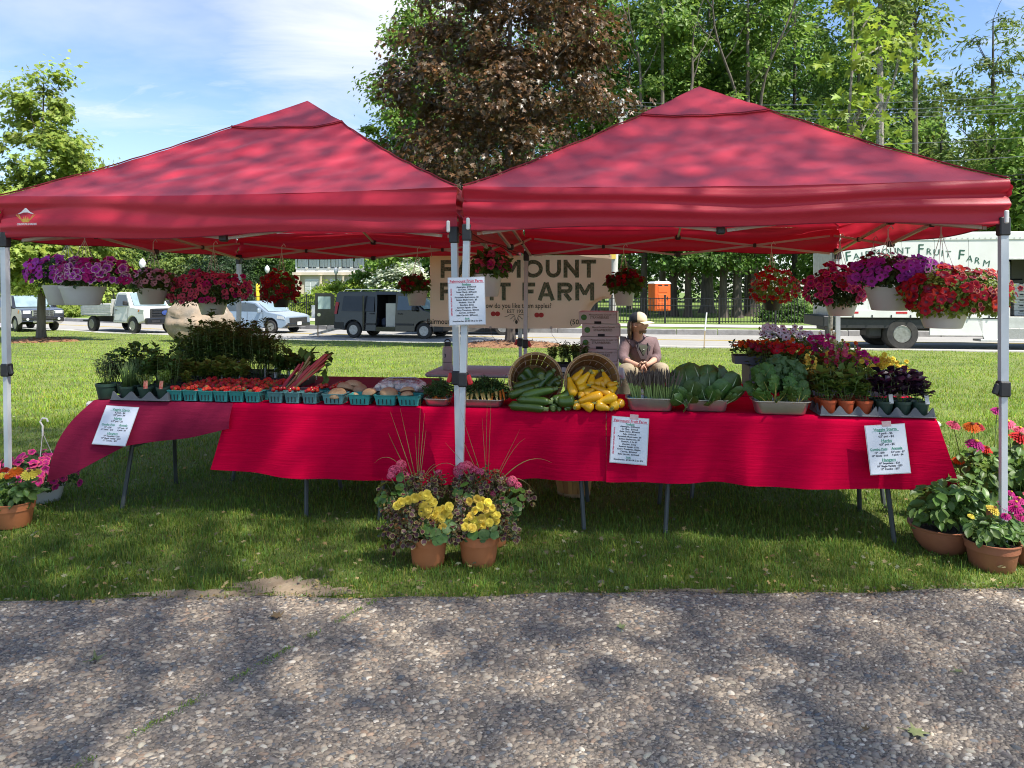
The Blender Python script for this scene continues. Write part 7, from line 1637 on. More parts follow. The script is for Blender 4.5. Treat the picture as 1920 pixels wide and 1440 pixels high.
hanging('dark red petunia basket mostly hidden behind the violet one, right', 1640, 530, 60, 30, 5.9, (1590, 1705, 472, 540), [(petunia('plum'), 50, .029, (0, 1)), (petunia('crimson'), 16, .029, (0, .6))], 700)
hanging('magenta-red petunia basket over a tapered white pot, right', 1577, 567, 58, 25, 5.7, (1509, 1625, 497, 588), [(petunia('magenta', 'pink'), 110, .029, (0, .75)), (petunia('pink'), 60, .026, (.55, 1)), (petunia('crimson'), 12, .027, (.1, .6))], 1900, ribs=False)
hanging('large violet petunia basket in a ribbed white pot, right', 1668, 538, 84, 44, 4.95, (1592, 1766, 481, 546), [(petunia('violet', 'violet'), 130, .032, (0, 1)), (petunia('violet', 'lilac'), 50, .032, (.4, 1))], 1800)
hanging('mixed red petunia and salmon-edged calibrachoa basket in a white pot at far right', 1768, 581, 86, 34, 4.62, (1690, 1890, 500, 606), [(petunia('red'), 90, .032, (0, .8)), (petunia('crimson', 'salmon'), 110, .019, (.35, 1)), (petunia('crimson'), 20, .031, (0, .3))], 3800, .034, LM['light'], ribs=False)
t = hanging('magenta petunia hanging basket with a white hook standing on the grass at the left', 88, 907, 58, 33, 5.22, (2, 146, 846, 928), [(petunia('magenta', 'pink'), 110, .031, (0, 1))], 900, strings=False, cat='flower basket', group='flower pots on the grass')
hk = W(80, 796, 5.2) - t.location; r_ = u(58, 5.2) / 2
for k in range(3): a = R(30 + 120 * k); MB().tube([(r_ * math.cos(a), r_ * math.sin(a), u(33, 5.2)), hk - V((0, 0, .06))], .0024, 4).obj('hanger_wire', m_hook, t)
MB().tube([hk - V((0, 0, .08)), hk - V((0, 0, .01)), hk + V((-.018, 0, .02)), hk + V((0, 0, .045)), hk + V((.028, 0, .042)), hk + V((.038, 0, .02))], .0065, 7).obj('hook', m_hook, t)

# ---- terracotta pots on the grass
m_terra = mat('terracotta_plastic', (.52, .165, .06), .6, col2=(.58, .20, .08), scale=5, bump=.15, bscale=50); m_terrab = mat('brown_plastic_pot', (.32, .115, .06), .55, col2=(.37, .14, .075), scale=5, bump=.15, bscale=50)
def terra(t, r, h, m=m_terra, bowl=False):
    pr = [(0, 0), (r * .74, 0), (r * .78, .006), (r * .90, h * .68), (r * .905, h * .69), (r * .955, h * .70), (r * .985, h * .96), (r * 1.03, h * .97), (r * 1.03, h), (r * .95, h), (r * .9, h * .8)] if not bowl else [(0, 0), (r * .52, 0), (r * .64, h * .12), (r * .83, h * .42), (r * .95, h * .78), (r * .955, h * .84), (r * .975, h * .85), (r * .985, h * .92), (r * 1.04, h * .95), (r * 1.05, h), (r * .97, h), (r * .92, h * .85)]
    p = MB().lathe(pr, 40).obj('pot', m, t, smooth=40); MB().lathe([(r * .94, h * .86), (r * .5, h * .93), (0, h * .94)], 24, cap=False).obj('soil', m_soil, p); return p
# coleus leaf: dark heart with a lime margin
m_cold = mat('coleus_dark', (.060, .010, .018), .5, col2=(.09, .014, .022), scale=40, rand=.4, trans=.12); m_coll = mat('coleus_margin', (.24, .26, .06), .5, col2=(.30, .19, .10), scale=40, rand=.5, trans=.2)
CO = []
for s in range(3):
    mb = MB(); out_ = [(0, 0), (.15, .36), (.45, .50), (.8, .30), (1, 0), (.8, -.30), (.45, -.50), (.15, -.36)]
    for sc_, z, mi in ((1, 0, 0), (.80, .012, 1)):
        P_ = [((x - .47) * sc_ + .47, y * sc_, z + .22 * abs(y) * sc_ + .05 * math.sin(x * 9 + s) - .14 * x * x) for x, y in out_] + [(.47, 0, z - .03)]
        mb.add(P_, [(i, (i + 1) % 8, 8) for i in range(8)], mi)
    CO.append(mb.mesh('coleus_leaf', [m_coll, m_cold], 180))
RL = []
for s in range(2):
    mb = MB(); mb.add([(.5, 0, -.02)] + [(.5 + .5 * math.cos(R(k * 30)) * (1 if k else .8), .52 * math.sin(R(k * 30)), .06 * math.sin(k * 1.9 + s)) for k in range(12)], [(0, 1 + k, 1 + (k + 1) % 12) for k in range(12)]); RL.append(mb.mesh('leaf', m_leafd, 180))
OV = []
m_leafm = mat('leaf_mid_green', (.13, .22, .045), .45, col2=(.09, .17, .035), scale=12, trans=.3, rand=.35)
for s in range(3):
    mb = MB(); mb.grid(lambda p, q: (q, (p - .5) * .62 * math.sin(math.pi * min(1, q * .97 + .03)) ** .8, .18 * abs(p - .5) * 1.2 - .22 * q * q + .02 * math.sin(q * 9 + s)), 4, 6); OV.append(mb.mesh('leaf', m_leafm, 180))
def leaves(t, protos, pos, nor, dirs, size, name='leaf'):
    for i in range(len(pos)):
        n_ = V(nor[i]).normalized(); d = V(dirs[i]); d = (d - n_ * d.dot(n_)); d = d.normalized() if d.length > 1e-4 else n_.orthogonal(); y = n_.cross(d)
        link(name, protos[i % len(protos)], t, loc=V(pos[i]), rot=Matrix((d, y, n_)).transposed().to_euler(), scale=float(size * rng.uniform(.65, 1.25)))
def stems_to(t, pts, s0, every=1, r=.002, m=m_stem):
    st = MB()
    for p in pts[::every]: p = V(p); s = V((p.x * .2 + s0[0], p.y * .2 + s0[1], s0[2])); st.tube([s, s.lerp(p, .55) + V((p.x * .12, p.y * .12, .02)), p], [r * 1.2, r, r * .7], 4)
    o = st.obj('stems', m, t); o['kind'] = 'stuff'
def combo(label, px, ybase, wpx, hpx, Y, seed):
    b = W(px, ybase, Y); b.z = .0; t = thing('flower_pot', label, 'flower pot', b, group='terracotta pots before the stall'); r = u(wpx, Y) / 2 * 1.08; h = u(hpx, Y) * 1.04; terra(t, r, h); return t, r, h, b
def loc(t, px, py, dy): Y = t.location.y + dy; return W(px, py, Y) - t.location
def coleus(t, cl, n, size=.029):
    P_, D_ = [], []
    for x, y, dy, rx, ry, k in cl:
        c = loc(t, x, y, dy); q, d = dome(k, c, (u(rx, 4.1), .07, u(ry, 4.1)), -.9, .75, (.75, 1.05)); P_.append(q); D_.append(d)
    P_ = np.concatenate(P_); D_ = np.concatenate(D_); leaves(t, CO, P_, D_ * .5 + np.array([0, -.25, .7]) + rng.normal(0, .5, P_.shape), D_ + np.array([0, -.1, -.35]) + rng.normal(0, .5, P_.shape), size, 'coleus_leaf')
    Q_, E_ = np.repeat(P_, 4, 0), np.repeat(D_, 4, 0); o = scatter('foliage', Q_ + rng.normal(0, .016, Q_.shape) + np.array([0, .018, 0]), E_ * .4 + np.array([0, -.1, .6]) + rng.normal(0, .5, Q_.shape), .024 * rng.uniform(.5, 1.2, len(Q_)), T_OVAL, leafmat('coleus_fine', (.16, .14, .05), .3), gcols(len(Q_), 1, .3, .45), parent=t); o['kind'] = 'stuff'
    stems_to(t, P_, (0, 0, .12), 5, .0022, m_coll)
# front pair: yellow begonias among coleus
YB, YB2 = rosette('yellow', 3), rosette('pale_yellow', 4)
t, r, h, b = combo('front terracotta pot with yellow begonias, coleus trailing to its left', 803, 1058, 70, 57, 4.0, 1)
for x, y in ((765, 938), (752, 942), (778, 934), (790, 930), (800, 928), (806, 936), (812, 942), (794, 948), (803, 955), (820, 958), (830, 955), (838, 960), (842, 968), (828, 972), (815, 966), (800, 966), (792, 960), (822, 978), (836, 976), (842, 950), (830, 988), (836, 994), (826, 996), (745, 948)):
    p = loc(t, x, y, rng.uniform(-.12, -.02)); o = link('flower', (YB if rng.random() < .6 else YB2)[random.randrange(3)], t, loc=p, rot=(V((rng.normal(0, .3), -1, rng.normal(.5, .3)))).to_track_quat('Z', 'Y').to_euler(), scale=float(rng.uniform(.022, .029)))
P_, d = dome(26, loc(t, 815, 985, -.03), (u(34, 4), .10, u(20, 4)), -.9, .9); leaves(t, RL, P_, d * .6 + np.array([0, -.6, .5]), d + np.array([0, 0, -.4]), .052)
stems_to(t, P_, (0, 0, h * .9), 2)
coleus(t, [(760, 955, .02, 38, 24, 60), (748, 985, .0, 34, 26, 56), (780, 960, -.05, 20, 20, 22), (790, 990, -.10, 28, 22, 40), (845, 990, -.03, 22, 22, 26), (770, 1005, -.05, 26, 14, 22), (740, 1020, -.02, 14, 12, 8)], 0)
t, r, h, b = combo('front terracotta pot with yellow begonias, coleus trailing to its right', 898, 1058, 74, 56, 4.02, 2)
for x, y in ((880, 940), (895, 936), (905, 938), (915, 942), (922, 952), (910, 955), (900, 950), (890, 958), (882, 968), (875, 978), (890, 976), (903, 972), (915, 966), (925, 962), (932, 966), (930, 976), (918, 980), (905, 984), (893, 986), (885, 990), (872, 988), (890, 992), (926, 984), (886, 1002)):
    p = loc(t, x, y, rng.uniform(-.12, -.02)); o = link('flower', (YB if rng.random() < .6 else YB2)[random.randrange(3)], t, loc=p, rot=(V((rng.normal(0, .3), -1, rng.normal(.5, .3)))).to_track_quat('Z', 'Y').to_euler(), scale=float(rng.uniform(.021, .028)))
P_, d = dome(24, loc(t, 905, 990, -.02), (u(32, 4), .10, u(18, 4)), -.9, .9); leaves(t, RL, P_, d * .6 + np.array([0, -.6, .5]), d + np.array([0, 0, -.4]), .050)
stems_to(t, P_, (0, 0, h * .9), 2)
coleus(t, [(865, 955, .02, 20, 22, 34), (868, 985, -.02, 18, 22, 30), (935, 950, .02, 22, 22, 36), (948, 985, -.02, 18, 22, 26), (955, 1000, -.08, 14, 12, 16), (858, 1000, -.06, 16, 10, 12)], 0)
# rear pair: pink geraniums, coleus and spikes
m_spike = mat('spike_leaf', (.15, .21, .05), .5, col2=(.22, .19, .07), scale=9, rand=.3, stretch=(1, 1, .2))
def rear(label, px, heads, rl, col_, spikes, seed):
    t, r, h, b = combo(label, px, 1022, 74, 56, 4.33, seed)
    for x, y, s in heads:
        p = loc(t, x, y, rng.uniform(-.06, .04)); o = link('flower_head', umbel('rose')[random.randrange(3)], t, loc=p, rot=(rng.uniform(.3, .9), rng.uniform(-.2, .2), rng.random() * 6), scale=u(s, 4.33) / 2 * 1.15)
        MB().tube([p - V((0, 0, .01)), p.lerp(V((0, 0, h)), .5) + V((0, -.02, 0)), V((p.x * .2, 0, h))], .0026, 5).obj('stem', m_stem, t)
    for x, y, rx, ry, k in rl:
        P_, d = dome(k, loc(t, x, y, -.02), (u(rx, 4.33), .09, u(ry, 4.33)), -.9, .85); leaves(t, RL, P_, d * .6 + np.array([0, -.4, .7]) + rng.normal(0, .3, P_.shape), d + np.array([0, 0, -.3]), .046); stems_to(t, P_, (0, 0, h * .9), 2)
    coleus(t, col_, 0, .032)
    for x0, x1, y1, bend in spikes:
        s = loc(t, x0, 905, .02); e = loc(t, x1, y1, rng.uniform(-.06, .08)); m_ = s.lerp(e, .55) + V((0, 0, bend)); mb = MB(); pts = [s.lerp(m_, q) * (1 - q) + m_.lerp(e, q) * q for q in [i / 9 for i in range(10)]]
        mb.tube(pts, [.0062 * (1 - .93 * (i / 9) ** 1.5) + .0004 for i in range(10)], 4, flat=.28); mb.obj('spike_leaf', m_spike, t)
    return t
rear('rear terracotta pot with pink geraniums and tall spikes, left', 775, [(740, 885, 26), (752, 872, 20), (758, 896, 26), (790, 888, 12), (822, 887, 14), (733, 893, 16)], [(745, 915, 26, 18, 26), (725, 928, 12, 8, 8)], [(790, 905, .0, 34, 16, 64), (800, 922, .0, 30, 16, 44), (822, 905, .02, 16, 14, 20), (720, 920, .0, 10, 10, 8)],
     [(778, 731, 770, .0), (776, 728, 812, -.02), (781, 750, 765, .0), (783, 789, 736, .0), (785, 796, 775, .0), (787, 799, 805, .0), (784, 778, 812, .02), (772, 702, 868, .16), (788, 860, 880, .14), (790, 818, 870, .05)], 5)
rear('rear terracotta pot with pink geraniums and tall spikes, right', 918, [(862, 884, 26), (876, 876, 24), (888, 884, 22), (866, 876, 18), (900, 886, 16), (960, 903, 22), (970, 912, 18), (935, 918, 12), (924, 926, 12)], [(960, 935, 20, 20, 30), (870, 912, 12, 10, 10), (950, 955, 14, 12, 12)], [(905, 900, .0, 34, 16, 66), (860, 912, .0, 20, 18, 36), (892, 918, -.02, 30, 14, 44), (935, 905, .0, 18, 14, 24), (985, 935, .0, 14, 14, 18)],
     [(910, 914, 735, .0), (907, 862, 765, .0), (905, 858, 800, -.02), (912, 904, 783, .0), (915, 922, 715, .0), (925, 975, 805, .0), (930, 985, 822, .08), (935, 1035, 868, .14), (903, 835, 830, .0), (932, 1005, 925, .12)], 6)

# ---- zinnias: right and left
def zin(label, px, ybase, wpx, hpx, Y, blooms, folx, n, lsize=.062, m=m_terrab, bowl=False, mat_leaf=OV, group='pots of zinnias at the ends of the stall', deep=.12):
    b = W(px, ybase, Y); b.z = 0; t = thing('zinnia_pot', label, 'flower pot', b, group=group); r = u(wpx, Y) / 2; h = u(hpx, Y); terra(t, r, h, m, bowl)
    for x, y, rx, ry, k in folx:
        P_, d = dome(k, loc(t, x, y, 0), (u(rx, Y), deep, u(ry, Y)), -.95, .7, (.45, 1.05)); leaves(t, mat_leaf, P_, d * .3 + np.array([0, -.35, .8]) + rng.normal(0, .3, P_.shape), d + rng.normal(0, .5, P_.shape) + np.array([0, -.1, -.1]), lsize); stems_to(t, P_, (0, 0, h * .9), 2, .0028)
        q, d2 = dome(k * 3, loc(t, x, y, .02), (u(rx, Y) * .9, deep, u(ry, Y) * .9), -.95, .5, (.2, 1)); o = scatter('foliage', q, d2 * .3 + np.array([0, -.2, .8]) + rng.normal(0, .4, q.shape), lsize * .7 * rng.uniform(.6, 1.2, len(q)), T_OVAL, LM['green'], gcols(len(q), 1.1, .2, .15), parent=t); o['kind'] = 'stuff'
    for x, y, wb, col, dy in blooms:
        p = loc(t, x, y, dy); n_ = V((rng.normal(0, .25), -.55, 1)).normalized(); o = link('bloom', zinnia(col)[random.randrange(2)], t, loc=p, rot=n_.to_track_quat('Z', 'Y').to_euler(), scale=u(wb, Y) / 2)
        s = V((p.x * .25, p.y * .25, h * .9)); MB().tube([s, s.lerp(p, .5) + V((p.x * .12, 0, .02)), p - n_ * .004], [.0036, .003, .0026], 6).obj('stem', m_stem, t)
    return t
zin('wide brown bowl of bushy green mint-like leaves at the right end of the stall', 1768, 1036, 114, 50, 4.2, [], [(1768, 938, 68, 44, 150), (1790, 920, 50, 36, 60)], 0, .070, m_terrab, True, OV, 'pots of zinnias at the ends of the stall', .17)
zin('brown pot of short zinnias with yellow and magenta flowers, in front at the right', 1860, 1068, 94, 52, 3.95, [(1862, 956, 25, 'yellow', -.04), (1821, 968, 13, 'yellow', -.05), (1882, 948, 24, 'magenta', .0), (1905, 955, 26, 'magenta', .0), (1886, 968, 18, 'magenta', -.05), (1913, 970, 20, 'magenta', -.04), (1903, 945, 22, 'magenta', .04)], [(1862, 990, 52, 26, 95)], 0, .056)
zin('brown pot of magenta zinnias cut by the right edge', 1932, 1058, 88, 48, 4.02, [(1895, 925, 16, 'magenta', .02), (1910, 938, 22, 'magenta', .0), (1938, 950, 24, 'magenta', 0), (1930, 930, 22, 'pink', 0)], [(1930, 985, 46, 30, 70)], 0, .056)
zin('brown pot of tall zinnias with orange and red blooms behind the bowl', 1838, 1004, 90, 50, 4.62, [(1788, 797, 26, 'pink', .06), (1822, 801, 30, 'orange', .0), (1834, 800, 24, 'red', .05), (1828, 834, 34, 'magenta', -.02), (1848, 844, 28, 'red', .0), (1797, 863, 22, 'orange', 0), (1850, 925, 27, 'orange', -.08), (1862, 880, 22, 'yellow', .05), (1870, 771, 24, 'magenta', .1)], [(1828, 880, 44, 42, 90), (1845, 935, 44, 36, 70)], 0, .075, deep=.15)
zin('brown pot of tall zinnias with pink and red blooms at the right edge', 1916, 1004, 90, 50, 4.66, [(1890, 795, 26, 'pink', .05), (1912, 806, 22, 'pink', .08), (1911, 821, 34, 'red', -.03), (1888, 877, 20, 'yellow', .0), (1914, 871, 20, 'yellow', .03), (1880, 864, 14, 'rose', .05), (1808, 880, 20, 'yellow', .06), (1925, 850, 26, 'orange', 0)], [(1905, 870, 40, 46, 90), (1905, 935, 42, 32, 60)], 0, .075, deep=.15)
zin('terracotta pot of orange and yellow zinnias cut by the left edge', 26, 986, 72, 46, 4.66, [(29, 884, 26, 'orange', .0), (55, 889, 28, 'yellow', -.03), (66, 886, 22, 'yellow', .0), (2, 893, 20, 'yellow', -.02), (8, 882, 18, 'red', .04), (16, 892, 16, 'orange', -.02)], [(28, 920, 40, 24, 90)], 0, .062, m_terra)

# ---- annuals on the second-row table at the right
def pack(label, px, b, zoff, wpx, col, n, fs, hplant, kind='pet', leafm='green', spikes=0):
    c = T(px, b, TZ + zoff); w_ = u(wpx, c.y); t = thing('flower_pack', label, 'potted flowers', c, RZ, 'packs of annual flowers at the right')
    MB().box((0, 0, .03), (w_ * .92, .14, .06), tap=1.06).obj('pack_pot', m_trayg, t); MB().box((0, 0, .062), (w_ * .9, .14, .008)).obj('soil', m_soil, t)
    k = 260; P_ = np.stack([rng.normal(0, .30, k).clip(-.5, .5) * w_, rng.normal(0, .05, k), .07 + hplant * rng.random(k) ** .7 * .85], -1)
    o = scatter('foliage', P_, rng.normal(0, .5, (k, 3)) + [0, -.3, .8], .034 * rng.uniform(.6, 1.3, k), T_OVAL, LM[leafm], gcols(k, 1, .25, .15), parent=t); o['kind'] = 'stuff'; stems_to(t, P_, (0, 0, .06), 12)
    Q_ = np.stack([(rng.random(n) - .5) * w_ * 1.05, -.075 + rng.normal(0, .035, n), .07 + hplant * rng.uniform(.62, 1.05, n)], -1)
    if kind == 'snap':
        for i in range(0, n, 5):
            for j in range(5): o = link('flower', rosette(col, 2)[j % 3], t, loc=V(Q_[i]) + V((rng.normal(0, .006), -.008, .022 * j - .04)), rot=(R(70), 0, rng.normal(0, 1)), scale=float(fs * (1.15 - .14 * j)))
    else: place_flowers(t, petunia(col) if kind == 'pet' else rosette(col, 3), Q_, np.tile([0, -.7, .6], (n, 1)), fs)
    return t
rp = T(1470, 1.18, TZ); MB().box((0, 0, .10), (.56, .36, .20), tap=.92, bev=.02).obj('crate', m_trayg, loc=rp, rot=(0, 0, RZ), label='upturned grey crate raising the flower packs at the back right', cat='crate')
pack('pack of small orange-red flowers on the upturned crate, leftmost', 1404, 1.12, .20, 60, 'orange', 26, .015, .10, 'ros', 'deep'); pack('pack of crimson flowers behind the chard', 1432, 1.06, .13, 60, 'crimson', 24, .021, .16)
pack('pack of pale lilac-white petunias, tallest at the back', 1462, 1.26, .20, 74, 'white', 34, .026, .20); pack('pack of white petunias next to the tallest ones', 1500, 1.22, .16, 60, 'white', 28, .026, .20)
pack('pack of orange marigold-like flowers below the white petunias', 1455, 1.14, .18, 50, 'orange', 16, .015, .13, 'ros'); pack('pack of deep red petunias behind the kale', 1478, .98, .12, 60, 'red', 26, .025, .17); pack('pack of crimson petunias right of the deep red ones', 1535, 1.02, .10, 44, 'magenta', 22, .024, .24)
pack('pack of cream snapdragons near the canopy leg', 1556, 1.14, .08, 60, 'cream', 40, .016, .27, 'snap', 'light'); pack('pack of pink snapdragons in the middle of the annuals', 1574, .92, .02, 50, 'rose', 40, .017, .24, 'snap'); pack('pack of yellow-cream snapdragons in front of the pink ones', 1520, .86, .02, 52, 'pale_yellow', 34, .016, .20, 'snap', 'light')
pack('pack of yellow daisies at the right of the annuals', 1618, .96, .0, 70, 'yellow', 34, .021, .22, 'ros'); pack('pack of yellow and green daisies at the far right', 1662, .98, .0, 60, 'yellow', 24, .020, .19, 'ros'); pack('pack of red petunias among the yellow daisies', 1606, .90, .02, 56, 'magenta', 9, .026, .22); pack('pack of mixed crimson flowers before the pink snapdragons', 1540, .84, .0, 44, 'crimson', 10, .020, .26); pack('pack of orange-red flowers above the yellow daisies', 1590, 1.1, .04, 40, 'orange', 8, .018, .25, 'ros')
# ================================================================== the seated man
def skin_mesh(name, pts, edges, rad, m, parent, sub=2, root=0, smooth_it=0):
    me = bpy.data.meshes.new(name); me.from_pydata([tuple(p) for p in pts], edges, []); me.materials.append(m); o = link(name, me, parent)
    o.modifiers.new('skin', 'SKIN').use_smooth_shade = True; sv = me.skin_vertices[0].data if me.skin_vertices else None
    if sv is None:
        bm = bmesh.new(); bm.from_mesh(me); bm.verts.layers.skin.verify(); bm.to_mesh(me); bm.free(); sv = me.skin_vertices[0].data
    for i, r in enumerate(rad): sv[i].radius = r if isinstance(r, tuple) else (r, r); sv[i].use_root = i == root
    md = o.modifiers.new('sub', 'SUBSURF'); md.levels = sub; md.render_levels = sub
    return o
m_skin = mat('skin', (.60, .34, .24), .5, col2=(.55, .29, .20), scale=14, spec=.4); m_hood = mat('hoodie_mauve', (.19, .125, .13), .9, col2=(.155, .10, .105), scale=10, bump=.6, bscale=26); m_tee = mat('tshirt_olive', (.05, .055, .038), .9, col2=(.04, .045, .03), scale=10)
m_khaki = mat('trousers_khaki', (.34, .28, .19), .9, col2=(.27, .22, .15), scale=8, bump=.8, bscale=22); m_hair = mat('hair_brown', (.15, .09, .05), .7, col2=(.19, .12, .07), scale=50); m_capk = mat('cap_black_mesh', (.015, .016, .02), .8, col2=(.03, .03, .035), scale=60); m_capt = mat('cap_tan', (.66, .54, .36), .8, col2=(.58, .47, .31), scale=12); m_patch = mat('cap_patch_orange', (.50, .15, .04), .7, col2=(.60, .35, .15), scale=60)
Yp = 8.25; sx = u(1, Yp)                                   # metres per pixel at his distance
hd = W(1197, 610, Yp); pz = W(1208, 700, Yp)
P0 = V((W(1208, 0, Yp).x, Yp + .10, .46 - .01)); P0.z = float(H(P0.x, P0.y)) + .44
man = thing('person', 'seated man in a mauve hoodie, khaki trousers and a black and tan cap, hands clasped', 'person', (P0.x, P0.y, float(H(P0.x, P0.y))))
def L(px, py, dy=0): return W(px, py, Yp + dy) - man.location
hip = L(1208, 705, .12); chest = L(1203, 655, .05); neck = L(1196, 634, .02); head = L(1197, 607.5, 0)
shL, shR = L(1172, 643, .06), L(1226, 643, .04); elL, elR = L(1166, 674, -.04), L(1231, 672, .0); wrL, wrR = L(1194, 684, -.30), L(1217, 682, -.30)
kneeL, kneeR = L(1172, 690, -.42), L(1241, 688, -.34); anL, anR = kneeL + V((-.02, .10, -.46)), kneeR + V((.05, .08, -.46))
anL.z = anR.z = .09; hipL, hipR = hip + V((-.10, 0, -.02)), hip + V((.10, 0, -.02))
# one continuous body: pelvis, spine, neck, arms to the palms, legs
pts = [hip, hip.lerp(chest, .5), chest, neck + V((0, 0, -.02)), head + V((0, .01, -.02)), shL, elL, wrL, shR, elR, wrR, hipL, kneeL, anL, hipR, kneeR, anR, anL + V((-.03, -.16, -.05)), anR + V((.03, -.16, -.05)), wrL.lerp(L(1203, 688, -.36), .7), wrR.lerp(L(1208, 686, -.37), .7)]
ed = [(0, 1), (1, 2), (2, 3), (3, 4), (2, 5), (5, 6), (6, 7), (2, 8), (8, 9), (9, 10), (0, 11), (11, 12), (12, 13), (0, 14), (14, 15), (15, 16), (13, 17), (16, 18), (7, 19), (10, 20)]
rd = [.10, .08, .075, .050, .072, .055, .042, .027, .055, .042, .027, .08, .062, .042, .08, .062, .042, .035, .035, (.034, .020), (.034, .020)]
skin_mesh('body', pts, ed, rd, m_skin, man)
# hands: fingers rooted in the palms, curled round each other
def fingers(palm, toward, side, m=m_skin):
    f = (toward - palm).normalized(); s = (side - f * side.dot(f)).normalized(); dn = V((0, 0, -1))
    for k in range(4):
        b = palm + f * .02 + s * (.022 - .0145 * k); l = (.036, .042, .039, .030)[k]
        MB().tube([b, b + f * l + dn * .004, b + f * l * 1.5 + dn * .022, b + f * l * 1.35 + dn * .042], [.0095, .009, .0085, .006], 7).obj('finger', m, man, smooth=180)
    b = palm - f * .012 + s * .03; MB().tube([b, b + s * .022 + f * .022, b + s * .016 + f * .05], [.0115, .0105, .007], 7).obj('thumb', m, man, smooth=180)
fingers(pts[19], L(1212, 692, -.39), V((0, -.3, 1))); fingers(pts[20], L(1202, 692, -.39), V((0, -.3, 1)))
# hoodie, shirt, trousers
lo = lambda a, b, t_: a.lerp(b, t_)
hp_ = [hip + V((0, .0, .05)), hip.lerp(chest, .5), chest + V((0, 0, .01)), neck + V((0, .02, -.045)), shL + V((0, 0, .005)), lo(shL, elL, .5), elL, lo(elL, wrL, .30), shR + V((0, 0, .005)), lo(shR, elR, .5), elR, lo(elR, wrR, .22)]
skin_mesh('hoodie', hp_, [(0, 1), (1, 2), (2, 3), (2, 4), (4, 5), (5, 6), (6, 7), (2, 8), (8, 9), (9, 10), (10, 11)], [(.165, .14), (.155, .135), (.155, .125), .082, .078, .072, .066, .058, .078, .072, .066, .060], m_hood, man)
for a, b in ((elL, wrL), (elR, wrR)): q = lo(a, b, .27); MB().tube([q, lo(a, b, .33)], [.060, .055], 12).obj('cuff', m_hood, man, smooth=180)
mb = MB(); mb.tube([neck + V((-.085, .02, -.035)), neck + V((-.075, .08, .0)), neck + V((0, .115, .015)), neck + V((.075, .08, .0)), neck + V((.085, .02, -.035))], [.03, .042, .05, .042, .03], 10); mb.obj('hood', m_hood, man, smooth=180)
# open front showing the dark shirt
mb = MB(); fr = lambda x, z, y: chest + V((x, -.112 - y, z))
mb.add([fr(-.05, .075, -.03), fr(.055, .075, -.03), fr(.045, .03, .012), fr(.008, -.05, .022), fr(-.008, -.05, .022), fr(-.045, .03, .012), fr(0, .02, .022)], [(0, 1, 6), (1, 2, 6), (2, 3, 6), (3, 4, 6), (4, 5, 6), (5, 0, 6)]); o = mb.obj('shirt_front', m_tee, man, smooth=180)
MB().add([fr(-.085, .085, -.035), fr(.09, .085, -.035), fr(.082, .02, .0), fr(.03, -.10, .018), fr(-.03, -.10, .018), fr(-.08, .02, .0), fr(0, .02, .016)], [(0, 1, 6), (1, 2, 6), (2, 3, 6), (3, 4, 6), (4, 5, 6), (5, 0, 6)]).obj('hoodie_placket', mat('hoodie_dark', (.07, .05, .055), .9, col2=(.055, .04, .045), scale=10), man, smooth=180)
for sg in (-1, 1): MB().tube([fr(sg * .05, .08, -.02), fr(sg * .062, .04, .018), fr(sg * .064, -.01, .026)], .005, 5).obj('drawstring', m_capk, man)
MB().lathe([(.006, 0), (.006, .003), (0, .003)], 8, Matrix.Translation(fr(.0, .01, .026)) @ Matrix.Rotation(R(90), 4, 'X')).obj('button', m_hook, man)
tp_ = [hip + V((0, 0, .02)), hipL, lo(hipL, kneeL, .5), kneeL, lo(kneeL, anL, .5), anL + V((0, 0, .03)), hipR, lo(hipR, kneeR, .5), kneeR, lo(kneeR, anR, .5), anR + V((0, 0, .03))]
skin_mesh('trousers', tp_, [(0, 1), (1, 2), (2, 3), (3, 4), (4, 5), (0, 6), (6, 7), (7, 8), (8, 9), (9, 10)], [(.15, .13), .11, .098, .088, .075, .068, .11, .098, .088, .075, .068], m_khaki, man)
for a, s in ((anL, -1), (anR, 1)): MB().box(a + V((s * .02, -.09, -.045)), (.10, .28, .085), bev=.03).obj('shoe', m_capk, man)
# head turned to the right, looking along the street
hr = thing('head', None, None); hr.parent = man; hr.location = head; hr.rotation_euler = (R(-3), 0, R(60))
bm = bmesh.new(); bmesh.ops.create_uvsphere(bm, u_segments=28, v_segments=20, radius=1)
for v_ in bm.verts:
    x, y, z = v_.co
    w_ = .077 * (1 - .22 * max(0, -z - .1)) * (1 - .05 * z); d_ = .098; y2 = y * d_
    if y < 0:                                           # face side
        if z < -.1: y2 = y * d_ * (1 - .10 * abs(z)) - .004
        y2 -= .024 * math.exp(-(x / .16) ** 2 - ((z + .12) / .17) ** 2) * (1 - .3 * z)   # nose
        y2 -= .010 * math.exp(-(x / .3) ** 2 - ((z + .78) / .16) ** 2)                   # chin
        y2 -= .006 * math.exp(-(x / .28) ** 2 - ((z + .45) / .06) ** 2)                  # lips
        y2 += .007 * (math.exp(-((abs(x) - .40) / .2) ** 2 - ((z - .10) / .12) ** 2))    # eye sockets
        y2 -= .004 * math.exp(-((z - .24) / .08) ** 2)                                   # brow
    v_.co = (x * w_, y2, z * .118)
me = bpy.data.meshes.new('face'); bm.to_mesh(me); bm.free(); me.materials.append(m_skin); me.polygons.foreach_set('use_smooth', [True] * len(me.polygons)); link('face', me, hr)
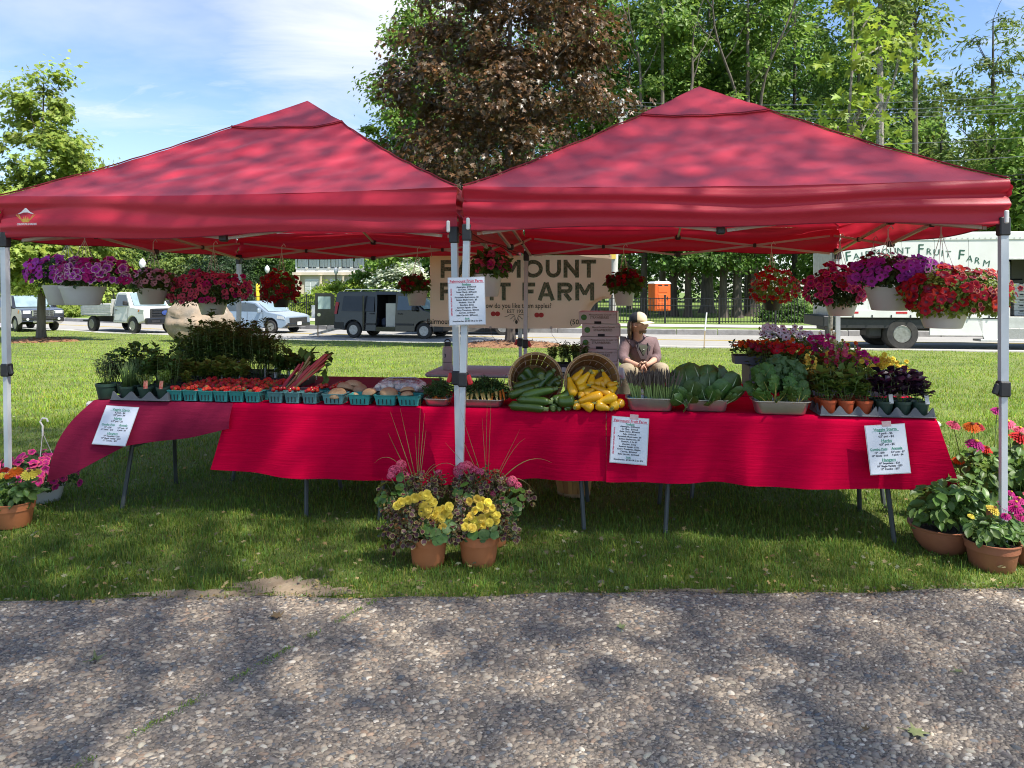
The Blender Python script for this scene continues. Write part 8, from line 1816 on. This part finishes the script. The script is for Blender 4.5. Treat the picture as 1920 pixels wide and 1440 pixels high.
for sg in (-1, 1):
    MB().lathe([(0, -.009), (.008, -.004), (.0095, 0), (.008, .005), (0, .008)], 12, Matrix.Translation((sg * .030, -.083, .012)) @ Matrix.Rotation(R(90), 4, 'X')).obj('eye', m_hook, hr, smooth=180)
    MB().lathe([(.0045, 0), (.003, .002), (0, .0022)], 10, Matrix.Translation((sg * .030, -.0905, .012)) @ Matrix.Rotation(R(90), 4, 'X')).obj('iris', m_dark, hr); MB().tube([(sg * .016, -.093, .028), (sg * .032, -.092, .033), (sg * .046, -.082, .028)], .0035, 5).obj('eyebrow', m_hair, hr)
    mb = MB(); mb.lathe([(.0, -.006), (.022, -.004), (.026, .002), (.016, .004), (0, .001)], 14, Matrix.Translation((sg * .078, .008, -.005)) @ Matrix.Rotation(R(80 * sg), 4, 'Y') @ Matrix.Rotation(R(15), 4, 'X'), sx=1.3, sy=.8); mb.obj('ear', m_skin, hr, smooth=180)
MB().tube([(-.024, -.089, -.053), (0, -.097, -.052), (.024, -.089, -.053)], .004, 6).obj('mouth', mat('lips', (.34, .12, .10), .5, col2=(.3, .1, .09), scale=30), hr, smooth=180)
# beard and long hair behind the ears
mb = MB(); mb.grid(lambda p, q: (.064 * math.sin((p - .5) * 2.9) * (1 - .18 * q), -.088 * math.cos((p - .5) * 2.6) * (1 - .1 * q) - .004 + (.012 if .35 < p < .65 and q < .2 else 0), -.074 - .034 * q - .006 * math.sin(p * 40) * (q > .8)), 24, 8); mb.obj('beard', m_hair, hr, smooth=180)
mb = MB()
for k in range(70):
    a = R(rng.uniform(20, 160)); s = V((.079 * math.cos(a), .02 + .085 * math.sin(a), rng.uniform(.0, .04))); dn = rng.uniform(.08, .15); cu = rng.uniform(-.02, .03); mb.tube([s, s * 1.06 + V((0, .008, -dn * .4)), s * (1.08 + cu) + V((cu * .4, .012, -dn * .75)), s * (.98 + cu) + V((cu, .012, -dn)) + V((0, 0, -.03))], [.009, .010, .008, .003], 5)
o = mb.obj('hair', m_hair, hr, smooth=180); o['kind'] = 'stuff'
mb = MB(); back = []; mb.lathe([(.090, .022), (.092, .05), (.084, .09), (.062, .120), (.030, .136), (0, .140)], 28, sy=1.13); 
cap = mb.mesh('cap_crown', [m_capk, m_capt], 180)
for p_ in cap.polygons: p_.material_index = 1 if p_.center.y < -.012 else 0
link('cap_crown', cap, hr)
mb = MB()
def br(p, q):
    a = (p - .5) * R(128); r0 = .094; x0, y0 = r0 * math.sin(a) * .98, -r0 * 1.10 * math.cos(a); e = .085 * math.cos(a * .92) ** .6 if abs(a) < 1.6 else 0
    return (x0 * (1 + .10 * q), y0 - e * q, .030 - .020 * q * q - .10 * x0 * x0 / .0088 * .14)
mb.grid(br, 18, 6); mb.v += [(x, y, z - .004) for x, y, z in mb.v]; n_ = len(mb.f); mb.f += [tuple(i + len(mb.v) // 2 for i in f)[::-1] for f in mb.f]; mb.m += [0] * n_
mb.obj('cap_brim', m_capt, hr, smooth=180)
MB().add([(-.026, -.1005, .048), (.026, -.1005, .048), (.024, -.091, .088), (-.024, -.091, .088)], [(0, 1, 2, 3)]).obj('cap_patch', m_patch, hr)
# the seat under him
t = thing('cooler_seat', 'grey-white plastic cooler the man sits on', 'cooler', (P0.x, P0.y + .05, float(H(P0.x, P0.y))))
sh = max(.2, (hip.z - .13)); MB().box((0, 0, sh * .42), (.55, .36, sh * .84), bev=.03).obj('cooler_body', m_ttop, t); MB().box((0, 0, sh * .92), (.57, .38, sh * .14), bev=.02).obj('cooler_lid', m_trim, t)
finish_text()
